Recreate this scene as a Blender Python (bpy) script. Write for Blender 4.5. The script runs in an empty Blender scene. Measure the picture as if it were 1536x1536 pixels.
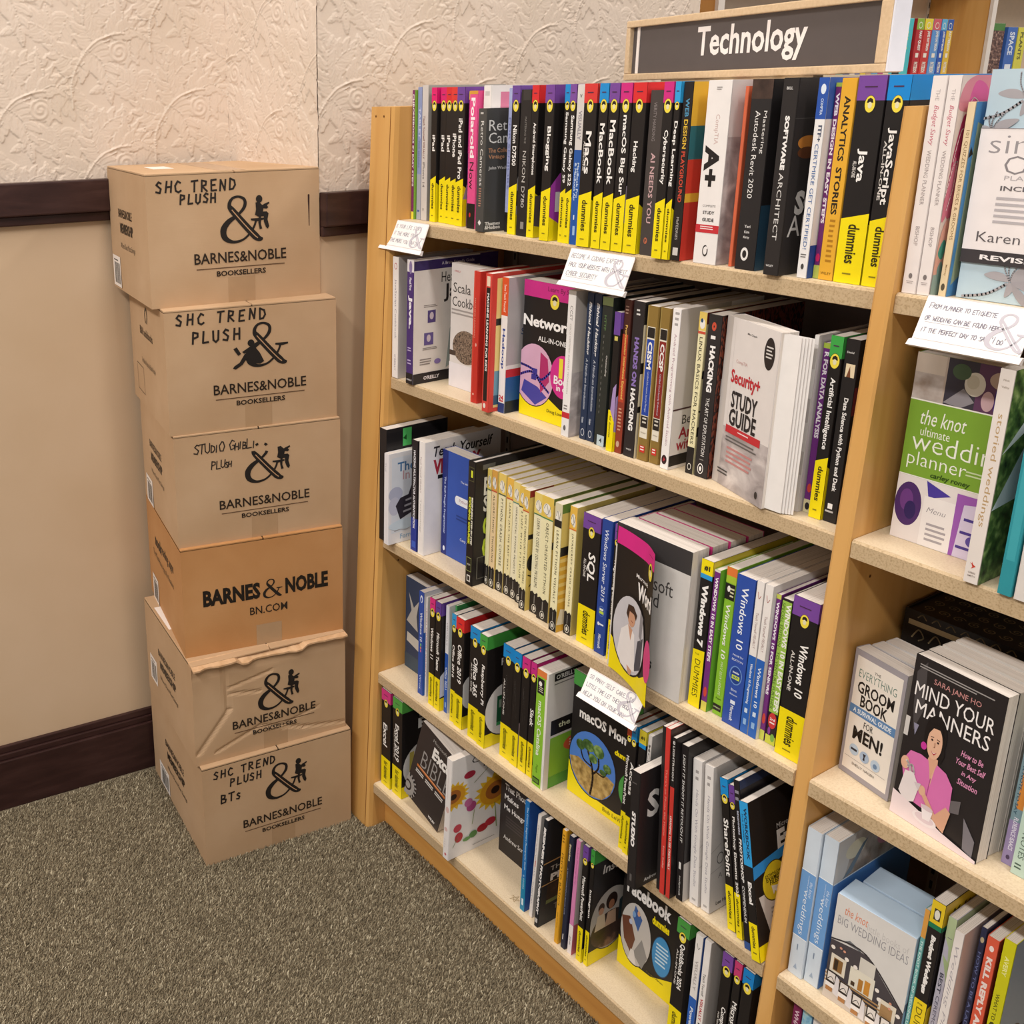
import bpy, bmesh, math, random
import numpy as np
from mathutils import Matrix, Vector
S = bpy.context.scene
COL = S.collection
rnd = random.Random(7)

# ------------------------------------------------------------------ camera
F_PX, CX, CY = 1576.3135, 453.4606, 617.0685
cam_data = bpy.data.cameras.new('camera')
cam = bpy.data.objects.new('camera', cam_data)
COL.objects.link(cam)
cam_data.sensor_fit = 'HORIZONTAL'
cam_data.sensor_width = 36.0
cam_data.lens = F_PX / 1536 * 36
cam_data.shift_x = (768 - CX) / 1536
cam_data.shift_y = (CY - 768) / 1536
cam_data.clip_start = 0.05
_r, _d, _f = ((0.523187, 0.852067, -0.016058), (0.236958, -0.163544, -0.957656), (-0.818613, 0.497228, -0.287468))
cam.matrix_world = Matrix(((_r[0], -_d[0], -_f[0], 1.58704), (_r[1], -_d[1], -_f[1], -1.12778),
                           (_r[2], -_d[2], -_f[2], 1.53317), (0, 0, 0, 1)))
S.camera = cam

# ------------------------------------------------------------------ light
S.view_settings.view_transform = 'Standard'
S.view_settings.look = 'None'
S.view_settings.exposure = -0.48
S.view_settings.gamma = 1.0
S.view_settings.use_curve_mapping = False
world = bpy.data.worlds.new('world')
S.world = world
world.use_nodes = True
world.node_tree.nodes['Background'].inputs[0].default_value = (1.0, 0.965, 0.93, 1)
world.node_tree.nodes['Background'].inputs[1].default_value = 0.66

def area(x, y, z, sx, sy, power, col=(1.0, 0.965, 0.92)):
    l = bpy.data.lights.new('ceiling_lamp', 'AREA')
    l.shape = 'RECTANGLE'; l.size = sx; l.size_y = sy; l.energy = power; l.color = col
    o = bpy.data.objects.new('ceiling_lamp', l)
    o.location = (x, y, z)
    COL.objects.link(o)
for (lx, ly, pw) in ((-0.2, -2.9, 95), (1.4, -2.9, 95), (3.0, -2.9, 95), (0.6, -0.5, 42), (2.6, -0.5, 60),
                     (0.9, 2.2, 55), (2.6, 2.2, 65), (0.6, 4.6, 60)):
    area(lx, ly, 3.95, 1.2, 0.3, pw)

# ------------------------------------------------------------------ materials
def lin(h):
    h = h.lstrip('#')
    return tuple(((c / 12.92) if c <= 0.04045 else ((c + 0.055) / 1.055) ** 2.4) for c in (int(h[i:i + 2], 16) / 255 for i in (0, 2, 4)))
_mats = {}
def nodes_of(name):
    m = bpy.data.materials.new(name); m.use_nodes = True
    nt = m.node_tree
    return m, nt, nt.nodes, nt.links, nt.nodes['Principled BSDF']
def ink(h, rough=0.42):
    """a printed / painted colour with a slight procedural variation"""
    k = (h, rough)
    if k in _mats: return _mats[k]
    m, nt, N, L, b = nodes_of('print_' + h.lstrip('#'))
    c = lin(h)
    n = N.new('ShaderNodeTexNoise'); n.inputs['Scale'].default_value = 45; n.inputs['Detail'].default_value = 3
    tc = N.new('ShaderNodeTexCoord'); L.new(tc.outputs['Object'], n.inputs['Vector'])
    r = N.new('ShaderNodeMapRange'); r.inputs[3].default_value = 0.93; r.inputs[4].default_value = 1.05
    L.new(n.outputs['Fac'], r.inputs[0])
    mx = N.new('ShaderNodeVectorMath'); mx.operation = 'SCALE'; mx.inputs[0].default_value = c
    L.new(r.outputs[0], mx.inputs['Scale']); L.new(mx.outputs[0], b.inputs['Base Color'])
    b.inputs['Roughness'].default_value = rough
    b.inputs['Specular IOR Level'].default_value = 0.35
    _mats[k] = m
    return m
def pattern(name, stops, scale=(60, 60, 60), detail=3, rough=0.5, kind='noise', dist=0.0):
    """colour-ramp pattern on object coordinates (photographic print, foliage, confetti...)"""
    if name in _mats: return _mats[name]
    m, nt, N, L, b = nodes_of(name)
    tc = N.new('ShaderNodeTexCoord'); mp = N.new('ShaderNodeMapping'); mp.inputs['Scale'].default_value = scale
    L.new(tc.outputs['Object'], mp.inputs['Vector'])
    if kind == 'voronoi':
        n = N.new('ShaderNodeTexVoronoi'); n.inputs['Scale'].default_value = 1; out = n.outputs['Color']
        sp = N.new('ShaderNodeSeparateColor'); L.new(out, sp.inputs[0]); out = sp.outputs[0]
    else:
        n = N.new('ShaderNodeTexNoise'); n.inputs['Scale'].default_value = 1; n.inputs['Detail'].default_value = detail
        n.inputs['Distortion'].default_value = dist; out = n.outputs['Fac']
    L.new(mp.outputs[0], n.inputs['Vector'])
    cr = N.new('ShaderNodeValToRGB')
    e = cr.color_ramp.elements
    while len(e) < len(stops): e.new(0.5)
    for el, (p, h) in zip(e, stops): el.position = p; el.color = (*lin(h), 1)
    L.new(out, cr.inputs[0]); L.new(cr.outputs[0], b.inputs['Base Color'])
    b.inputs['Roughness'].default_value = rough
    b.inputs['Specular IOR Level'].default_value = 0.3
    _mats[name] = m
    return m
def add_bump(m, scale, strength, dist=0.001, detail=4):
    nt = m.node_tree; N, L = nt.nodes, nt.links; b = N['Principled BSDF']
    tc = N.new('ShaderNodeTexCoord'); n = N.new('ShaderNodeTexNoise')
    if isinstance(scale, tuple):
        mp = N.new('ShaderNodeMapping'); mp.inputs['Scale'].default_value = scale
        L.new(tc.outputs['Object'], mp.inputs['Vector']); L.new(mp.outputs[0], n.inputs['Vector']); n.inputs['Scale'].default_value = 1
    else:
        L.new(tc.outputs['Object'], n.inputs['Vector']); n.inputs['Scale'].default_value = scale
    n.inputs['Detail'].default_value = detail
    bu = N.new('ShaderNodeBump'); bu.inputs['Strength'].default_value = strength; bu.inputs['Distance'].default_value = dist
    L.new(n.outputs['Fac'], bu.inputs['Height']); L.new(bu.outputs[0], b.inputs['Normal'])
    return m

PAPER = pattern('page_edges', [(0.25, '#b9aea4'), (0.5, '#ddd3ca'), (0.8, '#ece4dc')], (1500, 6, 6), 2, 0.9)
WOOD = add_bump(pattern('honey_wood', [(0.2, '#c8924f'), (0.5, '#d3a05c'), (0.8, '#dcac6b')], (26, 26, 1.6), 5, 0.38, dist=0.6), (60, 60, 4), 0.08)
WOOD_H = add_bump(pattern('honey_wood_rail', [(0.2, '#bd8241'), (0.5, '#cd934c'), (0.8, '#d8a35c')], (2.0, 26, 30), 5, 0.4, dist=0.6), (4, 60, 60), 0.08)
SHELFM = pattern('beige_laminate', [(0.3, '#d3bc9b'), (0.5, '#dcc7a8'), (0.62, '#e0ccae')], (420, 420, 420), 4, 0.42)
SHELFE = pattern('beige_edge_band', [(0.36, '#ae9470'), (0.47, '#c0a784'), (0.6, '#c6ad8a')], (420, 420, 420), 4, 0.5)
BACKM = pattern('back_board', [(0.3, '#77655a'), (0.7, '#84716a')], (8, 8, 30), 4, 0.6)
DARKWOOD = add_bump(pattern('dark_stained_wood', [(0.2, '#2b1a18'), (0.55, '#3a2522'), (0.9, '#4a332f')], (10, 10, 60), 5, 0.33, dist=0.4), (8, 8, 90), 0.1)
WALLLOW = add_bump(pattern('tan_wall_panel', [(0.25, '#c3a787'), (0.55, '#cbb092'), (0.85, '#d1b79b')], (3, 3, 3), 6, 0.55), 300, 0.05)
PAPERW = pattern('embossed_wallpaper', [(0.3, '#d6c4b2'), (0.6, '#dccabA'), (0.85, '#e2d2c3')], (7, 7, 7), 4, 0.62)
CARD = add_bump(pattern('cardboard', [(0.2, '#b4926f'), (0.5, '#bc9b79'), (0.8, '#c4a483')], (7, 7, 7), 6, 0.75), (40, 40, 700), 0.12)
CARD2 = add_bump(pattern('cardboard_orange', [(0.2, '#b17d4c'), (0.5, '#bb8857'), (0.8, '#c49363')], (7, 7, 7), 6, 0.6), (40, 40, 700), 0.12)
TAPE = ink('#b39270', 0.25)
WHITE = ink('#efe6df')
ACRYL = ink('#f4ecea', 0.25)
CEIL = pattern('ceiling_tile', [(0.3, '#d8d0c4'), (0.7, '#e2dace')], (40, 40, 40), 3, 0.9)

# ------------------------------------------------------------------ mesh helpers
def link(name, me, parent=None, kind=None):
    o = bpy.data.objects.new(name, me); COL.objects.link(o)
    if parent is not None: o.parent = parent
    if kind: o['kind'] = kind
    return o
def tag(o, label, cat, group=None, kind=None):
    w = label.split()
    if len(w) > 16: w = [x for x in w if x not in ('the', 'a', 'its')]
    o['label'] = ' '.join(w[:16]).rstrip(','); o['category'] = cat
    if group: o['group'] = group
    if kind: o['kind'] = kind
    return o
def empty(name, loc=(0, 0, 0), rz=0.0, ry=0.0, rx=0.0):
    o = bpy.data.objects.new(name, None); COL.objects.link(o)
    o.location = loc; o.rotation_euler = (rx, ry, rz); o.empty_display_size = 0.05
    return o
class MB:
    def __init__(s): s.v = []; s.f = []; s.m = []; s.mats = []
    def mi(s, mat):
        if mat not in s.mats: s.mats.append(mat)
        return s.mats.index(mat)
    def face(s, pts, mat):
        n = len(s.v); s.v += [tuple(p) for p in pts]; s.f.append(list(range(n, n + len(pts)))); s.m.append(s.mi(mat))
    def mesh(s, vs, fs, mat):
        n = len(s.v); s.v += [tuple(p) for p in vs]; k = s.mi(mat)
        for f in fs: s.f.append([n + i for i in f]); s.m.append(k)
    def hexa(s, p, mat):  # 8 pts bottom ccw then top ccw
        s.mesh(p, [(3, 2, 1, 0), (4, 5, 6, 7), (0, 1, 5, 4), (1, 2, 6, 5), (2, 3, 7, 6), (3, 0, 4, 7)], mat)
    def box(s, a, b, mat):
        x0, y0, z0 = a; x1, y1, z1 = b
        s.hexa([(x0, y0, z0), (x1, y0, z0), (x1, y1, z0), (x0, y1, z0), (x0, y0, z1), (x1, y0, z1), (x1, y1, z1), (x0, y1, z1)], mat)
    def prism(s, poly, z0, z1, mat, shear=None):
        """poly in xy (ccw), extruded along z; shear(z)->dy"""
        n = len(poly); sh = shear or (lambda z: 0)
        vs = [(x, y + sh(z0) * w, z0) for (x, y, w) in [(p + (1,))[:3] for p in poly]] + [(x, y + sh(z1) * w, z1) for (x, y, w) in [(p + (1,))[:3] for p in poly]]
        s.mesh(vs, [tuple(range(n - 1, -1, -1)), tuple(range(n, 2 * n))] + [(i, (i + 1) % n, n + (i + 1) % n, n + i) for i in range(n)], mat)
    def build(s, name, parent=None, kind=None, smooth=False, bevel=0.0):
        me = bpy.data.meshes.new(name); me.from_pydata(s.v, [], s.f)
        for m in s.mats: me.materials.append(m)
        me.polygons.foreach_set('material_index', s.m)
        if bevel > 0:
            bm = bmesh.new(); bm.from_mesh(me); bmesh.ops.remove_doubles(bm, verts=bm.verts, dist=1e-6)
            bmesh.ops.bevel(bm, geom=[e for e in bm.edges if e.is_manifold and e.calc_face_angle(0) > 0.6], offset=bevel, segments=2, affect='EDGES', profile=0.6)
            bm.to_mesh(me); bm.free()
        if smooth: me.polygons.foreach_set('use_smooth', [True] * len(me.polygons))
        me.update()
        return link(name, me, parent, kind)

# ------------------------------------------------------------------ lettering
_gl = {}
def glyphs(s, bold=0.0, ital=0.0, res=2, sp=1.0):
    k = (s, bold, ital, sp)
    if k in _gl: return _gl[k]
    c = bpy.data.curves.new('lettering', 'FONT'); c.body = s; c.offset = bold; c.shear = ital; c.resolution_u = res; c.space_character = sp; c.fill_mode = 'FRONT'
    o = bpy.data.objects.new('lettering', c); me = o.to_mesh()
    v = np.array([(p.co.x, p.co.y) for p in me.vertices]) if len(me.vertices) else np.zeros((1, 2))
    f = [tuple(p.vertices) for p in me.polygons]
    o.to_mesh_clear(); bpy.data.objects.remove(o); bpy.data.curves.remove(c)
    v = v - v.min(0); r = (v, f, v[:, 0].max(), max(v[:, 1].max(), 1e-6)); _gl[k] = r
    return r
STROKES = {  # handwriting, unit box
 'A': [[(0, 0), (.3, 1), (.62, 0)], [(.12, .38), (.5, .38)]], 'B': [[(.05, 0), (.05, 1), (.45, .9), (.4, .58), (.05, .52), (.55, .4), (.5, .08), (.05, 0)]],
 'C': [[(.55, .85), (.3, 1), (.05, .6), (.1, .15), (.35, 0), (.6, .15)]], 'D': [[(.08, 0), (.08, 1), (.5, .8), (.6, .4), (.4, .05), (.05, 0)]],
 'E': [[(.55, 1), (.08, .95), (.08, 0), (.58, .02)], [(.08, .5), (.45, .52)]], 'F': [[(.55, 1), (.08, .95), (.06, 0)], [(.08, .5), (.42, .52)]],
 'G': [[(.55, .85), (.3, 1), (.05, .55), (.2, .02), (.55, .1), (.55, .45), (.35, .45)]], 'H': [[(.05, 0), (.1, 1)], [(.55, 0), (.55, 1)], [(.07, .48), (.55, .5)]],
 'I': [[(.2, 0), (.22, 1)]], 'J': [[(.45, 1), (.42, .15), (.2, 0), (.05, .2)]], 'K': [[(.06, 0), (.06, 1)], [(.5, 1), (.08, .45), (.55, 0)]],
 'L': [[(.1, 1), (.06, 0), (.55, .04)]], 'M': [[(0, 0), (.1, 1), (.35, .35), (.6, 1), (.7, 0)]], 'N': [[(.05, 0), (.08, 1), (.52, .05), (.56, 1)]],
 'O': [[(.3, 1), (.05, .6), (.15, .05), (.45, .02), (.6, .5), (.45, .95), (.3, 1)]], 'P': [[(.05, 0), (.1, 1), (.5, .9), (.5, .6), (.1, .45)]],
 'Q': [[(.3, 1), (.05, .6), (.15, .05), (.45, .02), (.6, .5), (.3, 1)], [(.4, .25), (.65, -.1)]], 'R': [[(.05, 0), (.08, 1), (.5, .9), (.45, .58), (.08, .5), (.58, 0)]],
 'S': [[(.52, .88), (.28, 1), (.08, .75), (.5, .38), (.4, .03), (.04, .12)]], 'T': [[(0, .95), (.62, 1)], [(.3, .97), (.28, 0)]],
 'U': [[(.06, 1), (.08, .2), (.3, 0), (.52, .2), (.55, 1)]], 'V': [[(0, 1), (.28, 0), (.58, 1)]], 'W': [[(0, 1), (.15, 0), (.35, .7), (.55, 0), (.72, 1)]],
 'X': [[(0, 1), (.55, 0)], [(.55, 1), (0, 0)]], 'Y': [[(0, 1), (.28, .5), (.58, 1)], [(.28, .5), (.22, 0)]], 'Z': [[(.03, 1), (.55, 1), (.02, 0), (.6, 0)]],
 "'": [[(.2, 1), (.15, .75)]], ',': [[(.15, .1), (.08, -.15)]], '.': [[(.1, 0), (.16, .06)]], '!': [[(.2, 1), (.2, .3)], [(.2, .08), (.2, 0)]], '-': [[(.1, .5), (.5, .5)]],
}
def ribbon(pts, w):
    out_v, out_f = [], []
    for i in range(len(pts) - 1):
        a, b = np.array(pts[i], float), np.array(pts[i + 1], float); d = b - a; l = np.hypot(*d)
        if l < 1e-9: continue
        d /= l; n = np.array([-d[1], d[0]]) * w / 2; a = a - d * w * .3; b = b + d * w * .3; k = len(out_v)
        out_v += [a - n, b - n, b + n, a + n]; out_f.append((k, k + 1, k + 2, k + 3))
    return out_v, out_f
def spline(pts, n=8, closed=False):
    P = [np.array(p, float) for p in pts]; out = []
    m = len(P)
    rng = range(m if closed else m - 1)
    for i in rng:
        p0 = P[(i - 1) % m] if closed or i > 0 else P[i]; p1 = P[i]; p2 = P[(i + 1) % m]; p3 = P[(i + 2) % m] if closed or i + 2 < m else p2
        for k in range(n):
            t = k / n; out.append(0.5 * (2 * p1 + (p2 - p0) * t + (2 * p0 - 5 * p1 + 4 * p2 - p3) * t * t + (3 * p1 - p0 - 3 * p2 + p3) * t ** 3))
    if not closed: out.append(P[-1])
    return out

class Print:
    """flat print on one face of a thing: W x H metres, mapped by fn(a, b, lift)"""
    def __init__(s, W, H, fn, e=0.0002): s.W, s.H, s.fn, s.l, s.mb, s.e = W, H, fn, 0, MB(), e
    def clip(s, poly):
        for ax, lim, sg in ((0, 0.0, 1), (0, s.W, -1), (1, 0.0, 1), (1, s.H, -1)):
            out = []
            for i in range(len(poly)):
                p, q = poly[i - 1], poly[i]; dp, dq = sg * (p[ax] - lim), sg * (q[ax] - lim)
                if (dp >= 0) != (dq >= 0):
                    t = dp / (dp - dq); out.append((p[0] + (q[0] - p[0]) * t, p[1] + (q[1] - p[1]) * t))
                if dq >= 0: out.append(tuple(q))
            poly = out
            if len(poly) < 3: return None
        return poly
    def add(s, vs, fs, mat):
        s.l += 1; lift = s.e + s.l * 0.00005
        vs = np.asarray(vs, float)
        if vs[:, 0].min() < -1e-6 or vs[:, 0].max() > s.W + 1e-6 or vs[:, 1].min() < -1e-6 or vs[:, 1].max() > s.H + 1e-6:
            for f in fs:
                p = s.clip([tuple(vs[i]) for i in f])
                if p: s.mb.face([s.fn(a, b, lift) for a, b in p], mat)
        else:
            s.mb.mesh([s.fn(a, b, lift) for a, b in vs], fs, mat)
    def poly(s, pts, mat):
        s.add(pts, [tuple(range(len(pts)))], mat if not isinstance(mat, str) else ink(mat))
    def rect(s, x0, x1, z0, z1, mat): s.poly([(x0, z0), (x1, z0), (x1, z1), (x0, z1)], mat)
    def ell(s, cx, cz, rx, rz, mat, n=22): s.poly([(cx + rx * math.cos(2 * math.pi * i / n), cz + rz * math.sin(2 * math.pi * i / n)) for i in range(n)], mat)
    def vtext(s, txt, col, zt, zb, x, size, bold=.02, ital=0, sp=1.0):
        v, f, w, h = glyphs(txt, bold, ital, 2, sp); L = zt - zb
        p = np.stack([x - size / 2 + v[:, 1] / h * size, zt - v[:, 0] / w * L], 1); s.add(p, f, ink(col))
    def htext(s, txt, col, xc, zc, wid, bold=.02, ital=0, hgt=None, rot=0.0):
        v, f, w, h = glyphs(txt, bold, ital); k = wid / w; hh = hgt if hgt else h * k
        p = np.stack([(v[:, 0] / w - .5) * wid, (v[:, 1] / h - .5) * hh], 1)
        if rot: c, sn = math.cos(rot), math.sin(rot); p = p @ np.array([[c, sn], [-sn, c]])
        s.add(p + np.array([xc, zc]), f, ink(col))
    def lines(s, x0, x1, zt, zb, n, col, rag=.25):
        d = (zt - zb) / max(n, 1)
        vs, fs = [], []
        for i in range(n):
            z = zt - i * d; xe = x1 - (x1 - x0) * rag * rnd.random(); k = len(vs)
            vs += [(x0, z - d * .45), (xe, z - d * .45), (xe, z), (x0, z)]; fs.append((k, k + 1, k + 2, k + 3))
        s.add(vs, fs, ink(col))
    def stroke(s, pts, w, col, sp=True):
        q = spline(pts, 6) if sp and len(pts) > 2 else pts
        v, f = ribbon(q, w); s.add(v, f, ink(col))
    def hand(s, txt, col, x, z, h, w, pitch=.8, rot=0.0):
        vs, fs = [], []; cx = 0.0
        for ch in txt:
            if ch == ' ': cx += pitch * .75; continue
            sc = 1.0 if not ch.islower() else .72
            g = STROKES.get(ch.upper(), [])
            jx, jz, sl = rnd.uniform(-.03, .03), rnd.uniform(-.05, .05), rnd.uniform(.02, .12)
            for pl in g:
                q = [((cx + jx + px * sc + sl * pz * sc) * h, (jz + pz * sc) * h) for px, pz in pl]
                v, f = ribbon(q, w); k = len(vs); vs += [tuple(t) for t in v]; fs += [tuple(i + k for i in t) for t in f]
            cx += pitch * (sc * .95 if ch not in "I'.,!" else .45)
        if not vs: return
        vs = np.array(vs); c, sn = math.cos(rot), math.sin(rot); vs = vs @ np.array([[c, sn], [-sn, c]]) + np.array([x, z])
        s.add(vs, fs, ink(col, 0.6))
    def build(s, name, parent):
        if not s.mb.f: return None
        return s.mb.build(name, parent)

# ------------------------------------------------------------------ room: floor, walls, ceiling
W_BAY, DIV = 0.914, 0.021
ZS = [1.3097, 1.0118, 0.6817, 0.3757, 0.1098]
YS = [0.0540, 0.0379, 0.0206, 0.0108, 0.0]
TH = 0.0238
BACK = 0.315

CARPET = pattern('carpet_backing', [(0.25, '#4a4235'), (0.5, '#6b604e'), (0.75, '#8f846e')], (330, 330, 330), 4, 0.95)
mb = MB(); mb.box((-3, -6, -0.05), (6, 7, 0), CARPET); mb.build('floor', kind='structure')
mb = MB(); mb.box((-3, -6, 4.0), (6, 7, 4.06), CEIL); mb.build('ceiling', kind='structure')

# cut pile carpet: yarn tufts over the floor in view
def carpet():
    r = np.random.RandomState(3)
    pts = []
    st = 0.0034
    gx, gy = np.meshgrid(np.arange(-0.52, 0.98, st), np.arange(-1.06, 0.05, st))
    p = np.stack([gx.ravel(), gy.ravel()], 1) + r.uniform(-.6, .6, (gx.size, 2)) * st
    keep = (p[:, 0] > -0.49 + 0.096 * (p[:, 1] + .678) + .004) & ~((p[:, 0] > -0.072) & (p[:, 1] > -0.019) & (p[:, 0] < 0.003))
    keep &= ~((p[:, 0] > 0.0) & (p[:, 1] > 0.028)) & ~((p[:, 0] < -0.07) & (p[:, 1] > -0.012))
    # nothing grows under the lowest carton
    c, s_ = math.cos(math.radians(-7)), math.sin(math.radians(-7))
    qx = (p[:, 0] + 0.083) * c + (p[:, 1] + 0.365) * s_; qy = -(p[:, 0] + 0.083) * s_ + (p[:, 1] + 0.365) * c
    keep &= ~((qx < 0.0) & (qx > -.36) & (qy > 0.0) & (qy < .338))
    # only the part of the floor that the view can reach
    keep &= (p[:, 1] > -0.74 - 0.29 * (p[:, 0] + 0.494)) & (p[:, 1] > -0.93 + 1.575 * (p[:, 0] - 0.072))
    p = p[keep]; n = len(p)
    a = r.uniform(0, 6.283, n); rad = r.uniform(.0013, .0022, n); h = r.uniform(.003, .0062, n)
    lean = r.normal(0, .0016, (n, 2)) + np.array([-.0008, .0030]) * r.uniform(.2, 1.2, (n, 1))
    V = np.zeros((n, 6, 3), np.float32)
    for k in range(3):
        V[:, k, 0] = p[:, 0] + rad * np.cos(a + k * 2.094); V[:, k, 1] = p[:, 1] + rad * np.sin(a + k * 2.094)
        V[:, 3 + k, 0] = p[:, 0] + lean[:, 0] + rad * .62 * np.cos(a + .5 + k * 2.094); V[:, 3 + k, 1] = p[:, 1] + lean[:, 1] + rad * .62 * np.sin(a + .5 + k * 2.094)
        V[:, 3 + k, 2] = h
    base = np.array([(0, 1, 4, 3), (1, 2, 5, 4), (2, 0, 3, 5)])
    Q = (np.arange(n)[:, None, None] * 6 + base[None]).reshape(-1, 4)
    T = np.arange(n)[:, None] * 6 + np.array([3, 4, 5])[None]
    me = bpy.data.meshes.new('carpet_pile')
    nl = Q.size + T.size; npoly = len(Q) + len(T)
    me.vertices.add(n * 6); me.vertices.foreach_set('co', V.ravel())
    me.loops.add(nl); me.loops.foreach_set('vertex_index', np.concatenate([Q.ravel(), T.ravel()]).astype(np.int32))
    me.polygons.add(npoly)
    me.polygons.foreach_set('loop_start', np.concatenate([np.arange(len(Q)) * 4, len(Q) * 4 + np.arange(len(T)) * 3]).astype(np.int32))
    me.update(calc_edges=True)
    at = me.attributes.new('yarn', 'FLOAT', 'POINT'); val = np.repeat(np.clip(r.beta(1.6, 2.0, n), 0, 1), 6).astype(np.float32); at.data.foreach_set('value', val)
    m, nt, N, L, b = nodes_of('carpet_yarn')
    an = N.new('ShaderNodeAttribute'); an.attribute_name = 'yarn'
    cr = N.new('ShaderNodeValToRGB'); e = cr.color_ramp.elements; e.new(.5); e.new(.8)
    for el, (q, hx) in zip(e, [(0, '#5a5040'), (.4, '#7d715c'), (.75, '#9c9078'), (1, '#c6baa0')]): el.position = q; el.color = (*lin(hx), 1)
    L.new(an.outputs['Fac'], cr.inputs[0]); L.new(cr.outputs[0], b.inputs['Base Color']); b.inputs['Roughness'].default_value = .95; b.inputs['Specular IOR Level'].default_value = .1
    me.materials.append(m)
    o = link('carpet_pile', me); tag(o, 'grey olive cut pile carpet covering the shop floor', 'carpet', kind='stuff')
carpet()

# embossed acanthus wallpaper ------------------------------------------------
CELLW, CELLH = 0.165, 0.215
def emboss():
    """one half-drop cell of overlapping acanthus leaves, rose and scroll as a height field"""
    st = 0.0010
    nx, ny = int(CELLW / st), int(CELLH / st)
    gx, gy = (np.arange(nx) + .5) * CELLW / nx, (np.arange(ny) + .5) * CELLH / ny
    Z = np.zeros((ny, nx)); r = np.random.RandomState(5)
    SHF = [(i * CELLW, i * CELLH / 2 + j * CELLH) for i in (-2, -1, 0, 1, 2) for j in (-3, -2, -1, 0, 1, 2, 3)]
    def window(P, m):
        for dx, dy in SHF:
            x0, x1, y0, y1 = P[:, 0].min() + dx - m, P[:, 0].max() + dx + m, P[:, 1].min() + dy - m, P[:, 1].max() + dy + m
            i0, i1 = np.searchsorted(gx, x0), np.searchsorted(gx, x1); j0, j1 = np.searchsorted(gy, y0), np.searchsorted(gy, y1)
            if i1 > i0 and j1 > j0: yield (slice(j0, j1), slice(i0, i1)), np.meshgrid(gx[i0:i1] - dx, gy[j0:j1] - dy)
    def blade(a, c, b, wid, H, keep=.2):
        P = np.array(spline([a, c, b], 9)); n = len(P)
        T = np.gradient(P, axis=0); T /= np.linalg.norm(T, axis=1)[:, None] + 1e-9
        for w, (X, Y) in window(P, wid):
            D = (X[..., None] - P[:, 0]) ** 2 + (Y[..., None] - P[:, 1]) ** 2
            k = D.argmin(-1); s = k / (n - 1); ex, ey = X - P[k, 0], Y - P[k, 1]
            d = -ex * T[k, 1] + ey * T[k, 0]; al = np.hypot(ex, ey); ww = wid * np.clip(np.sin(np.pi * np.clip(.12 + .88 * s, 0, 1) ** .8), 0, 1) ** .8 + 1e-6
            m = (al < ww); u = np.clip(al / ww, 0, 1)
            h = H * (.45 + .55 * s) + .00055 * (1 - u * u) - .00042 * np.exp(-(d / (.13 * wid)) ** 2) + .00022 * (u > .8)
            Z[w] = np.where(m, h + keep * Z[w], Z[w])
    def acanthus(pts, W, H, n=5):
        P = np.array(spline(pts, 12)); T = np.gradient(P, axis=0); T /= np.linalg.norm(T, axis=1)[:, None]
        for i in range(n):
            s = i / n; k = int((.05 + .8 * s) * (len(P) - 1)); t = T[k]; L = W * (1.05 - .45 * s) * (.75 + .5 * math.sin(math.pi * (s * .8 + .2)))
            for sg in (-1, 1):
                a1 = (1.15 - .5 * s) * sg + r.uniform(-.12, .12); c_, s_ = math.cos(a1), math.sin(a1); v = np.array([t[0] * c_ - t[1] * s_, t[0] * s_ + t[1] * c_])
                tip = P[k] + v * L + t * L * .35; mid = P[k] + v * L * .62
                blade(tuple(P[k]), tuple(mid), tuple(tip), L * .30, H)
        k = int(.8 * (len(P) - 1)); blade(tuple(P[k]), tuple((P[k] + P[-1]) / 2), tuple(P[-1] + T[-1] * W * .3), W * .28, H)
        tube(pts, .0009, H + .00075)
    def tube(pts, rad, H):
        P = np.array(spline(pts, 14))
        for w, (X, Y) in window(P, rad):
            D = np.sqrt(((X[..., None] - P[:, 0]) ** 2 + (Y[..., None] - P[:, 1]) ** 2).min(-1))
            Z[w] = np.where(D < rad, np.maximum(Z[w], H + rad * .5 * np.sqrt(np.clip(1 - (D / rad) ** 2, 0, 1))), Z[w])
    def rose(c, R, H):
        P = np.array([c])
        for w, (X, Y) in window(P, R):
            ex, ey = X - c[0], Y - c[1]; q = np.hypot(ex, ey); th = np.arctan2(ey, ex)
            Z[w] = np.where(q < R * (.84 + .16 * np.abs(np.cos(2.5 * th))), H * (.8 + .5 * (1 - q / R)) + .0005 * np.sin(th + q / R * 14), Z[w])
    for pts, W, H in (([(.0, .03), (.03, .0), (.08, -.01)], .026, .0005), ([(.02, .17), (.0, .12), (.02, .06)], .027, .0006), ([(.15, .03), (.11, .05), (.06, .03)], .027, .0006),
                      ([(.165, .16), (.14, .12), (.15, .05)], .028, .0008), ([(.06, .16), (.09, .19), (.13, .2)], .026, .0008), ([(.035, .09), (.0, .10), (-.03, .14)], .026, .0010),
                      ([(.07, .115), (.05, .16), (.06, .21)], .027, .0011), ([(.055, .11), (.085, .08), (.095, .015)], .032, .0013), ([(.105, .135), (.13, .17), (.12, .215)], .024, .0013)):
        acanthus(pts, W, H)
    rose((.118, .105), .023, .0013)
    acanthus([(.12, .14), (.15, .15), (.185, .125)], .02, .0015, 4)
    acanthus([(.045, .085), (.02, .06), (-.015, .06)], .02, .0014, 4)
    tube([(.018, .0), (.022, .06), (.06, .115), (.10, .136), (.13, .140)], .0021, .0016); tube([(.02, .03), (.03, .075), (.065, .112), (.10, .128)], .0012, .0016)
    Z += .00006 * r.randn(*Z.shape)
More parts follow.
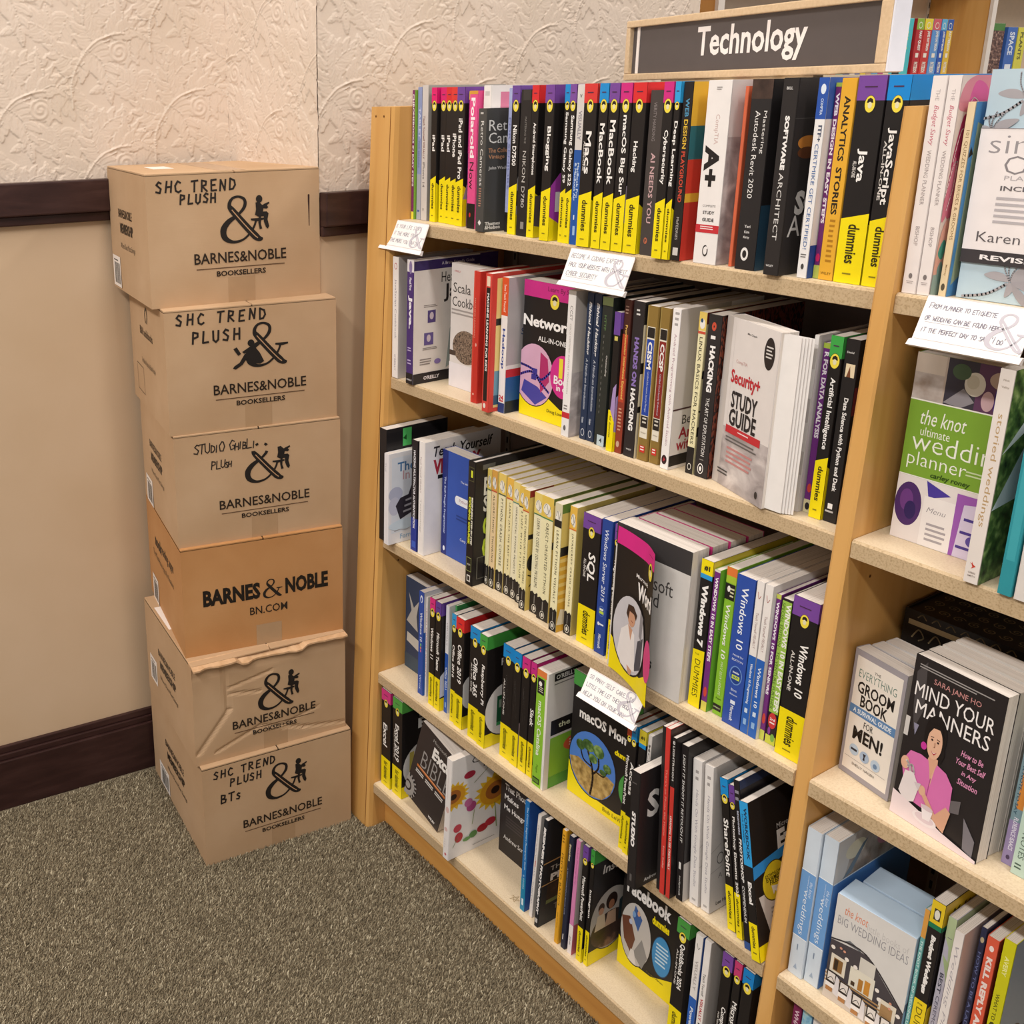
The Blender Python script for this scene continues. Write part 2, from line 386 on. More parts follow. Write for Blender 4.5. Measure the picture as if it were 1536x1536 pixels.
    def sample(x, y):
        c = np.floor(x / CELLW); fx = (x - c * CELLW) / CELLW * nx - .5; fy = ((y - c * CELLH / 2) % CELLH) / CELLH * ny - .5
        return Z[np.round(fy).astype(int) % ny, np.clip(np.round(fx).astype(int), 0, nx - 1)]
    return sample
EMB = emboss()
def wallpaper(name, p0, d, nrm, s0, s1, z0, z1, off, parent):
    st = 0.0016
    s = np.arange(s0, s1 + st / 2, st); z = np.arange(z0, z1 + st / 2, st)
    SS, ZZ = np.meshgrid(s, z); hgt = EMB(SS + off[0], ZZ + off[1]) * 1.05
    V = np.stack([p0[0] + d[0] * SS + nrm[0] * hgt, p0[1] + d[1] * SS + nrm[1] * hgt, ZZ], -1).reshape(-1, 3).astype(np.float32)
    ny, nx = SS.shape; i = np.arange(ny * nx).reshape(ny, nx)
    Q = np.stack([i[:-1, :-1], i[:-1, 1:], i[1:, 1:], i[1:, :-1]], -1).reshape(-1, 4)
    me = bpy.data.meshes.new(name); me.vertices.add(len(V)); me.vertices.foreach_set('co', V.ravel())
    me.loops.add(Q.size); me.loops.foreach_set('vertex_index', Q.ravel().astype(np.int32)); me.polygons.add(len(Q))
    me.polygons.foreach_set('loop_start', (np.arange(len(Q)) * 4).astype(np.int32)); me.polygons.foreach_set('use_smooth', [True] * len(Q))
    me.update(calc_edges=True); me.materials.append(PAPERW)
    return link(name, me, parent)

A1 = math.radians(5.5); D1 = np.array([math.sin(A1), math.cos(A1)]); N1 = np.array([math.cos(A1), -math.sin(A1)])
P1 = np.array([-0.494, -0.678]) - N1 * 0.022
RAIL1, RAIL2 = 1.380, 1.3575
CORNER = P1 + D1 * 0.622            # inner corner of the left wall and the return
COLX, COLY = -0.13, -0.040          # near corner of the wall column
def wall_seg(name, a, b, n, th, z0, z1, mat):
    """slab whose face runs a->b, body behind the face"""
    m = MB(); a, b, n = np.array(a), np.array(b), np.array(n)
    q = [a, b, b - n * th, a - n * th]
    m.hexa([(*p, z0) for p in q] + [(*p, z1) for p in q], mat); return m
def strip(m, a, b, n, t, z0, z1, mat):
    a, b, n = np.array(a), np.array(b), np.array(n); q = [a + n * t, b + n * t, b, a]
    m.hexa([(*p, z0) for p in q] + [(*p, z1) for p in q], mat)
WP_FLAT = PAPERW
wl = wall_seg('wall_left', P1 - D1 * 1.6, CORNER, N1, 0.12, 0, RAIL1, WALLLOW)
a_, b_ = P1 - D1 * 1.6, CORNER
q = [a_ - N1 * .002, b_ - N1 * .002, b_ - N1 * .12, a_ - N1 * .12]
wl.hexa([(*p, RAIL1) for p in q] + [(*p, 4.0) for p in q], WP_FLAT)
wl = wl.build('wall_left', kind='structure')
wallpaper('wallpaper', P1, D1, N1, -0.02, 0.622, RAIL1 - .004, 1.82, (0.055, -0.012), wl)
# wall column: the return facing the aisle and the face behind the bookcase
RN = np.array([COLX, COLY]) - CORNER; RL = np.hypot(*RN); RD = RN / RL; RNN = np.array([RD[1], -RD[0]])
wc = MB(); k = [tuple(CORNER), (COLX, COLY), (COLX, 1.0), (-1.3, 1.0), (-1.3, CORNER[1])]
wc.prism(k, 0, RAIL2 - .02, WALLLOW)
k2 = [(CORNER[0], CORNER[1] + .002), (COLX - .002, COLY + .002), (COLX - .002, 1.0), (-1.3, 1.0), (-1.3, CORNER[1] + .002)]
wc.prism(k2, RAIL2 - .02, 4.0, WP_FLAT)
wc = wc.build('wall_corner', kind='structure')
wallpaper('wallpaper', CORNER, RD, RNN, 0.0, RL, RAIL2 - .01, 1.82, (0.085, 0.03), wc)
wallpaper('wallpaper', (COLX, COLY), (0, 1), (1, 0), 0.0, 1.04, RAIL2 - .01, 1.86, (0.03, 0.085), wc)
FARW = pattern('pink_beige_paint', [(.3, '#d9bfae'), (.7, '#dfc7b7')], (3, 3, 3), 3, .7)
m = MB(); m.box((-1.45, 1.0, 0), (-1.3, 7, 4.0), FARW); m.build('wall_back', kind='structure')

def rail(name, a, b, n, z):
    m = MB(); strip(m, a, b, n, .026, z - .064, z, DARKWOOD); strip(m, a, b, n, .014, z - .084, z - .064, DARKWOOD)
    m.build(name, kind='structure', bevel=.003)
rail('trim_1', P1 - D1 * 1.6, CORNER - D1 * .001, N1, RAIL1)
rail('trim_2', (COLX, COLY + .0), (COLX, 1.0), (1, 0), RAIL2)
rail('trim_3', CORNER + RD * .03, (COLX - .0, COLY), RNN, RAIL2)
def skirting(name, a, b, n):
    m = MB(); strip(m, a, b, n, .022, 0, .122, DARKWOOD); strip(m, a, b, n, .015, .122, .136, DARKWOOD); strip(m, a, b, n, .009, .136, .152, DARKWOOD)
    m.build(name, kind='structure', bevel=.002)
skirting('baseboard_left', P1 - D1 * 1.6, CORNER, N1)
skirting('baseboard_corner', CORNER + RD * .03, (COLX, COLY), RNN)

# ------------------------------------------------------------------ bookcase
case = tag(empty('bookcase', (0, 0, 0)), 'long honey wood bookcase with slanting end posts and beige shelves', 'bookcase')
lean = lambda z: -0.015 + 0.0364 * z
m = MB(); m.prism([(-.07, 0.0), (-.010, 0.0), (-.003, .004), (0, .013), (0, BACK + .03, 0), (-.07, BACK + .03, 0)], 0, 1.512, WOOD, lean); m.build('end_panel', case)
m = MB(); m.prism([(-.0104, -.0006), (-.0094, -.0006), (-.0094, .0004), (-.0104, .0004)], .002, 1.511, ink('#8a5a28'), lean); m.build('panel_seam', case)
lean2 = lambda z: -0.002 + 0.0364 * z
for x0 in (W_BAY, 2 * W_BAY + DIV):
    m = MB(); m.prism([(x0, .002), (x0 + .003, 0), (x0 + DIV - .003, 0), (x0 + DIV, .002), (x0 + DIV, BACK + .03, 0), (x0, BACK + .03, 0)], 0, 1.512, WOOD, lean2); m.build('divider_panel', case)
for bay in (0, 1):
    x0 = bay * (W_BAY + DIV) + .0006; x1 = x0 + W_BAY - .0012
    m = MB(); m.box((x0, BACK, 0.02), (x1, BACK + .018, 1.508), BACKM); m.build('back_panel', case)
    for z, y in zip(ZS, YS):
        m = MB(); m.box((x0, y + .0026, z - TH), (x1, BACK - .0005, z), SHELFM); sh_ = m.build('shelf', case)
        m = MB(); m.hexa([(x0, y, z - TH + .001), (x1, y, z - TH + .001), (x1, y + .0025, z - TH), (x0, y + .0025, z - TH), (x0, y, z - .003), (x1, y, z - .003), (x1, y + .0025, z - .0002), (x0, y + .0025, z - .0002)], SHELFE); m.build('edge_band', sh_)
    m = MB(); m.box((x0, .03, 0.0005), (x1, .048, ZS[4] - TH - .0006), WOOD_H); m.build('kick_board', case)
    for xs in (x0 + .030, x1 - .042):
        m = MB(); m.box((xs, BACK - .004, .13), (xs + .012, BACK - .0006, 1.49), ink('#8d837a', .4))
        for i in range(52): m.box((xs + .004, BACK - .0046, .15 + i * .0254), (xs + .008, BACK - .0039, .163 + i * .0254), ink('#1a1615'))
        m.build('slotted_standard', case)
# screw holes in the end post
for (hx, hz) in ((-.055, 1.495), (-.03, 1.495)):
    mm = MB(); mm.face([(hx + .0022 * math.cos(i * .785), lean(hz) - .0006 + .0364 * .0022 * math.sin(i * .785), hz + .0022 * math.sin(i * .785)) for i in range(8)], ink('#6b4018')); mm.build('screw_hole', case)
for (px, py, pz) in ((.0005, .085, 1.47), (.0005, .06, .62), (W_BAY + DIV + .0005, .09, .95)):
    mm = MB(); mm.face([(px, py + .0022 * math.cos(i * .785), pz + .0022 * math.sin(i * .785)) for i in range(8)], ink('#5c3716')); mm.build('peg_hole', case)

# ------------------------------------------------------------------ cartons
def AMP(p, cx, z0, hgt, col='#1d1714', worn=False, stripe='#b8906b'):
    """serif ampersand built as a ribbon of changing width"""
    ctr = [(.98, .03), (.80, .10), (.30, .66), (.20, .82), (.27, .96), (.42, 1.0), (.56, .93), (.56, .78), (.42, .62), (.16, .45), (.04, .28), (.07, .10), (.25, .0), (.48, .03), (.66, .16), (.78, .33), (.83, .47)]
    wid = [.04, .17, .15, .09, .06, .05, .07, .08, .06, .12, .15, .13, .07, .05, .05, .05, .05]
    C = np.array(spline(ctr, 6)); Wd = np.interp(np.linspace(0, 1, len(C)), np.linspace(0, 1, len(wid)), wid)
    T = np.gradient(C, axis=0); T /= np.linalg.norm(T, axis=1)[:, None]; Nn = np.stack([-T[:, 1], T[:, 0]], 1)
    Lp = (C + Nn * Wd[:, None] / 2) * hgt; Rp = (C - Nn * Wd[:, None] / 2) * hgt; off = np.array([cx - .5 * hgt, z0])
    vs = np.concatenate([Lp, Rp]) + off; n = len(C)
    p.add(vs, [(i, i + 1, n + i + 1, n + i) for i in range(n - 1) if not (worn and 14 < i < 44 and (i % 9 < 6))], ink(col, .6))
    s = slice(5, 14); cs = C[s] * hgt + off; v, f = ribbon(cs, .022 * hgt); p.add(v, f, ink(stripe, .7))
    p.poly([(cx + x * hgt, z0 + z * hgt) for x, z in ((.2, .50), (.52, .50), (.52, .46), (.36, .43), (.2, .46))], ink(col, .6))
def READER(p, x, z, s, col='#1d1714', worn=False):
    """seated reader silhouette"""
    if not worn: p.ell(x + .17 * s, z + .90 * s, .105 * s, .115 * s, ink(col, .6), 14)
    p.poly([(x + a * s, z + b * s) for a, b in ((.05, .80), (.16, .82), (.26, .72), (.38, .74), (.46, .64), (.40, .60), (.30, .62), (.28, .52), (.40, .52), (.46, .46), (.42, .28), (.47, .08), (.42, .0), (.36, .06), (.30, .22), (.30, .38), (.12, .38), (.02, .44), (.06, .60))], ink(col, .6))
    p.poly([(x + a * s, z + b * s) for a, b in ((.30, .74), (.48, .80), (.50, .76), (.34, .66))], ink(col, .6))
    p.poly([(x + a * s, z + b * s) for a, b in ((.14, .40), (.22, .40), (.20, .16), (.24, .02), (.16, .0), (.12, .2))], ink(col, .6))
def LOUNGER(p, x, z, s, col='#1d1714'):
    p.ell(x + .66 * s, z + .86 * s, .12 * s, .12 * s, ink(col, .6), 14)
    p.poly([(x + a * s, z + b * s) for a, b in ((.62, .74), (.78, .74), (.96, .5), (1.1, .2), (.96, .12), (.72, .16), (.5, .34), (.34, .14), (.10, .0), (.0, .04), (.06, .12), (.24, .22), (.44, .52), (.60, .42), (.62, .56), (.40, .52), (.34, .58))], ink(col, .6))
    p.poly([(x + a * s, z + b * s) for a, b in ((.04, .70), (.16, .76), (.30, .52), (.20, .46))], ink(col, .6))
def carton(fl, yaw, z, D, Wd, H, mat, label, front, side, flapmat=None, crease=None, n=14):
    """fl = lower corner between the two visible faces; local x runs out of the front face, y along it"""
    c, s = math.cos(yaw), math.sin(yaw)
    root = empty('cardboard_carton', (fl[0] - D * c, fl[1] - D * s, z), yaw)
    tag(root, label, 'box', 'stack of cardboard cartons')
    Hb = H - .0042
    B = .0022
    def bf(a, b): return (crease(a, b) if crease else 0) + B * math.sin(math.pi * min(max(a, 0), 1)) * math.sin(math.pi * min(max(b, 0), 1))
    def bs(a, b): return B * .8 * math.sin(math.pi * min(max(a, 0), 1)) * math.sin(math.pi * min(max(b, 0), 1))
    nn = 52 if crease else n
    mb = MB()
    def grid(fn, k):
        vs = [fn(i / k, j / k) for j in range(k + 1) for i in range(k + 1)]
        mb.mesh(vs, [(j * (k + 1) + i, j * (k + 1) + i + 1, (j + 1) * (k + 1) + i + 1, (j + 1) * (k + 1) + i) for j in range(k) for i in range(k)], mat)
    grid(lambda a, b: (D + bf(a, b), a * Wd, b * Hb), nn)
    grid(lambda a, b: (a * D, -bs(a, b), b * Hb), n)
    grid(lambda a, b: (0, (1 - a) * Wd, b * Hb), 2)
    grid(lambda a, b: ((1 - a) * D, Wd, b * Hb), 2)
    grid(lambda a, b: (a * D, (1 - b) * Wd, 0), 2)
    mb.build('carton_body', root)
    for y0, y1 in ((0.0004, Wd / 2 - .0012), (Wd / 2 + .0012, Wd - .0004)):
        f = MB(); f.box((.0004, y0, Hb + .0002), (D - .0006, y1, H), flapmat or mat); f.build('flap', root, bevel=.0012)
    pf = Print(Wd, Hb, lambda a, b, l: (D + bf(a / Wd, b / Hb) + l, a, b), .0005 if not crease else .0009)
    ps = Print(D, Hb, lambda a, b, l: (a, -bs(a / D, b / Hb) - l, b), .0005)
    # sealing tape coming round from below
    tp = MB(); k = 10
    for i in range(k):
        z0, z1 = i / k * .2 * Hb, (i + 1) / k * .2 * Hb
        for j in range(3):
            y0, y1 = Wd * .44 + j * .018, Wd * .44 + (j + 1) * .018
            tp.face([(D + bf(y / Wd, zz / Hb) + .0003, y, zz) for y, zz in ((y0, z0), (y1, z0), (y1, z1), (y0, z1))], TAPE)
    tp.build('sealing_tape', root)
    front(pf, Wd, Hb); side(ps, D, Hb)
    pf.build('printed_logo', root); ps.build('side_print', root)
    return root, ps
def barcode(root, x, z, w, h, off=-.0016):
    m = MB(); m.box((x, off - .0002, z), (x + w, off, z + h), WHITE); 
    xx = x + w * .2; r = random.Random(int(x * 1000) + 5)
    m.box((x + w * .15, off - .0004, z + h * .84), (x + w * .7, off - .0002, z + h * .88), ink('#4a4544'))
    while xx < x + w * .88:
        bw = r.choice((.0012, .002, .003)); m.box((xx, off - .0004, z + h * .1), (xx + bw, off - .0002, z + h * .78), ink('#3a3735')); xx += bw + r.choice((.0012, .002, .0028))
    m.build('barcode_label', root)
BNK = '#2a2019'
def bn_logo(p, W, H, ax=.535, at=.82, worn=False, lounge=False, stripe='#b8906b'):
    AMP(p, W * ax, H * (at - .345), H * .345, '#1d1714', worn, stripe)
    if lounge: LOUNGER(p, W * (ax - .205), H * (at - .36), H * .24)
    else: READER(p, W * (ax + .07), H * (at - .26), H * .26, '#1d1714', worn)
def bn_name(p, W, H, z=.36, x0=.25, x1=.79):
    cx = (x0 + x1) / 2
    p.htext('BARNES&NOBLE', BNK, W * cx, H * z, W * (x1 - x0), .012, 0, H * .085)
    p.rect(W * (x0 + .01), W * (x1 - .01), H * (z - .085), H * (z - .078), ink('#5f452f', .7))
    p.htext('BOOKSELLERS', BNK, W * cx, H * (z - .125), W * .29, .025, 0, H * .042)
def member(p, D, H, x=.46, z=.66, l=('BARNES&NOBLE', 'MEMBERSHIP', 'Where Does Most Savings')):
    p.htext(l[0], BNK, D * x, H * z, D * .36, .012, 0, H * .07); p.htext(l[1], BNK, D * (x + .02), H * (z - .12), D * .34, .03, 0, H * .085); p.htext(l[2], BNK, D * (x + .03), H * (z - .27), D * .38, 0, .25, H * .06)
def f1(p, W, H):
    p.hand('SHC TREND', '#241c18', W * .055, H * .875, H * .082, .0034, .95); p.hand('PLUSH', '#241c18', W * .185, H * .785, H * .07, .0034, .9); bn_logo(p, W, H); bn_name(p, W, H)
def f2(p, W, H):
    p.hand('SHC TREND', '#241c18', W * .065, H * .895, H * .085, .0036, 1.08); p.hand('PLUSH', '#241c18', W * .15, H * .745, H * .09, .0038, .98); bn_logo(p, W, H, .58, .86, lounge=True); bn_name(p, W, H, .345, .26, .81)
def f3(p, W, H):
    p.hand('STUdiO GhibLi', '#2c241f', W * .11, H * .84, H * .085, .0022, .62, .0); p.hand('PLUsh', '#2c241f', W * .21, H * .69, H * .07, .0022, .6); bn_logo(p, W, H, .53, .87, worn=True); bn_name(p, W, H, .35, .25, .80)
def f4(p, W, H):
    p.htext('BARNES', '#1f1915', W * .295, H * .535, W * .35, .045, 0, H * .155); p.htext('NOBLE', '#1f1915', W * .765, H * .535, W * .275, .045, 0, H * .155)
    AMP(p, W * .548, H * .45, H * .17, '#1f1915', False, '#1f1915'); p.htext('BN.COM', '#2a2019', W * .52, H * .345, W * .235, .008, 0, H * .075)
def f5(p, W, H): bn_logo(p, W, H, .53, .76); bn_name(p, W, H, .33, .24, .79)
def f6(p, W, H):
    p.hand('SHC TREND', '#241c18', W * .07, H * .885, H * .075, .0032, .98); p.hand('PLUSH', '#241c18', W * .175, H * .775, H * .075, .0032, .88); p.hand('BTs', '#241c18', W * .11, H * .62, H * .085, .0034, .9)
    bn_logo(p, W, H, .53, .86); bn_name(p, W, H, .335, .25, .79)
def s1(p, D, H): member(p, D, H)
def s2(p, D, H):
    p.stroke([(D * .50, H * .80), (D * .485, H * .87), (D * .515, H * .92), (D * .545, H * .87), (D * .535, H * .80)], .005, BNK)
    member(p, D, H, .5, .70, ('B&N audiobooks', ' ', 'For Book People, By Book People'))
    for (a, b) in (((.16, .12), (.36, .12)), ((.36, .12), (.36, .36)), ((.36, .36), (.16, .36)), ((.16, .36), (.16, .12))): p.stroke([(D * a[0], H * a[1]), (D * b[0], H * b[1])], .0014, '#4a3524', False)
def s4(p, D, H):
    p.htext('nook', '#1f1915', D * .36, H * .70, D * .2, .03, 0, H * .12); p.htext('reading apps', '#2a2019', D * .62, H * .70, D * .34, .01, 0, H * .12); p.htext('The Must-Have Apps for Readers', '#2a2019', D * .48, H * .53, D * .6, 0, 0, H * .075)
def s0(p, D, H): member(p, D, H, .48, .64)
def crease5(a, b):
    z = 0.0
    def line(x0, y0, x1, y1, w, d):
        dx, dy = x1 - x0, y1 - y0; t = max(0, min(1, ((a - x0) * dx + (b - y0) * dy) / (dx * dx + dy * dy))); r = math.hypot(a - x0 - t * dx, b - y0 - t * dy)
        return -d * math.exp(-(r / w) ** 2)
    for ln in ((.2, .95, .22, .5, .016, .0035), (.22, .5, .02, .12, .016, .0035), (.23, .72, .5, .8, .014, .003), (.24, .66, .42, .62, .014, .003), (.14, .1, .42, .26, .014, .003), (.42, .26, .72, .12, .014, .003), (.72, .12, .99, .06, .014, .003), (.6, .22, .8, .3, .012, .002)):
        z += line(*ln)
    z -= .006 * math.exp(-((a - .5) / .5) ** 2) * max(0, b - .86) / .14
    return z
R7 = math.radians(-7)
CARTONS = [
 ((-.083, -.365), -7, .000, .360, .234, CARD, 'bottom carton of the stack, standing on the carpet, lettered BTs', f6, s0, None, (.05, .01, .07, .055)),
 ((-.098, -.370), -7.5, .234, .335, .228, CARD, 'crushed carton with torn top lip, second from the floor', f5, s0, crease5, (.03, .045, .05, .06)),
 ((-.134, -.364), -12, .462, .330, .234, CARD2, 'orange-brown carton with large bold lettering, third from the floor', f4, s4, None, (.035, .0, .055, .06)),
 ((-.143, -.362), -12, .696, .320, .228, CARD, 'carton with thin handwriting and scuffed emblem, above the orange-brown carton', f3, s1, None, (.03, .0, .062, .06)),
 ((-.147, -.366), -11.5, .924, .325, .239, CARD, 'carton with reclining reader emblem, second from the top of the stack', f2, s2, None, None),
 ((-.176, -.375), -8.5, .1 + 1.063, .292, .242, CARD, 'topmost carton of the stack with open air above it', f1, s1, None, (.01, .005, .06, .062))]
for fl, yw, z, D, H, mt, lab, ff, sf, cr, bc in CARTONS:
    root, ps = carton(fl, math.radians(yw), z, D, .337, H, mt, lab, ff, sf, None, cr)
    if bc: barcode(root, *bc)
    if cr:   # torn flap lip hanging over the front edge
        m = MB(); r = random.Random(2); k = 26; top = []; bot = []
        xs = [i / k * .337 for i in range(k + 1)]
        ed = [D + .010 + .006 * r.random() - (.008 * (.35 < i / k < .62)) for i in range(k + 1)]
        vs = [(D - .02, y, H + .0003) for y in xs] + [(e, y, H - .003 - .008 * (.3 < y / .337 < .7)) for e, y in zip(ed, xs)]
        vs += [(x, y, zz - .0035) for x, y, zz in vs]; n1 = k + 1
        fs = []
        for i in range(k): fs += [(i, n1 + i, n1 + i + 1, i + 1), (2 * n1 + i, 2 * n1 + i + 1, 3 * n1 + i + 1, 3 * n1 + i), (n1 + i, 3 * n1 + i, 3 * n1 + i + 1, n1 + i + 1)]
        m.mesh(vs, fs, pattern('torn_cardboard', [(.3, '#bf976f'), (.6, '#d0aa84')], (60, 60, 60), 3, .8)); m.build('torn_flap', root)
    if z > 1.1:
        m = MB(); m.box((.10, .05, H + .0001), (.17, .09, H + .0004), WHITE); m.box((.02, .337 / 2 - .026, H + .0001), (D - .01, .337 / 2 + .026, H + .0003), TAPE); m.build('top_label', root)
    elif z < .3 or .4 < z < .6:
        m = MB(); m.box((.06, .006, H + .00005), (.17, .05, H + .00025), WHITE); m.build('packing_label', root)

# ------------------------------------------------------------------ shelf cards in clear holders
def card(x0, x1, z, y, lines, label, tall=.066, lean=.052, size=.0072, ampx=.84):
    root = empty('shelf_card', (x0, y, z)); tag(root, label, 'sign', 'handwritten shelf cards')
    Wd = x1 - x0; L = math.hypot(tall, lean); ux = (-lean / L, -tall / L)   # (dy, dz) down the slope
    nrm = (-tall / L, lean / L)
    def fn(a, b, l): # b measured up from the lower edge
        t = L - b; return (a, ux[0] * t + nrm[0] * l, ux[1] * t + nrm[1] * l)
    m = MB(); m.hexa([fn(0, 0, 0), fn(Wd, 0, 0), fn(Wd, L, 0), fn(0, L, 0), fn(0, 0, .0012), fn(Wd, 0, .0012), fn(Wd, L, .0012), fn(0, L, .0012)], ACRYL)
    m.hexa([fn(-.003, -.001, -.003), fn(Wd + .003, -.001, -.003), fn(Wd + .003, .008, -.003), fn(-.003, .008, -.003), fn(-.003, -.001, .004), fn(Wd + .003, -.001, .004), fn(Wd + .003, .006, .0015), fn(-.003, .006, .0015)], ACRYL)
    m.box((0, -.0015, -.0022), (Wd, -.0004, .0008), ACRYL)
    m.build('card_holder', root)
    m = MB(); m.hexa([fn(.002, .008, .0014), fn(Wd - .002, .008, .0014), fn(Wd - .002, L - .002, .0014), fn(.002, L - .002, .0014), fn(.002, .008, .0018), fn(Wd - .002, .008, .0018), fn(Wd - .002, L - .002, .0018), fn(.002, L - .002, .0018)], ink('#f6f1ee', .6)); m.build('paper_card', root)
    p = Print(Wd, L, fn, .0019)
    for i, t in enumerate(lines):
        if t.startswith('_'): t = t[1:]; p.rect(Wd * .06, Wd * .5, L - .0165 - i * .0135, L - .0161 - i * .0135, ink('#9a94a2'))
        p.hand(t, '#8d8896', Wd * .05, L - .014 - i * .0135, size, .00075, .72 if len(t) < 24 else .6)
    AMP(p, Wd * ampx, .011, .038, '#c4bec6', False, '#f6f1ee')
    p.build('handwriting', root)
card(-.0265, .0940, 1.3095, .0515, ['WHAT IS YOUR LIFE STORY', 'TELL IT THE MORE YOU', 'TRY THE MORE YOU CAN DO'], 'handwritten white card at the left end of the top shelf', .052, .021, .0068)
card(.4400, .5635, 1.3060, .0515, ['BECOME A CODING EXPERT', 'HACK YOUR WEBSITE WITH OUR BEST', '_CYBER SECURITY'], 'handwritten white card mentioning cyber security under the top shelf edge', .053, .022, .0068)
card(.5640, .6725, .6620, .0180, ['SO MANY SELF CARES SO', 'LITTLE TIME LET THESE BOOKS', 'HELP YOU ON YOUR WAY'], 'handwritten white card hanging off the third shelf above the tree photograph', .0435, .022, .0064)
card(.9735, 1.0830, 1.3130, .0515, ['From planner to etiquette', '_or wedding can be found here', "it the perfect day to say 'I do'"], 'handwritten white wedding card at the top of the right bay', .052, .024, .0066)

# ------------------------------------------------------------------ Technology sign on top of the case
LX, LY, RX, RY, SZ0, SH = .292, .300, .824, .160, 1.549, .0935
SL = math.hypot(RX - LX, RY - LY); SA = math.atan2(RY - LY, RX - LX)
sg = tag(empty('section_sign', (LX, LY, SZ0), SA), 'framed dark grey section sign reading Technology on top of the bookcase', 'sign')
FR = pattern('sign_frame', [(.3, '#cdb18d'), (.7, '#d9be9b')], (200, 200, 200), 3, .45)
t_, fw = .026, .0105
for z0 in (0, SH - fw): m = MB(); m.box((0, 0, z0), (SL, t_, z0 + fw), FR); m.build('frame_rail', sg, bevel=.0015)
for x0, x1 in ((0, fw), (SL - fw * 1.7, SL)): m = MB(); m.box((x0, .0001, fw + .0002), (x1, t_, SH - fw - .0002), FR); m.build('frame_stile', sg, bevel=.0015)
m = MB(); m.box((fw, .008, fw), (SL - fw * 1.7, .016, SH - fw), ink('#57504f', .35)); m.build('sign_panel', sg)
m = MB(); m.box((fw + .012, .0066, fw + .0004), (fw + .019, .0078, SH - fw - .0004), WHITE); m.build('panel_clip', sg)
m = MB(); m.box((SL + .0004, .001, .001), (SL + .003, t_ - .001, SH - .001), ink('#dfe0ea', .2)); m.build('end_cover', sg)
p = Print(SL, SH, lambda a, b, l: (a, .008 - l, b), .0003); p.htext('Technology', '#f3ece8', SL * .532, SH * .50, SL * .415, .022, 0, SH * .58); p.build('sign_lettering', sg)
m = MB(); m.box((.10, .004, -.036), (SL - .12, .020, -.0004), ink('#c9b28f')); m.build('sign_foot', sg)

# ------------------------------------------------------------------ books
K, YL, PU, MG, RD, BL, GN = '#1e1a1a', '#f4de0c', '#77479a', '#d62b7d', '#da2d31', '#1c8dd3', '#4ba344'
GROUPS = ['books on the top shelf', 'books on the second shelf', 'books on the third shelf', 'books on the fourth shelf', 'books on the bottom shelf']
def draw(p, W, H, els):
    """elements in fractions of the face"""
    for e in els:
        k = e[0]
        c = lambda q: q if not isinstance(q, str) else ink(q)
        if k == 'R': p.rect(W * e[1], W * e[2], H * e[3], H * e[4], c(e[5]))
        elif k == 'P': p.poly([(W * a, H * b) for a, b in e[1]], c(e[2]))
        elif k == 'C': p.poly(spline([(W * a, H * b) for a, b in e[1]], 5, True), c(e[2]))
        elif k == 'E': p.ell(W * e[1], H * e[2], e[3], e[4], c(e[5]))
        elif k == 'F': p.ell(W * e[1], H * e[2], W * e[3], H * e[4], c(e[5]), 32)
        elif k == 'B':   # round yellow badge with a dark cap
            x, z, r = W * e[1], H * e[2], e[3]; q = e[4] if len(e) > 4 else 1.55
            p.ell(x, z, r, r * q, ink('#3a3318')); p.ell(x, z, r * .93, r * q * .95, ink('#efd94a'))
            p.poly([(x - r * .6, z + r * q * .15), (x + r * .6, z + r * q * .15), (x + r * .45, z + r * q * .55), (x, z + r * q * .72), (x - r * .45, z + r * q * .55)], ink('#2a2218'))
            p.ell(x, z - r * q * .12, r * .38, r * q * .38, ink('#e4dcb4'), 12)
        elif k == 'T': p.vtext(e[1], e[2], H * e[3], H * e[4], W * e[5], W * e[6], *(e[7:]))
        elif k == 'H': p.htext(e[1], e[2], W * e[3], H * e[4], W * e[5], e[6] if len(e) > 6 else .01, e[7] if len(e) > 7 else 0, (e[8] if len(e) > 8 else None))
        elif k == 'L': p.lines(W * e[1], W * e[2], H * e[3], H * e[4], e[5], e[6])
        elif k == 'S': p.stroke([(W * a, H * b) for a, b in e[1]], e[2], e[3])
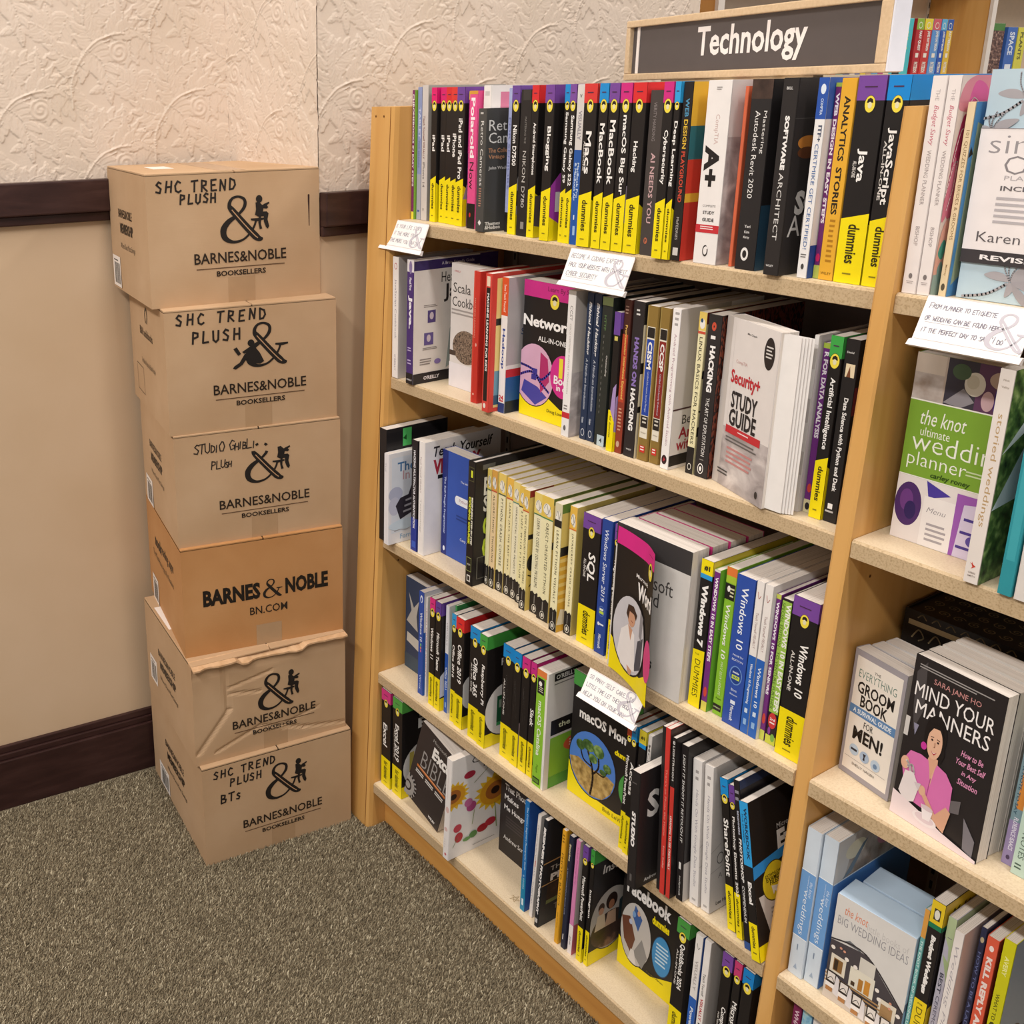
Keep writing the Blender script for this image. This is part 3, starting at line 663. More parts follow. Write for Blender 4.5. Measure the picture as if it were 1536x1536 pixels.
def book(sh, u0, u1, Y, h, d, col, label, spine=(), cover=(), lean=0.0, yaw=0.0, face=False, hard=False, z=None, cw=None, group=None, name=None, pages=None, rx=0.0, bandtop=None):
    t = u1 - u0 if not face else face
    zz = ZS[sh - 1] + .0004 if z is None else z
    if face:   # front cover towards the aisle, spine to the left
        root = empty(name or ('hardcover_book' if hard else 'paperback_book'), (u0, Y + t, zz), -math.pi / 2 + math.radians(yaw)); d = u1 - u0
        if lean: root.rotation_euler.rotate_axis('X', 0)
    else:
        root = empty(name or ('hardcover_book' if hard else 'paperback_book'), (u0, Y, zz), math.radians(yaw), lean)
    if rx: root.rotation_euler[0] = rx
    tag(root, label, 'book', group or GROUPS[sh - 1])
    c = .0026 if hard else .0006
    r = min(.0016, t * .2)
    m = ink(col) if isinstance(col, str) else col
    mb = MB()
    outer = [(0, d), (0, r), (r * .3, r * .3), (r, 0), (t - r, 0), (t - r * .3, r * .3), (t, r), (t, d)]
    inner = [(c, d), (c, c + r * .5), (c, c), (c + r * .4, c), (t - c - r * .4, c), (t - c, c), (t - c, c + r * .5), (t - c, d)]
    n = 8
    vs = [(x, y, 0) for x, y in outer] + [(x, y, h) for x, y in outer] + [(x, y, 0) for x, y in inner] + [(x, y, h) for x, y in inner]
    fs = []
    for i in range(n - 1):
        fs += [(i, i + 1, n + i + 1, n + i), (2 * n + i + 1, 2 * n + i, 3 * n + i, 3 * n + i + 1), (n + i, n + i + 1, 3 * n + i + 1, 3 * n + i), (i + 1, i, 2 * n + i, 2 * n + i + 1)]
    fs += [(0, n, 3 * n, 2 * n), (n - 1, 2 * n + n - 1, 3 * n + n - 1, 2 * n - 1)]
    mb.mesh(vs, fs, m); mb.build('cover', root)
    ov = .003 if hard else .0005
    pb = MB(); pb.box((c + .0001, c + .0002, ov), (t - c - .0001, d - (.003 if hard else .0006), h - ov), PAPER if pages is None else pages); pb.build('page_block', root)
    if spine:
        p = Print(t, h, lambda a, b, l: (a, -l, b)); p.rect(.0004, t - .0004, .0004, h - .0004, m); draw(p, t, h, spine); p.build('spine_print', root)
    if cover:
        p = Print(d, h, lambda a, b, l: (t + l, a, b)); p.rect(.0012, d - .0002, .0004, h - .0004, m); draw(p, cw or d, h, cover); p.build('cover_print', root)
    return root
def D(title, band, zt=.70, zb=.46, t=.018, flat=0, sub=None, sz=.40, tx=.52, ital=0, cov=(), foot='dummies', ed=1, two=None):
    """black and yellow guide: spine and front elements"""
    br = min(.0064, t * .40)
    yl = [('R', 0, 1, 0, .30, YL)] if flat else [('P', [(0, 0), (1, 0), (1, .352), (0, .318)], YL)]
    s = [('R', 0, 1, .885, 1, band)] + yl + [('B', .5, .868, br, 1.5)]
    if ed: s.append(('R', .25, .7, .945, .951, '#4a2a4a'))
    s += [('T', title, '#f6f2ee', zt, zb, tx, sz * 1.22, .022, ital)]
    if sub: s.append(('T', sub, '#d8d2cc', zt - .06, zb + .02, .24, .14, .02))
    s += [('T', foot, '#352f0c', .295 if not flat else .265, .10 if not flat else .08, .52, .42, .02, .12 if flat else 0), ('R', .3, .62, .045, .052, '#8a7d18')]
    c = [('R', 0, 1, .885, 1, band)] + ([('R', 0, 1, 0, .13, YL), ('P', [(0, 0), (.25, 0), (.25, .16), (0, .30)], YL)] if not flat else [('R', 0, 1, 0, .12, YL)]) + list(cov)
    return dict(col=K, spine=s, cover=c)
def dum(sh, u0, u1, Y, label, title, band, zt=.70, zb=.46, h=.2335, d=.186, lean=0, yaw=0, cw=None, **kw):
    q = D(title, band, zt, zb, t=u1 - u0, **kw); return book(sh, u0, u1, Y, h, d, q['col'], label, q['spine'], q['cover'], lean=lean, yaw=yaw, cw=cw)
PH_ROOM = pattern('photo_office', [(.2, '#3a302b'), (.42, '#8d7a6c'), (.6, '#cfc6c2'), (.8, '#efe9e6')], (16, 16, 16), 5, .4)
PH_DARK = pattern('photo_dark', [(.3, '#241d1b'), (.55, '#4d3b34'), (.75, '#b48a70')], (26, 26, 26), 5, .4)
PH_GREEN = pattern('photo_garden', [(.3, '#1d2a18'), (.5, '#4a6a34'), (.65, '#86a35c'), (.85, '#c9cfb0')], (70, 70, 70), 6, .4)
PH_ROCK = pattern('photo_mountains', [(.3, '#8f8584'), (.5, '#b9afae'), (.7, '#e2d9d6')], (22, 22, 30), 6, .4, dist=.8)
PH_GREY = pattern('grey_fade', [(.3, '#bdb4ae'), (.7, '#d8d0ca')], (6, 6, 6), 2, .4)
CODEP = pattern('code_print', [(.35, '#2a1714'), (.5, '#4a241c'), (.6, '#7a3b2a')], (500, 500, 160), 2, .45, 'voronoi')
LEOP = pattern('animal_engraving', [(.4, '#3d2f27'), (.5, '#a08a76'), (.6, '#5a473b')], (240, 240, 240), 3, .5, dist=1)

# ---- top shelf
book(1, .003, .010, .079, .230, .17, '#7fae3c', 'slim green book with purple spine lettered in white, far left of the top shelf', [('R', 0, 1, 0, 1, '#7a2f63'), ('R', 0, 1, 0, .06, '#e8dc4a'), ('T', 'CHROMEBOOKS IN EASY STEPS', '#f3eaee', .97, .26, .5, .62, .03)])
book(1, .0125, .0245, .084, .235, .17, '#8f9ac4', 'pale lavender blue book next to the slim green one on the top shelf', [('R', 0, 1, 0, .35, '#a9acb6'), ('T', 'TABLET', '#cdd3ec', .85, .62, .5, .5), ('T', 'FOR SENIORS', '#6f78a6', .6, .4, .4, .35), ('R', .2, .7, .06, .075, '#4c62a0')])
book(1, .0265, .0440, .083, .238, .18, '#cfc8c4', 'light grey book with thin red and black lettering, third on the top shelf', [('T', 'Teach Yourself VISUALLY', '#7a4a48', .78, .46, .35, .3), ('T', 'iPhone 14', '#7f7a78', .44, .25, .4, .36), ('H', 'V', '#6b6866', .4, .08, .3)], [('R', 0, 1, 0, 1, '#aaa39c')])
dum(1, .056, .0715, .081, 'black guide with magenta band, first of the tight yellow-footed group on the top shelf', 'iPad', '#e2186f', .655, .535)
dum(1, .0765, .0925, .085, 'black guide with magenta band and price tag, second of the tight yellow-footed group', 'iPad', '#d9206f', .655, .535)
dum(1, .0945, .1110, .083, 'black guide with red band, middle of the tight yellow-footed group on the top shelf', 'iPad', RD, .655, .535)
dum(1, .1125, .1320, .080, 'black guide with red band, fourth of the tight yellow-footed group on the top shelf', 'iPhone', '#df3a34', .67, .50)
dum(1, .1335, .1540, .075, 'black guide with purple band and long white title, fifth of the tight yellow-footed group', 'iPad and iPad Pro', '#6f4497', .78, .345, cov=[('R', 0, 1, 0, .2, YL), ('P', [(0, .2), (.12, .5), (.5, .5), (.5, .2)], '#a894a0')])
book(1, .1575, .1660, .081, .226, .17, '#6b2a6a', 'thin purple and magenta book left of the bright pink spine', [('R', 0, 1, .55, 1, '#a01f72'), ('R', 0, 1, .94, 1, '#e3c04a'), ('T', 'iPAD FOR SENIORS IN EASY STEPS', '#f2e3ee', .93, .2, .5, .55, .03)])
book(1, .1720, .1925, .070, .227, .17, '#e5528f', 'bright pink book with large white lettering on the top shelf', [('R', 0, 1, 0, .185, K), ('R', 0, 1, .975, 1, '#d99a3c'), ('T', 'Polaroid', '#fbf1f4', .95, .52, .45, .5, .03), ('T', 'Now', '#2a1c22', .49, .29, .45, .5, .0), ('E', .4, .1, .0022, .004, '#c8322e')])
book(1, .1965, .2145, .079, .235, .17, '#ece7e3', 'white book with pink panel standing behind the dark grey camera book', [('R', .2, .8, .93, .96, '#c9c3bf')], [('R', .12, 1, .05, .955, '#d9829f'), ('S', [(.3, .88), (.36, .92), (.34, .86), (.42, .9)], .0018, '#4a2a3a'), ('H', 'the', '#4a2a3a', .40, .89, .22), ('H', 'Ca', '#fbeef3', .8, .87, .4)])
book(1, .2165, .2365, .052, .199, .165, '#4a4947', 'short dark grey book about retro cameras with white lettering', [('T', 'Retro Cameras', '#d9d6d2', .90, .38, .5, .36, .0), ('L', .3, .6, .36, .2, 8, '#b5806a'), ('P', [(.3, .075), (.5, .05), (.7, .075), (.5, .1)], '#e6e2de'), ('R', .25, .6, .955, .97, '#bdb9b5')], [('H', 'Retro', '#eceae6', .36, .865, .62, .0, 0, .017), ('H', 'Cameras', '#eceae6', .50, .765, .90, .0, 0, .017), ('H', 'The Collector', '#c08d6a', .33, .665, .56, .02, 0, .0075), ('H', 'Vintage', '#c08d6a', .22, .61, .33, .02, 0, .0085), ('H', 'John Wade', '#d8d5d1', .26, .52, .40, .02, 0, .0065), ('H', 'Thames', '#e4e1dd', .18, .068, .32, .03, 0, .006), ('H', '&Hudson', '#e4e1dd', .18, .036, .32, .03, 0, .006)], cw=0.105)
book(1, .2500, .2590, .086, .230, .17, '#a7aed8', 'thin lavender spine right of the short dark grey camera book', [('R', 0, 1, 0, .14, K), ('T', 'FOR SENIORS', '#7a82b4', .8, .3, .5, .5)])
dum(1, .2750, .2935, .070, 'black guide with purple band and camera picture, right of the thin lavender spine', 'Nikon D7500', '#6b4796', .74, .47, cov=[('P', [(0, .14), (.16, .1), (.16, .52), (.06, .5), (0, .38)], '#b9b4b6'), ('P', [(0, .2), (.12, .2), (.12, .36), (0, .3)], '#3a2626')])
book(1, .2980, .3225, .068, .227, .175, '#252222', 'black book with widely spaced silver lettering between two yellow-footed guides', [('T', 'MASTERING THE', '#8d8884', .82, .64, .5, .16, .0), ('T', 'NIKON D780', '#c6c1bc', .59, .2, .5, .30, .0), ('R', .2, .9, .93, 1, '#3a3634'), ('R', .4, .7, .05, .1, '#8d8884')])
dum(1, .3245, .3400, .066, 'black guide with red band beside the silver lettered black book', 'Android Smartphones', RD, .76, .42, cov=[('P', [(0, .08), (.25, .05), (.25, .3), (0, .28)], '#5e5350')])
dum(1, .3640, .3835, .056, 'black guide with purple band and violet picture, spine lettered Blogging', 'Blogging', PU, .74, .455, cov=[('P', [(0, .16), (.35, .06), (.35, .46), (.15, .44), (0, .36)], '#a23fa4'), ('R', .09, .33, .19, .32, '#efe6ea')], cw=.12)
dum(1, .3985, .4095, .062, 'very thin black guide with blue band, left of a similar purple-banded one', 'Samsung Galaxy S9', BL, .83, .385, sz=.5)
dum(1, .4108, .4240, .060, 'thin black guide with purple band, right of the thin blue-banded one', 'Samsung Galaxy S22', '#7c4d9e', .81, .37, sz=.5)
book(1, .4258, .4410, .0595, .233, .17, '#dcd6d2', 'half white half blue spine between yellow-footed guides on the top shelf', [('R', 0, 1, 0, .60, '#2458a8'), ('T', 'VISUALLY', '#8f8a94', .84, .66, .5, .45, .02), ('T', 'MacBook Pro', '#cfe0f4', .52, .30, .62, .26, .02), ('T', '& MacBook Air', '#cfe0f4', .52, .28, .3, .26, .02), ('H', 'V', '#55504e', .5, .93, .3), ('R', .35, .5, .16, .19, '#dfe8f4'), ('R', .35, .65, .06, .12, '#9fc0e4')])
dum(1, .4450, .4700, .054, 'thick black guide with red band, first right of the half white half blue spine', 'Macs', '#d83a38', .716, .455, sub='ALL-IN-ONE', sz=.36)
dum(1, .4740, .4910, .0545, 'black guide with blue band in the run between two red-banded guides', 'MacBook', BL, .765, .40, sz=.44)
dum(1, .4930, .5115, .0540, 'black guide with purple band in the run between two red-banded guides', 'MacBook', PU, .785, .40, sz=.46)
dum(1, .5130, .5335, .0545, 'black guide with pink band in the run between two red-banded guides', 'macOS Big Sur', '#d12b80', .815, .345, sz=.42, cov=[('P', [(0, .18), (.1, .1), (.1, .42), (0, .40)], '#b7a9b8')])
dum(1, .5350, .5585, .0550, 'black guide with red band, spine lettered Hacking, on the top shelf', 'Hacking', RD, .665, .485, sz=.32, tx=.4)
book(1, .5620, .5855, .059, .223, .16, '#48413f', 'dark slate spine lettered AI NEEDS YOU on the top shelf', [('T', 'VERITY HARDING', '#8f8685', .93, .70, .4, .22, .0), ('T', 'AI NEEDS YOU', '#cfa9ab', .63, .20, .5, .32, .02), ('E', .4, .09, .003, .0045, '#c0694c'), ('H', 'P', '#48413f', .4, .09, .14, .03)])
dum(1, .5940, .6100, .047, 'black guide with pink band, spine lettered Cybersecurity', 'Cybersecurity', '#d02b82', .735, .43, sz=.42)
dum(1, .6115, .6208, .048, 'thin black guide with pale blue band, spine lettered Deep Learning', 'Deep Learning', '#2fa0dc', .785, .42, sz=.6)
book(1, .6222, .6375, .0515, .233, .17, '#231f1f', 'black book with colourful striped cover, spine lettered WEB DESIGN PLAYGROUND', [('T', 'WEB', '#4f93b8', .91, .81, .5, .40, .02), ('T', 'DESIGN', '#e6bb3c', .795, .635, .5, .40, .02), ('T', 'PLAYGROUND', '#cf4b36', .62, .335, .5, .40, .02), ('T', 'McFEDRIES', '#bdb7b2', .25, .12, .5, .26, .0), ('R', .25, .8, .03, .075, '#cfcac6')], [('R', 0, 1, .76, 1, '#e6b43a'), ('R', 0, 1, .575, .76, '#2f6a72'), ('R', 0, 1, .385, .575, '#cf3d2c'), ('R', 0, 1, .335, .385, '#e6b43a'), ('R', 0, 1, 0, .335, '#c4372b'), ('H', 'WEB DESIGN', '#4a2a18', .62, .81, .6, .03), ('H', 'PLAY', '#7a1d18', .5, .52, .45, .03)])
book(1, .6550, .6910, .058, .234, .187, '#efe9e6', 'thick white study guide with large black A+ on the spine', [('T', 'CompTIA', '#c9a9a4', .82, .66, .5, .22, .0), ('T', 'A+', '#231f1f', .655, .43, .42, .62, .05), ('H', 'COMPLETE', '#5a5553', .5, .325, .55, .0), ('H', 'STUDY', '#3a3534', .5, .288, .5, .03), ('H', 'GUIDE', '#3a3534', .5, .248, .5, .03), ('R', .0, 1, .175, .22, '#c8323a'), ('L', .2, .8, .212, .188, 2, '#f1dcdc'), ('E', .5, .075, .0042, .0075, '#3a3534'), ('E', .5, .075, .0028, .0052, '#efe9e6'), ('R', .5, .62, .085, .1, '#efe9e6'), ('L', .38, .62, .965, .945, 2, '#8a8583')], [('R', 0, 1, 0, 1, PH_ROCK), ('R', 0, 1, .7, 1, '#d8d0cd')])
book(1, .7035, .7085, .067, .226, .17, '#d96a48', 'very thin orange spine beside the thick white study guide')
book(1, .7200, .7490, .058, .234, .187, '#272425', 'black spine with a steel framework photograph at its top, on the top shelf', [('R', 0, 1, .90, 1, PH_DARK), ('T', 'Mastering', '#e8e4e1', .84, .62, .74, .2, .0), ('T', 'Autodesk Revit 2020', '#e8e4e1', .84, .385, .4, .24, .0), ('H', 'Yori', '#dcd8d5', .46, .235, .3, .02), ('H', 'Kim', '#dcd8d5', .46, .205, .25, .02), ('H', 'Kirby', '#dcd8d5', .46, .175, .3, .02), ('E', .45, .085, .0055, .0085, '#e8e4e1'), ('E', .45, .085, .003, .005, '#272425')], [('R', 0, .5, 0, .35, '#2f4f66')])
book(1, .7700, .7905, .047, .2345, .187, '#2a2626', 'black book about a software architect with an orange egg on its cover', [('T', 'SOFTWARE', '#f2eeeb', .815, .545, .5, .30, .05), ('T', 'ARCHITECT', '#d9d5d2', .53, .185, .5, .30, .0), ('H', 'BILL', '#d9d5d2', .45, .95, .4, .02), ('H', 'WILEY', '#d9d5d2', .4, .05, .5, .02)], [('R', .0, 1, .80, .803, '#4f4a49'), ('F', .24, .68, .16, .036, '#b8762f'), ('F', .24, .63, .15, .03, '#5a3218'), ('H', 'SOFT', '#cfcbc8', .5, .375, .72, .05, 0, .030), ('H', 'ARCH', '#cfcbc8', .46, .255, .78, .0, 0, .026)], cw=0.125)
book(1, .8080, .8210, .059, .234, .187, '#eeeae8', 'white spine with blue top, spine telling to get certified', [('R', 0, 1, .80, 1, '#2c54a8'), ('E', .5, .945, .0032, .0058, '#dfe8f4'), ('T', 'COMPTIA', '#cfdcf2', .9, .82, .5, .25, .02), ('T', 'ITF+', '#3f4a63', .77, .69, .6, .36, .03), ('T', 'CERTMIKE GET CERTIFIED!', '#4d6fa5', .68, .15, .5, .36, .0), ('L', .2, .8, .125, .1, 2, '#6b6866'), ('E', .5, .06, .002, .0034, '#4a4644')], [('R', 0, 1, .8, 1, '#3a5fae'), ('R', 0, 1, 0, .8, '#e4dfdc'), ('R', 0, .3, 0, .17, '#2c4a94')])
book(1, .8222, .8295, .0705, .228, .17, '#6d2a6b', 'thin purple spine lettered WEB DESIGN IN EASY STEPS', [('R', 0, 1, .98, 1, '#9fb24a'), ('R', 0, 1, 0, .07, '#b9c25a'), ('T', 'WEB DESIGN IN EASY STEPS', '#f4e8f0', .95, .29, .5, .58, .04), ('E', .5, .11, .0026, .005, '#c9285f')], [('R', 0, 1, .97, 1, '#9fb24a')])
book(1, .8312, .8500, .067, .233, .16, '#e5ab34', 'amber spine lettered ANALYTICS STORIES', [('T', 'ANALYTICS', '#2c2418', .915, .60, .5, .40, .03), ('T', 'STORIES', '#2c2418', .57, .335, .5, .40, .03), ('L', .35, .75, .31, .08, 9, '#b07a1c'), ('H', 'WILEY', '#6a4a12', .5, .035, .7, .0)])
dum(1, .8520, .8850, .066, 'thick black guide with purple band, next to the amber spine', 'Java', PU, .66, .50, h=.235, sub='ALL-IN-ONE', sz=.30, tx=.46)
dum(1, .8870, .9125, .066, 'thick black guide with bright blue band at the right end of the top shelf', 'JavaScript', '#1487d4', .76, .40, h=.235, sub='ALL-IN-ONE', sz=.34, tx=.46)

# ---- second shelf
book(2, .003, .0215, .038, .232, .178, '#efe9e6', 'white spine with a red ring at the far left of the second shelf', [('E', .5, .925, .0042, .0062, '#b8404c'), ('E', .5, .925, .0030, .0048, '#efe9e6'), ('T', 'JavaScript Cookbook', '#9c94a0', .82, .33, .5, .36, .0), ('T', "O'REILLY", '#b3a8b0', .2, .06, .5, .24)], [('R', 0, 1, 0, 1, PH_GREY)])
book(2, .0545, .0745, .033, .233, .200, '#4a3273', 'brain-friendly guide with purple spine and small portrait photographs on its cover', [('R', 0, 1, .905, 1, '#e6e0e4'), ('E', .5, .94, .0045, .012, '#8a7aa8'), ('T', 'Head First', '#e8e0ee', .86, .76, .5, .35, .02), ('T', 'Java.', '#f2ecf4', .72, .45, .5, .6, .04), ('L', .2, .8, .3, .26, 2, '#b9a8d0'), ('L', .2, .8, .2, .15, 2, '#b9a8d0'), ('R', 0, 1, 0, .09, '#262224'), ('H', "O'REILLY", '#e6e0e4', .5, .035, .8, .02)],
     [('R', 0, 1, 0, 1, '#e4ddd6'), ('R', 0, 1, .915, .99, '#3d2f66'), ('H', 'A Brain-Friendly Guide', '#e8e0ea', .66, .952, .5, .0), ('H', 'Head First', '#2f2a2a', .66, .845, .50, .0, 0, .019), ('H', 'Java', '#2f2a2a', .66, .715, .42, .02, 0, .034), ('L', .15, .38, .635, .61, 2, '#8d8580'), ('R', .21, .33, .49, .59, '#5a4a80'), ('F', .27, .545, .03, .03, '#cfc0c8'), ('R', .16, .30, .31, .41, '#6a5a92'), ('F', .23, .365, .03, .03, '#cfc0c8'), ('L', .14, .36, .29, .265, 2, '#8d8580'), ('L', .1, .30, .2, .14, 3, '#8d8580'), ('F', .37, .165, .05, .022, '#8d7ab4'), ('P', [(.5, .1), (.56, .12), (.6, .5), (.55, .42)], '#9aa4a0'), ('R', 0, 1, 0, .085, '#262224'), ('H', "O'REILLY", '#e6e0e4', .28, .042, .24, .03)], cw=0.155)
book(2, .112, .2185, .089, .229, 0, '#ddd6d2', 'pale grey cookbook facing out with a curled-up animal engraving', cover=[('H', "O'REILLY", '#b8404c', .10, .94, .10), ('H', 'Scala', '#3f3a38', .175, .81, .27, .0, 0, .018), ('H', 'Cookbook', '#3f3a38', .28, .70, .50, .0, 0, .018), ('L', .02, .5, .64, .58, 2, '#a39b97'), ('F', .26, .345, .21, .135, LEOP), ('R', .0, .1, .26, .3, '#4a3a30'), ('R', 0, 1, 0, .2, '#e6e0e4')], face=.022, cw=.178)
book(2, .2215, .2375, .049, .232, .11, '#c6352b', 'plain red spine with faint lettering right of the pale grey cookbook', [('R', 0, .2, 0, 1, '#d2493a'), ('T', 'MACHINE LEARNING', '#e08a78', .8, .5, .3, .2), ('R', .25, .5, .06, .075, '#e8a89a'), ('E', .6, .45, .002, .003, '#e8a89a')])
book(2, .2740, .2900, .029, .237, .178, '#d3483f', 'red framed children\'s coding book with a yellow cover', [('R', .15, .75, .08, .90, '#211c1c'), ('T', 'MACHINE LEARNING FOR KIDS', '#f2eeea', .86, .30, .45, .30, .03), ('R', .2, .7, .91, .98, '#e8d0b8'), ('E', .4, .045, .0032, .0045, '#e8e0d4')], [('R', .06, .94, .03, .965, '#ecd28a'), ('R', .06, .94, .63, .68, '#2a2624'), ('R', .06, .94, .05, .12, '#3f5f7a'), ('R', .06, .94, .12, .3, '#6f9ab0'), ('F', .3, .38, .16, .1, '#f0dca0')])
book(2, .2935, .3090, .048, .231, .178, '#f0ebe8', 'white spine with orange top and big blue lettering lengthwise, second shelf', [('R', 0, 1, .725, 1, '#d9552c'), ('T', 'Sams Teach Yourself', '#f2d8c8', .95, .75, .5, .34, .02), ('T', 'Hadoop', '#2f4a94', .63, .33, .45, .52, .03), ('R', 0, 1, 0, .075, '#2a3f78'), ('H', '24', '#c8323a', .45, .115, .7, .03), ('R', .2, .8, .085, .095, '#c8323a')], [('R', 0, 1, .36, 1, '#b9b2b4'), ('R', .42, 1, .84, .98, '#b02a34'), ('H', 'Sams Teach', '#3a4a78', .55, .60, .6), ('H', 'Hadoop', '#24376f', .80, .49, 1.0, .03, 0, .027), ('R', 0, 1, .27, .33, '#c8323a'), ('R', 0, 1, 0, .27, '#2f5f9a'), ('F', .7, .17, .3, .07, '#7fb0d4'), ('R', 0, 1, 0, .09, '#1e2636'), ('H', 'SAMS', '#e8e4ea', .5, .045, .4, .03)], cw=0.125)
book(2, .319, .4435, .073, .229, 0, K, 'pink and black guide facing out with crossed network cables on its cover', cover=[('R', 0, 1, .885, 1, '#d0308a'), ('H', 'Learn By Step', '#7a2050', .45, .955, .32), ('B', .375, .875, .0105, 1.2), ('H', 'Networking', '#f4f0ee', .40, .70, .78, .035, 0, .024), ('H', 'ALL-IN-ONE', '#e8e4e2', .37, .595, .34, .02), ('P', [(0, 0), (1, 0), (1, .2), (.6, .12), (.5, .12), (0, .32)], YL), ('F', .17, .32, .245, .235, '#1f1a22'), ('F', .17, .32, .238, .228, '#d7a9c4'), ('P', [(.02, .18), (.2, .1), (.34, .18), (.22, .24), (.05, .27)], '#4a46a0'), ('P', [(.24, .5), (.33, .46), (.36, .3), (.26, .2), (.24, .3)], '#b0306a'), ('S', [(.0, .38), (.15, .36), (.26, .30), (.38, .38)], .004, '#4a3fa8'), ('S', [(.0, .30), (.14, .34), (.25, .28), (.36, .22)], .004, '#5a4ab4'), ('R', .15, .21, .33, .37, '#3a3590'), ('R', .14, .2, .285, .325, '#3a3590'), ('F', .52, .36, .15, .155, '#d0308a'), ('H', '10', '#f0dc3a', .56, .42, .18, .06, 0, .034), ('H', 'Books', '#f6eef2', .54, .33, .25, .03), ('H', 'in one', '#f6eef2', .54, .275, .18, .02), ('H', 'du', '#f0dc3a', .60, .545, .09, .05), ('H', 'Doug Lowe', '#6a5f10', .45, .085, .2)], face=.040, cw=.187)
book(2, .4470, .4630, .043, .232, .187, '#eeeae8', 'white spine with a small red block near its foot, right of the network cables cover', [('T', 'CCST', '#6b6866', .90, .80, .5, .32, .0), ('T', 'CISCO CERTIFIED SUPPORT TECHNICIAN', '#c3bcb8', .78, .3, .5, .2), ('R', 0, 1, .13, .17, '#c8323a'), ('L', .2, .7, .22, .18, 2, '#7f7a78'), ('E', .45, .06, .0026, .0044, '#6b6866')], [('R', 0, 1, 0, 1, PH_GREY), ('R', 0, 1, 0, .45, PH_ROCK)])
for u0, u1, yy, lb in ((.4740, .4870, .0555, 'left'), (.4878, .5020, .0565, 'right')):
    book(2, u0, u1, yy, .2315, .178, '#26344f', 'navy spine lettered Ethical Hacking, the %s one of the identical pair' % lb, [('T', 'Ethical Hacking', '#e6e4e4', .94, .585, .5, .48, .03, .2), ('T', 'A Hands-on Introduction', '#cfd4de', .56, .21, .5, .34, .0, .2), ('T', 'Graham', '#cfd4de', .155, .115, .4, .3), ('E', .5, .05, .0035, .006, '#c9cdd6'), ('E', .5, .05, .0027, .0047, '#26344f')])
book(2, .5070, .5270, .053, .230, .178, '#2c302d', 'dark spine with pale green top under the cyber security card', [('R', 0, 1, .945, 1, '#9db07a'), ('T', 'HTTP', '#5a7a4a', .88, .78, .35, .2), ('T', 'Outstanding', '#cfcbc6', .62, .48, .7, .18, .02), ('L', .3, .34, .75, .2, 14, '#8d8a84'), ('R', .3, 1, 0, .075, '#bccdd4'), ('H', '4', '#3a4044', .65, .04, .25, .03)])
q = D('Computer Interviews', '#6c479a', .70, .32, t=.012, cov=[('P', [(0, .15), (.2, .1), (.2, .48), (0, .4)], '#a794c4')])
book(2, .5380, .5500, .046, .213, .15, K, 'short black guide with purple top and yellow foot on the second shelf', [('R', 0, 1, .84, 1, '#6c479a'), ('R', 0, 1, 0, .30, YL), ('P', [(.3, .30), (1, .22), (1, .5), (.5, .46)], '#a98fc0'), ('T', 'for dummies', '#6a6010', .26, .1, .4, .3), ('R', .2, .7, .8, .83, '#d8c86a')], q['cover'])
book(2, .5515, .5640, .050, .233, .150, '#4a2620', 'brown and orange-red spine about programming interviews', [('R', 0, 1, 0, .5, '#8f3a2a'), ('R', .0, .8, .34, .78, '#b8452c'), ('T', 'Programming Interviews Exposed', '#e8b860', .84, .36, .45, .42, .03), ('L', .2, .75, .3, .14, 7, '#cf9a7a'), ('E', .4, .06, .003, .005, '#c7a58e'), ('L', .2, .7, .96, .9, 3, '#9a7a6c')])
book(2, .5680, .5880, .050, .2335, .187, '#2c2729', 'dark spine with large violet and white capitals HANDS ON HACKING', [('T', 'HANDS ON', '#8d74b8', .775, .465, .5, .42, .05), ('T', 'HACKING', '#f0ecea', .45, .175, .5, .42, .05), ('L', .3, .65, .95, .90, 2, '#d9d5d2'), ('H', 'WILEY', '#d9d5d2', .5, .05, .5, .02)], [('R', 0, 1, 0, 1, '#d9cdb0'), ('R', 0, 1, .55, .62, K), ('R', 0, 1, .86, 1, K), ('R', 0, 1, .3, .34, K)])
for u0, u1, yy, cc, ttl, sub, lb in ((.5910, .6098, .053, '#2746a0', 'CISM', 'Certified Information Security Manager', 'blue'), (.6112, .6280, .056, '#8a2b26', 'CCSP', 'Certified Cloud Security Professional', 'dark red')):
    book(2, u0, u1, yy, .230, .187, '#8d7138', 'gold exam guide with %s title panel on the second shelf' % lb, [('R', .02, .12, 0, 1, '#a58a4e'), ('R', .12, .84, .15, .87, '#e8e0cf'), ('R', .15, .82, .80, .865, '#272220'), ('R', .15, .82, .30, .79, cc), ('T', ttl, '#f2eeea', .775, .60, .48, .42, .04), ('T', sub, '#cfd4e6', .585, .32, .48, .20, .0), ('R', .15, .82, .22, .295, '#272220'), ('L', .3, .7, .285, .235, 2, '#cfc8bc'), ('H', 'Gregory', '#8a8070', .48, .185, .5), ('R', .25, .75, .055, .10, '#c8362e'), ('L', .32, .7, .095, .06, 2, '#f2e4e0')])
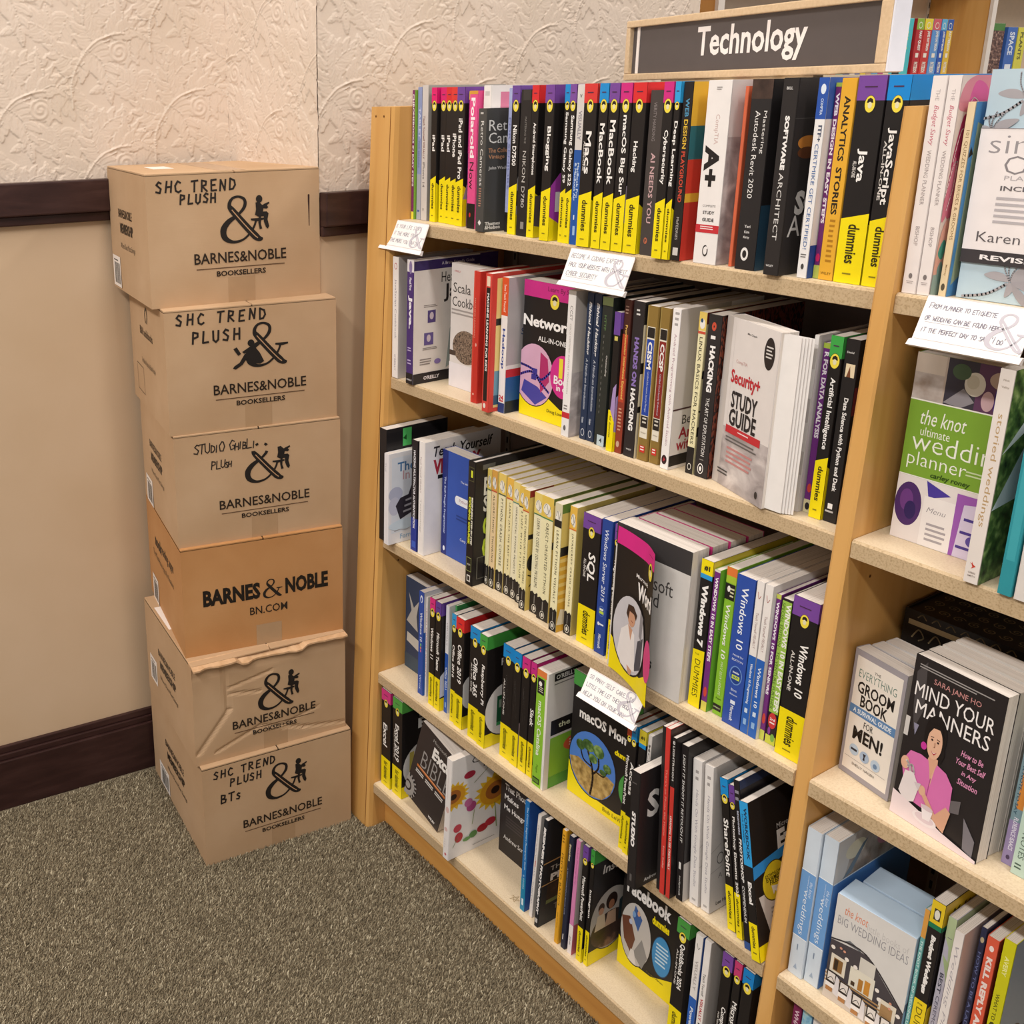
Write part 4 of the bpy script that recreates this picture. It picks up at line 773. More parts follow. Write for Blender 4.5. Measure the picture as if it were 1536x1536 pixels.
book(2, .6360, .6500, .051, .233, .178, '#f1ecea', 'white spine about phone programming with thin magenta lettering', [('L', .3, .8, .98, .88, 3, '#a9a4a2'), ('T', 'Android Programming with Android Studio', '#b08a98', .85, .15, .5, .36, .0), ('E', .45, .06, .0045, .007, '#3a2226'), ('P', [(.3, .045), (.6, .06), (.4, .075)], '#b0303c')], [('R', 0, 1, 0, 1, PH_GREY), ('R', 0, 1, .375, .385, '#4a2a2e'), ('R', 0, 1, 0, .37, '#dcd5d0'), ('H', 'Beginning', '#3a3532', .55, .30, .7, .0), ('H', 'Android', '#a52a38', .55, .225, .8, .02, 0, .017), ('H', 'with', '#a52a38', .3, .15, .36, .02, 0, .017), ('R', 0, .8, .02, .09, '#24201f'), ('H', 'J. M. Kim', '#4a4644', .6, .94, .5)], cw=0.105)
book(2, .6690, .6810, .065, .232, .178, '#e9e0b4', 'pale yellow spine lettered LINUX BASICS FOR HACKERS', [('R', 0, 1, .89, 1, '#e6c866'), ('F', .5, .93, .35, .03, '#efe9e0'), ('E', .4, .95, .002, .003, '#2f4f70'), ('R', 0, 1, .87, .885, '#c8503a'), ('T', 'LINUX BASICS FOR HACKERS', '#3f3a30', .85, .19, .5, .42, .0), ('R', 0, 1, 0, .17, '#231f1e'), ('E', .5, .045, .003, .005, '#e0dcd4'), ('E', .5, .045, .0023, .0039, '#231f1e')], [('R', 0, 1, 0, 1, '#d8cda0'), ('R', 0, 1, .93, 1, '#7a2a24'), ('R', 0, 1, .60, .65, K), ('S', [(.0, .4), (.1, .36), (.05, .2), (.14, .1)], .002, K), ('R', 0, 1, .24, .3, K)])
book(2, .6840, .7055, .065, .2315, .178, '#2d292a', 'black spine lettered HACKING with a small red ring and code-patterned cover', [('E', .45, .93, .0035, .006, '#c9503a'), ('E', .45, .93, .001, .0016, '#2d292a'), ('R', .28, .62, .855, .875, '#efebe8'), ('T', 'HACKING', '#f4f0ee', .815, .535, .5, .40, .05), ('T', 'THE ART OF EXPLOITATION', '#dcd8d4', .50, .135, .5, .26, .01), ('R', .3, .62, .11, .115, '#8d8884'), ('E', .45, .055, .0048, .0078, '#efebe8'), ('E', .45, .055, .0038, .0064, '#2d292a'), ('E', .45, .055, .002, .0035, '#efebe8')], [('R', 0, 1, 0, 1, CODEP), ('R', .05, .16, .52, .62, '#efe9e6')])
sp = book(2, .7165, .832, .0715, .233, 0, '#e6dfdc', 'white security study guide facing out with curled cover and mountain picture', cover=[('R', 0, 1, 0, .36, PH_ROCK), ('R', 0, .12, 0, 1, PH_GREY), ('R', .18, .182, .3, .97, '#c9c0bd'), ('H', 'Mike Chapple', '#5a5553', .5, .93, .18), ('F', .84, .865, .095, .09, '#2c2728'), ('L', .78, .9, .905, .83, 4, '#d9d5d2'), ('H', 'CompTIA', '#d0a8a4', .36, .755, .22, .0), ('H', 'Security+', '#c22f38', .46, .655, .56, .03, 0, .0235), ('H', 'STUDY', '#2a2628', .48, .535, .50, .03, 0, .0235), ('H', 'GUIDE', '#2a2628', .48, .43, .52, .03, 0, .0235), ('R', .18, .85, .33, .375, '#c8323a'), ('L', .42, .66, .36, .345, 1, '#f2dcdc'), ('L', .2, .85, .31, .27, 2, '#6b6664'), ('L', .24, .8, .25, .14, 4, '#c98a88'), ('L', .1, .32, .1, .06, 2, '#4a4644'), ('E', .88, .06, .003, .005, '#3a3534')], face=.024, yaw=-21)
m = MB()
for k in range(5):
    a0, b0 = (.02 + .0012 * k, .1155 + .001 * k); m.hexa([(.0228 - .0015 * k, .108, .002), (.0226 - .0015 * k, .1085, .002), (.010 - .003 * k, .136 + .002 * k, .001 + .0003 * k), (.0104 - .003 * k, .136 + .002 * k, .001), (.0228 - .0015 * k, .108, .231), (.0226 - .0015 * k, .1085, .231), (.010 - .003 * k, .136 + .002 * k, .230), (.0104 - .003 * k, .136 + .002 * k, .230)], ink('#ece6e2', .7))
m.build('fanned_pages', sp)
book(2, .8405, .8465, .062, .231, .15, '#e8e3e0', 'thin white spine beside the curled white study guide', [('L', .1, .9, .95, .05, 3, '#cfc8c4')], [('R', 0, 1, 0, 1, '#d9d3d0')])
book(2, .8485, .8590, .070, .222, .165, '#6f2f7d', 'thin purple spine lettered FOR DATA ANALYSIS', [('R', 0, 1, .97, 1, '#a9c04a'), ('R', 0, 1, 0, .08, '#d8d0a8'), ('T', 'R FOR DATA ANALYSIS', '#f2eaf2', .95, .45, .5, .55, .04), ('E', .5, .15, .0028, .006, '#d0483c'), ('E', .5, .04, .003, .005, '#2a2628')])
dum(2, .8625, .8785, .061, 'black guide with green band, spine lettered Artificial Intelligence', 'Artificial Intelligence', '#3fa348', .78, .39, h=.235, sz=.42)
book(2, .8800, .8975, .064, .234, .187, '#231f1f', 'black spine with a small framed portrait near its top, right end of the second shelf', [('H', 'Daniel', '#d9d5d2', .4, .93, .5, .02), ('R', .2, .85, .80, .87, '#e6d3b0'), ('P', [(.3, .8), (.6, .8), (.5, .86)], '#7a4a30'), ('T', 'Data Science with Python and Dask', '#efebe8', .69, .175, .5, .40, .03), ('R', .25, .6, .075, .105, '#efebe8'), ('R', .1, .7, .055, .065, '#bdb9b6')], [('R', 0, .1, .6, .75, '#6a2a34')])

# ---- third shelf
book(3, .004, .0260, .0095, .233, .15, '#262325', 'black topped book with a green tab behind the white cloud book', [('R', 0, 1, 0, 1, '#262325')], [('R', 0, .9, .88, .965, '#1f1d20'), ('R', .26, .40, .83, .985, '#57c46a'), ('P', [(.26, .9), (.32, .88), (.32, .93)], '#1f5a2a')])
book(3, .0285, .0430, .003, .189, .14, '#e9e6ea', 'white book with a drawn aircraft on clouds, sticking out at the far left of the third shelf', [('R', .55, .57, 0, 1, '#c9c4c8'), ('T', 'THE', '#c9c4cc', .9, .8, .3, .3)], [('R', .05, .95, .12, .95, '#dfe3ee'), ('H', 'The', '#4a78a8', .3, .84, .30, .02), ('H', 'In', '#c8a0a8', .3, .745, .12), ('F', .12, .55, .12, .08, '#b9bcd4'), ('F', .1, .42, .1, .1, '#c8c8dc'), ('P', [(.12, .42), (.2, .5), (.34, .52), (.4, .63), (.6, .66), (.6, .48), (.5, .34), (.2, .26)], '#35303a'), ('P', [(.42, .6), (.56, .64), (.56, .55), (.46, .52)], '#8d8a98'), ('S', [(.3, .46), (.5, .48)], .004, '#a9a6b0'), ('S', [(.28, .4), (.5, .42)], .004, '#a9a6b0'), ('S', [(.26, .34), (.48, .36)], .004, '#a9a6b0'), ('F', .3, .2, .3, .06, '#d3e0ee'), ('S', [(.1, .14), (.2, .15), (.3, .135), (.4, .15), (.5, .14)], .0012, '#b9b0b4'), ('H', 'Forrest', '#8fb0d0', .35, .07, .3)])
book(3, .0800, .0980, .030, .226, .150, '#231f24', 'black to blue spine lettered about multifactor authentication', [('R', 0, 1, 0, .30, '#2a3a94'), ('T', 'HACKING MULTIFACTOR AUTHENTICATION', '#eceaf0', .91, .21, .5, .36, .03), ('R', .2, .85, .03, .09, '#3f5fc0')], [('R', 0, 1, 0, .3, '#2a3a94'), ('R', 0, 1, .3, 1, '#1f1c20')])
book(3, .1040, .1205, .029, .229, .187, '#f1ecea', 'white visual guide with dark tower and red lettering on its cover', [('T', 'Teach Yourself VISUALLY', '#b8a8a8', .87, .55, .35, .24), ('T', 'Technology', '#c3bcb8', .5, .2, .4, .24)], [('H', 'Teach Yourself', '#2a2628', .50, .905, .78, .02, .2, .021), ('H', 'VISUALLY', '#b0303c', .42, .77, .62, .05, 0, .031), ('H', 'Tech', '#231f22', .42, .62, .5, .04, 0, .035), ('P', [(.36, .14), (.75, .17), (.62, .22), (.60, .5), (.50, .5), (.50, .22), (.42, .20)], '#2c2a30'), ('S', [(.5, .22), (.62, .24)], .003, '#b9b9c4'), ('H', 'Elaine Marmel', '#5a5553', .4, .07, .3, .02)], cw=.187)
book(3, .1250, .2490, .069, .212, 0, '#3455b0', 'blue book facing out with a rounded white label on its cover', cover=[('R', 0, .13, 0, 1, '#23307c'), ('T', 'The Self-Taught Programmer', '#c9d4f2', .75, .2, .065, .05, .02), ('E', .07, .06, .003, .005, '#e6ecf8'), ('H', 'The Self-Taught', '#dbe4f6', .58, .76, .3), ('F', .36, .58, .05, .04, '#eef0f6'), ('R', .36, .9, .54, .62, '#eef0f6'), ('H', 'Python', '#b08a98', .5, .58, .18), ('L', .35, .9, .44, .38, 2, '#24408a'), ('H', 'Cory A.', '#e6ecf8', .55, .22, .2)], face=.03)
book(3, .2545, .2725, .021, .236, .19, '#211e1e', 'large black hardcover with neon yellow lettering and boxed symbols on the spine', [('R', .12, .86, .845, .955, '#5a5a3a'), ('R', .16, .82, .85, .95, '#211e1e'), ('R', .42, .68, .875, .93, '#d8e03a'), ('T', 'CODING COURSE', '#d8dc3c', .72, .34, .36, .30, .06), ('T', 'BEGINNERS STEP-BY-STEP', '#e8e6d4', .72, .335, .72, .22, .06), ('R', .12, .84, .115, .23, '#8f9a5a'), ('R', .16, .80, .12, .225, '#211e1e'), ('H', '</>', '#cfcabc', .48, .172, .5, .02), ('R', .25, .75, .03, .085, '#dcd8d0'), ('R', .35, .65, .04, .075, '#211e1e')], [('R', .09, .24, .93, .97, '#6a6860'), ('H', "BEGINNER'S", '#d9d6cc', .50, .80, .78, .03, 0, .036), ('H', 'STEP-BY-STEP', '#d9d6cc', .52, .655, .82, .03, 0, .030), ('H', 'CODING', '#b9cc3a', .40, .475, .58, .05, 0, .038), ('H', 'COURSE', '#b9cc3a', .40, .30, .58, .05, 0, .044), ('R', .05, .6, .05, .23, '#6a6860'), ('R', .06, .59, .055, .225, '#211e1e')], hard=True)
NS = [(.2748, .2855, .048, '', '#efe6b8', '#e0c766', .222), (.2868, .3010, .0475, 'ALGORITHMIC THINKING', '#efd2a4', '#d9a24e', .2235), (.3026, .3210, .0495, 'PYTHON CRASH COURSE', '#efe6bf', '#e6c766', .222), (.3222, .3380, .051, 'LEARN JAVA THE EASY WAY', '#f0e3b0', '#e8b850', .2195), (.3392, .3560, .050, 'IMPRACTICAL PYTHON PROJECTS', '#f0e8c8', '#e6cf80', .2175), (.3575, .3745, .047, 'STUFF WITH PYTHON', '#efe6b4', '#e2bf58', .2165), (.3785, .3930, .036, 'HOW CYBERSECURITY REALLY WORKS', '#efe4b0', '#e0b850', .219), (.3975, .4190, .043, 'LEARN TO CODE BY SOLVING PROBLEMS', '#efe8c4', '#e6cf74', .2185), (.4208, .4470, .037, 'OBJECT-ORIENTED PYTHON', '#f0e8bc', '#e2c258', .222), (.4620, .4775, .0255, 'LEARN PYTHON VISUALLY', '#f1e9bd', '#d8cfae', .225), (.4835, .4985, .037, 'JAVASCRIPT CRASH COURSE', '#f0e6b8', '#e6b850', .224)]
NSL = ['narrow untitled cream spine first in the cream row on the third shelf', 'peach cream spine lettered ALGORITHMIC THINKING', 'cream spine about a crash course, third in the cream row', 'cream spine lettered about the easy way, fourth in the cream row', 'pale cream spine about impractical projects', 'cream spine ending in the word STUFF, sixth in the cream row', 'cream spine about how cybersecurity really works, with a dark red tab', 'cream spine about learning to code by solving problems', 'wide cream spine lettered OBJECT-ORIENTED', 'cream spine with dark label, about learning visually', 'cream spine with orange line, rightmost of the cream row']
for i, (u0, u1, yy, tt, c1, c2, hh) in enumerate(NS):
    acc = ['#5a7a4a', '#c8503a', '#4a5a4a', '#c8503a', '#5a8a7a', '#3a3a30', '#c85a3a', '#4a7a5a', '#4a8a5a', '#2a2826', '#d9783a'][i]
    s = [('R', 0, 1, .83, 1, c2), ('F', .45, .90, .32, .045, '#efe9dc'), ('F', .62, .875, .2, .03, '#e6e2dc'), ('S', [(.2, .9), (.4, .94), (.6, .88), (.75, .93)], .0007, '#4a463c'), ('S', [(.25, .87), (.5, .86), (.7, .9)], .0007, '#4a463c'), ('R', 0, 1, .822, .832, acc)]
    if i in (9,): s += [('R', 0, 1, .82, .875, '#262220')]
    s += [('T', tt, '#3f3a2c', .795, .225, .53, .30, .0, 0, 1.25)] if tt else []
    s += [('P', [(0, 0), (1, 0), (1, .165), (.75, .185), (.5, .165), (.25, .185), (0, .17)], '#282422'), ('R', .46, .54, .085, .155, '#8d8880'), ('E', .5, .045, min(.0052, (u1 - u0) * .33), .0075, '#d9d4c8'), ('E', .5, .045, min(.0043, (u1 - u0) * .27), .0062, '#282422'), ('E', .5, .045, min(.0025, (u1 - u0) * .15), .0038, '#d9d4c8')]
    cv = [('R', 0, 1, 0, 1, '#d9c06a')]
    if i == 6: cv += [('R', 0, .3, .945, 1, '#8f2f24'), ('R', 0, .3, .6, .64, K), ('F', .06, .40, .06, .07, '#1f1b18'), ('S', [(.02, .3), (.1, .26), (.04, .2)], .002, K)]
    if i == 8: cv += [('R', 0, 1, .95, 1, '#6a7a3a'), ('R', 0, 1, .6, .66, K)]
    if i == 9: cv += [('R', 0, 1, .93, 1, '#5f7f3a'), ('R', 0, 1, .60, .67, K), ('R', 0, 1, 0, .6, '#d9a83a'), ('L', 0, 1, .58, .2, 6, '#e6c874'), ('P', [(0, .06), (.2, .04), (.2, .14), (.04, .18)], '#e8dcc0')]
    book(3, u0, u1, yy, hh, .178, c1, NSL[i], s, cv)
dum(3, .5130, .5490, .036, 'thick black guide with purple band directly right of the cream row', 'SQL', '#74479b', .72, .50, h=.2235, d=.187, flat=1, sub='ALL-IN-ONE', sz=.40, tx=.58, ital=.15, ed=1)
book(3, .5530, .5735, .034, .227, .187, '#2a4796', 'deep blue spine with a small green badge near its foot on the third shelf', [('T', 'Windows Server 2019', '#dfe6f6', .93, .40, .5, .36, .01, .15), ('E', .5, .325, .0062, .009, '#5a78c0'), ('E', .5, .325, .0054, .0078, '#2a4796'), ('R', .3, .72, .305, .325, '#b9d44a'), ('R', .32, .68, .33, .345, '#e6ecda'), ('R', .3, .8, .22, .232, '#dfe6f6'), ('E', .3, .226, .0022, .003, '#dfe6f6'), ('T', 'Microsoft', '#dfe6f6', .15, .04, .5, .28, .02)])
q = D('Programming Interviews', '#7c4d9f', .74, .34, t=.009, flat=1, sz=.55, ital=.1)
book(3, .5800, .5890, .0325, .228, .17, q['col'], 'thin black guide with purple band beside the curled magenta-topped cover', q['spine'], q['cover'])
# four copies of a guide face out; the front one has its cover curling open
wd = book(3, .5925, .7275, .0225, .238, 0, '#dcd7d2', 'grey title page exposed by a curling magenta and black cover, front of its row', cover=[('R', 0, 1, .85, 1, '#3f3b3b'), ('R', 0, 1, 0, .85, '#d6d0cb'), ('H', 'Microsoft', '#4f4a49', .47, .705, .66, .0, 0, .022), ('H', 'Word', '#4f4a49', .42, .60, .42, .0, 0, .023), ('H', 'dummies', '#35302f', .38, .165, .46, .03, .1, .018), ('R', .42, .6, .125, .129, '#8d8886')], face=.034)
def curled(a, b, l):
    s = a / .104; bb = b / .234
    curl = max(0, s - .62) / .38
    y = .006 + .104 * s * (1 - .10 * curl); out = .0345 + .004 + .026 * s ** 1.35 + .010 * curl * curl * (.35 + .65 * bb) - .006 * curl ** 3
    return (out + l, y, b + .0005 - .012 * s * s * (1 - bb) - .004 * s * s)
m = MB(); NX, NZ = 18, 8
vs = [curled(i / NX * .104, j / NZ * .234, 0) for j in range(NZ + 1) for i in range(NX + 1)]
m.mesh(vs, [(j * (NX + 1) + i, j * (NX + 1) + i + 1, (j + 1) * (NX + 1) + i + 1, (j + 1) * (NX + 1) + i) for j in range(NZ) for i in range(NX)], ink(K)); fc = m.build('front_cover', wd, smooth=True); fc['label'] = 'curling magenta and black front cover'
class Grid(Print):
    def add(s, vs, fs, mat):   # cut into narrow strips so that the print follows the curl
        s.l += 1; lift = .0003 + s.l * .00006
        for f in fs:
            P = [tuple(vs[i]) for i in f]; x0, x1 = min(p[0] for p in P), max(p[0] for p in P); n = max(1, int((x1 - x0) / .006)); zn = max(1, int((max(p[1] for p in P) - min(p[1] for p in P)) / .03))
            z0 = min(p[1] for p in P); z1 = max(p[1] for p in P)
            for i in range(n):
                for j in range(zn):
                    q = P
                    for ax, lim, sg in ((0, x0 + (x1 - x0) * i / n, 1), (0, x0 + (x1 - x0) * (i + 1) / n, -1), (1, z0 + (z1 - z0) * j / zn, 1), (1, z0 + (z1 - z0) * (j + 1) / zn, -1)):
                        o = []
                        for k in range(len(q)):
                            a, b = q[k - 1], q[k]; da, db = sg * (a[ax] - lim), sg * (b[ax] - lim)
                            if (da >= 0) != (db >= 0): t = da / (da - db); o.append((a[0] + (b[0] - a[0]) * t, a[1] + (b[1] - a[1]) * t))
                            if db >= 0: o.append(b)
                        q = o
                        if len(q) < 3: break
                    if len(q) >= 3: s.mb.face([s.fn(a, b, lift) for a, b in q], mat)
p = Grid(.104, .234, curled)
draw(p, .104, .234, [('R', 0, 1, .885, 1, '#d92b88'), ('L', .74, .95, .955, .945, 1, '#8a1d58'), ('P', [(0, 0), (1, 0), (1, .22), (.72, .12), (.35, .10), (0, .24)], YL), ('B', .84, .855, .0092, 1.5), ('H', 'Microsoft', '#f0ecea', .62, .755, .32), ('H', 'Word', '#f4f0ee', .74, .665, .46, .04, 0, .026), ('F', .42, .33, .40, .27, '#1f1b1c'), ('F', .42, .33, .38, .258, '#c9c6cc'), ('P', [(.56, .12), (.74, .18), (.76, .4), (.60, .34)], '#4a4a54'), ('P', [(.62, .55), (.72, .52), (.70, .36), (.62, .38)], '#8d8a90'), ('P', [(.16, .15), (.22, .33), (.38, .40), (.52, .36), (.58, .12), (.42, .08), (.26, .09)], '#e9e3e2'), ('P', [(.36, .40), (.47, .38), (.44, .30)], '#c9987c'), ('F', .43, .455, .085, .062, '#c9987c'), ('P', [(.31, .46), (.34, .53), (.46, .54), (.55, .50), (.53, .46), (.48, .49), (.38, .49), (.36, .43)], '#3f2a22'), ('S', [(.42, .435), (.47, .43)], .0012, '#8a4a3c'), ('P', [(.40, .12), (.52, .11), (.5, .07), (.44, .07)], '#c9987c'), ('F', .96, .30, .12, .14, '#d0487f')])
p.build('cover_print', fc)
for k in range(3):
    book(3, .596 + .002 * k, .7285 + .002 * k, .062 + .0365 * k, .2365, 0, '#c83a7c', ['second', 'third', 'rearmost'][k] + ' copy in the row of face-out guides with pink edges', face=.0355)
book(3, .7330, .7520, .036, .229, .187, K, 'black guide with yellow top and foot carrying a big number one, left of a purple-green book', [('R', 0, 1, .905, 1, YL), ('H', '#1', '#2a2618', .5, .945, .5, .05), ('R', 0, 1, .875, .905, '#2f9ad6'), ('T', 'Windows 7', '#f6f2ee', .84, .42, .5, .52, .05), ('P', [(0, 0), (1, 0), (1, .40), (0, .39)], YL), ('T', 'DUMMIES', '#5a5110', .33, .07, .5, .48, .0), ('H', 'FOR', '#5a5110', .4, .365, .35, .0)], [('R', 0, 1, .905, 1, '#d9c23a')])
book(3, .7535, .7625, .038, .220, .17, '#6fae36', 'thin book with purple spine and green cover beside the number one guide', [('R', 0, 1, .07, 1, '#74307c'), ('R', 0, 1, .985, 1, '#dfd9d4'), ('T', 'WINDOWS 10 IN EASY STEPS', '#f4eaf2', .95, .36, .5, .56, .04), ('E', .5, .14, .0028, .008, '#d0483c'), ('R', 0, 1, 0, .07, '#d6cf5a')], [('R', 0, 1, 0, 1, '#6fae36')])
book(3, .7675, .7835, .045, .228, .178, '#8bbf35', 'lime green manual with orange strip and black label at the top of its spine', [('R', 0, 1, .945, 1, '#e07a3a'), ('R', 0, 1, .90, .945, '#a9c43a'), ('R', .0, .95, .79, .895, '#221e1e'), ('F', .35, .86, .15, .02, '#efebe6'), ('L', .5, .9, .87, .80, 3, '#d9d4b0'), ('T', 'Windows 10', '#f4f4ea', .76, .39, .48, .42, .02, .1), ('T', 'MAY 2019 UPDATE', '#dfe9c0', .37, .14, .48, .24, .0, .1), ('H', 'Pogue', '#3f5a14', .5, .115, .5, .02), ('R', .05, .85, .03, .075, '#221e1e'), ('H', "O'REILLY", '#cfe0a8', .45, .052, .7, .02)])
book(3, .7880, .8165, .039, .227, .187, '#2f4fa6', 'thick blue spine marked FOURTH EDITION with a round badge', [('T', 'Windows 10', '#eef2fa', .93, .52, .5, .36, .01), ('H', 'FOURTH', '#dfe6f6', .5, .475, .55, .0), ('H', 'EDITION', '#dfe6f6', .5, .445, .6, .0), ('E', .5, .345, .0098, .0145, '#6f94d0'), ('E', .5, .345, .0084, .0128, '#24408c'), ('H', 'inside', '#eef2fa', .5, .365, .34, .03), ('R', .3, .72, .318, .345, '#c6d84a'), ('H', 'OUT', '#24408c', .5, .331, .3, .04), ('H', 'Bott', '#cfd8ee', .5, .245, .32), ('H', 'Stinson', '#cfd8ee', .5, .215, .42), ('R', .38, .64, .15, .175, '#dfe6f6'), ('T', 'Microsoft', '#dfe6f6', .14, .035, .5, .18, .02)], [('R', 0, 1, 0, 1, '#2a4690')])
for u0, u1, tt, lb in ((.8180, .8292, 'Windows 10 Programming', 'narrower'), (.8305, .8425, 'Windows 10', 'wider')):
    book(3, u0, u1, .039, .229, .187, '#ece6e2', '%s of two half white half blue spines on the third shelf' % lb, [('R', 0, 1, 0, .52, '#2a62b8'), ('S', [(.3, .93), (.45, .89), (.7, .91)], .0007, '#c0503c'), ('T', 'Teach Yourself VISUALLY', '#9a7a78', .80, .57, .5, .32, .0), ('T', tt, '#e6eef8', .47, .2, .5, .4, .02), ('R', .3, .7, .14, .17, '#cfdff2'), ('R', .3, .7, .06, .1, '#8fb4e0')], [('R', 0, 1, 0, 1, '#dcd8d6')])
book(3, .8432, .8500, .046, .218, .17, '#74307c', 'thin purple spine lettered FOR SENIORS on the third shelf', [('R', 0, 1, .97, 1, '#c9cf5a'), ('T', 'WINDOWS 10 FOR SENIORS', '#f6eef4', .95, .32, .5, .6, .04), ('E', .5, .15, .0024, .008, '#d0483c'), ('R', 0, 1, 0, .07, '#c9cf5a')])
book(3, .8520, .8665, .046, .216, .17, '#2a2226', 'black and green spine marked SPECIAL EDITION with a red dot', [('R', .04, .96, .22, .985, '#9cc451'), ('T', 'SPECIAL EDITION - TO VENTURE FURTHER', '#3f5a1a', .97, .24, .2, .28, .0), ('T', 'WINDOWS 10 IN EASY STEPS', '#f6f4ea', .97, .235, .68, .48, .04), ('E', .5, .165, .006, .012, '#cf3a3a'), ('H', '3rd', '#f4e6e4', .5, .175, .5, .03), ('R', .25, .75, .145, .155, '#f4e6e4'), ('R', 0, 1, 0, .06, '#c9cf4a'), ('E', .3, .09, .002, .006, '#8a3f98'), ('E', .7, .05, .003, .006, '#7ab04a')])
dum(3, .8730, .9090, .037, 'very thick black guide with purple band at the right end of the third shelf', 'Windows 10', '#77479b', .73, .40, h=.2315, d=.187, flat=1, sub='ALL-IN-ONE', sz=.26, tx=.62, ital=.1)

# ---- fourth shelf
LN = math.radians
book(4, .006, .1005, .076, .208, 0, '#33415c', 'dark navy book facing out with pale geometric shapes, far left of the fourth shelf', cover=[('P', [(.05, .52), (.45, .46), (.40, .62), (.48, .80), (.30, .70), (.12, .84), (.22, .66)], '#b9b4ae'), ('P', [(.06, .30), (.50, .25), (.52, .37), (.08, .40)], '#c9c4bc'), ('R', 0, 1, 0, .16, '#3f4f5f')], face=.03)
book(4, .1060, .1220, .033, .227, .178, '#2b4ea6', 'blue spine with a white loop emblem at its top, left part of the fourth shelf', [('E', .5, .93, .004, .008, '#e4eaf6'), ('E', .5, .925, .0022, .005, '#2b4ea6'), ('T', 'Windows 10', '#dfe6f6', .80, .52, .5, .42, .02), ('E', .5, .49, .002, .003, '#7fc46a'), ('E', .5, .46, .002, .003, '#e08a5a'), ('E', .5, .43, .002, .003, '#c86a9a'), ('T', 'Wrox', '#b9c8ee', .2, .05, .5, .36, .02)], [('R', 0, 1, 0, .62, '#2a62b8'), ('R', 0, 1, .62, 1, '#e4e4ea')])
book(4, .1235, .1280, .037, .219, .15, '#ece6e2', 'thin white spine with pink print between blue and black spines', [('T', 'TEACH YOURSELF VISUALLY', '#b86a80', .9, .2, .5, .5)])
dum(4, .1480, .1640, .027, 'black guide with pink band, first of the yellow-footed pair near the left of the fourth shelf', 'Windows 11', '#d6307f', .73, .44, h=.2325, flat=1, ital=.1)
dum(4, .1670, .1840, .026, 'black guide with violet band, second of the yellow-footed pair near the left of the fourth shelf', 'Microsoft Teams', '#5f3f92', .72, .37, h=.2325, flat=1, ital=.1, cov=[('P', [(0, .33), (.2, .46), (.2, .16), (0, .13)], '#cfd0d8'), ('P', [(.05, .3), (.2, .33), (.2, .18), (.08, .16)], '#2a2c34')])
book(4, .1880, .1975, .034, .230, .17, '#e4e4e8', 'slim half white half blue spine between black guides on the fourth shelf', [('R', 0, 1, 0, .56, '#2a58b0'), ('T', 'VISUALLY', '#a9a2a6', .85, .63, .5, .36), ('T', 'Office 2021', '#dfe8f6', .43, .22, .5, .46, .02), ('R', .3, .7, .05, .1, '#8fb0e0')])
book(4, .2010, .2060, .045, .232, .17, '#4a9a58', 'thin green topped white book behind the red banded guide')
dum(4, .2170, .2300, .025, 'black guide with pale blue band left of the red-banded guide on the fourth shelf', 'Office 2016', '#2f9ad4', .72, .42, h=.229, flat=1, ital=.1)
dum(4, .2330, .2560, .022, 'black guide with red band on the fourth shelf', 'Office 2019', '#d9302f', .76, .41, h=.2305, flat=1, ital=.1, cov=[('F', .1, .33, .12, .15, '#d9d6d4')])
dum(4, .2750, .3020, .0205, 'thick black guide with blue band just left of the green-banded board computer guide', 'Office 365', BL, .74, .40, h=.2310, flat=1, ital=.1, sub='ALL-IN-ONE', sz=.36, tx=.62)
dum(4, .3040, .3245, .018, 'black guide with green band and a green circuit board on its white cover oval', 'Raspberry Pi', '#46a044', .74, .38, h=.2290, flat=1, ital=.1, cov=[('H', 'Raspberry Pi', '#ece9e7', .66, .73, .72, .03, 0, .019), ('F', .40, .31, .42, .24, '#1c1918'), ('F', .40, .31, .405, .23, '#e3dedb'), ('R', .24, .6, .2, .44, '#1f5a3a'), ('R', .28, .4, .33, .4, '#8d9a8a'), ('R', .45, .56, .24, .3, '#2a2a2a'), ('R', .24, .6, .17, .2, '#3f9a5a')], cw=.115)
dum(4, .3520, .3785, .031, 'black guide with blue band, left of two alike on the fourth shelf', 'QuickBooks 2021', '#1787d0', .76, .36, h=.2275, flat=1, ital=.08, sub='ALL-IN-ONE', sz=.30, tx=.58)
dum(4, .3805, .4000, .029, 'black guide with blue band, right of two alike on the fourth shelf', 'QuickBooks 2021', '#1787d0', .76, .34, h=.2275, flat=1, ital=.08, sz=.36, cov=[('P', [(0, .1), (.12, .1), (.12, .42), (0, .4)], '#b9a0a2')])
dum(4, .4020, .4210, .0295, 'black guide with magenta band right of the two blue-banded guides', 'QuickBooks Online', '#cf2f83', .74, .33, h=.2265, flat=1, ital=.08, sz=.34)
dum(4, .4230, .4365, .030, 'slim black guide with magenta band, spine touching the lime green manual', 'Slack', '#c93084', .60, .45, h=.226, flat=1, ital=.08, sz=.5)
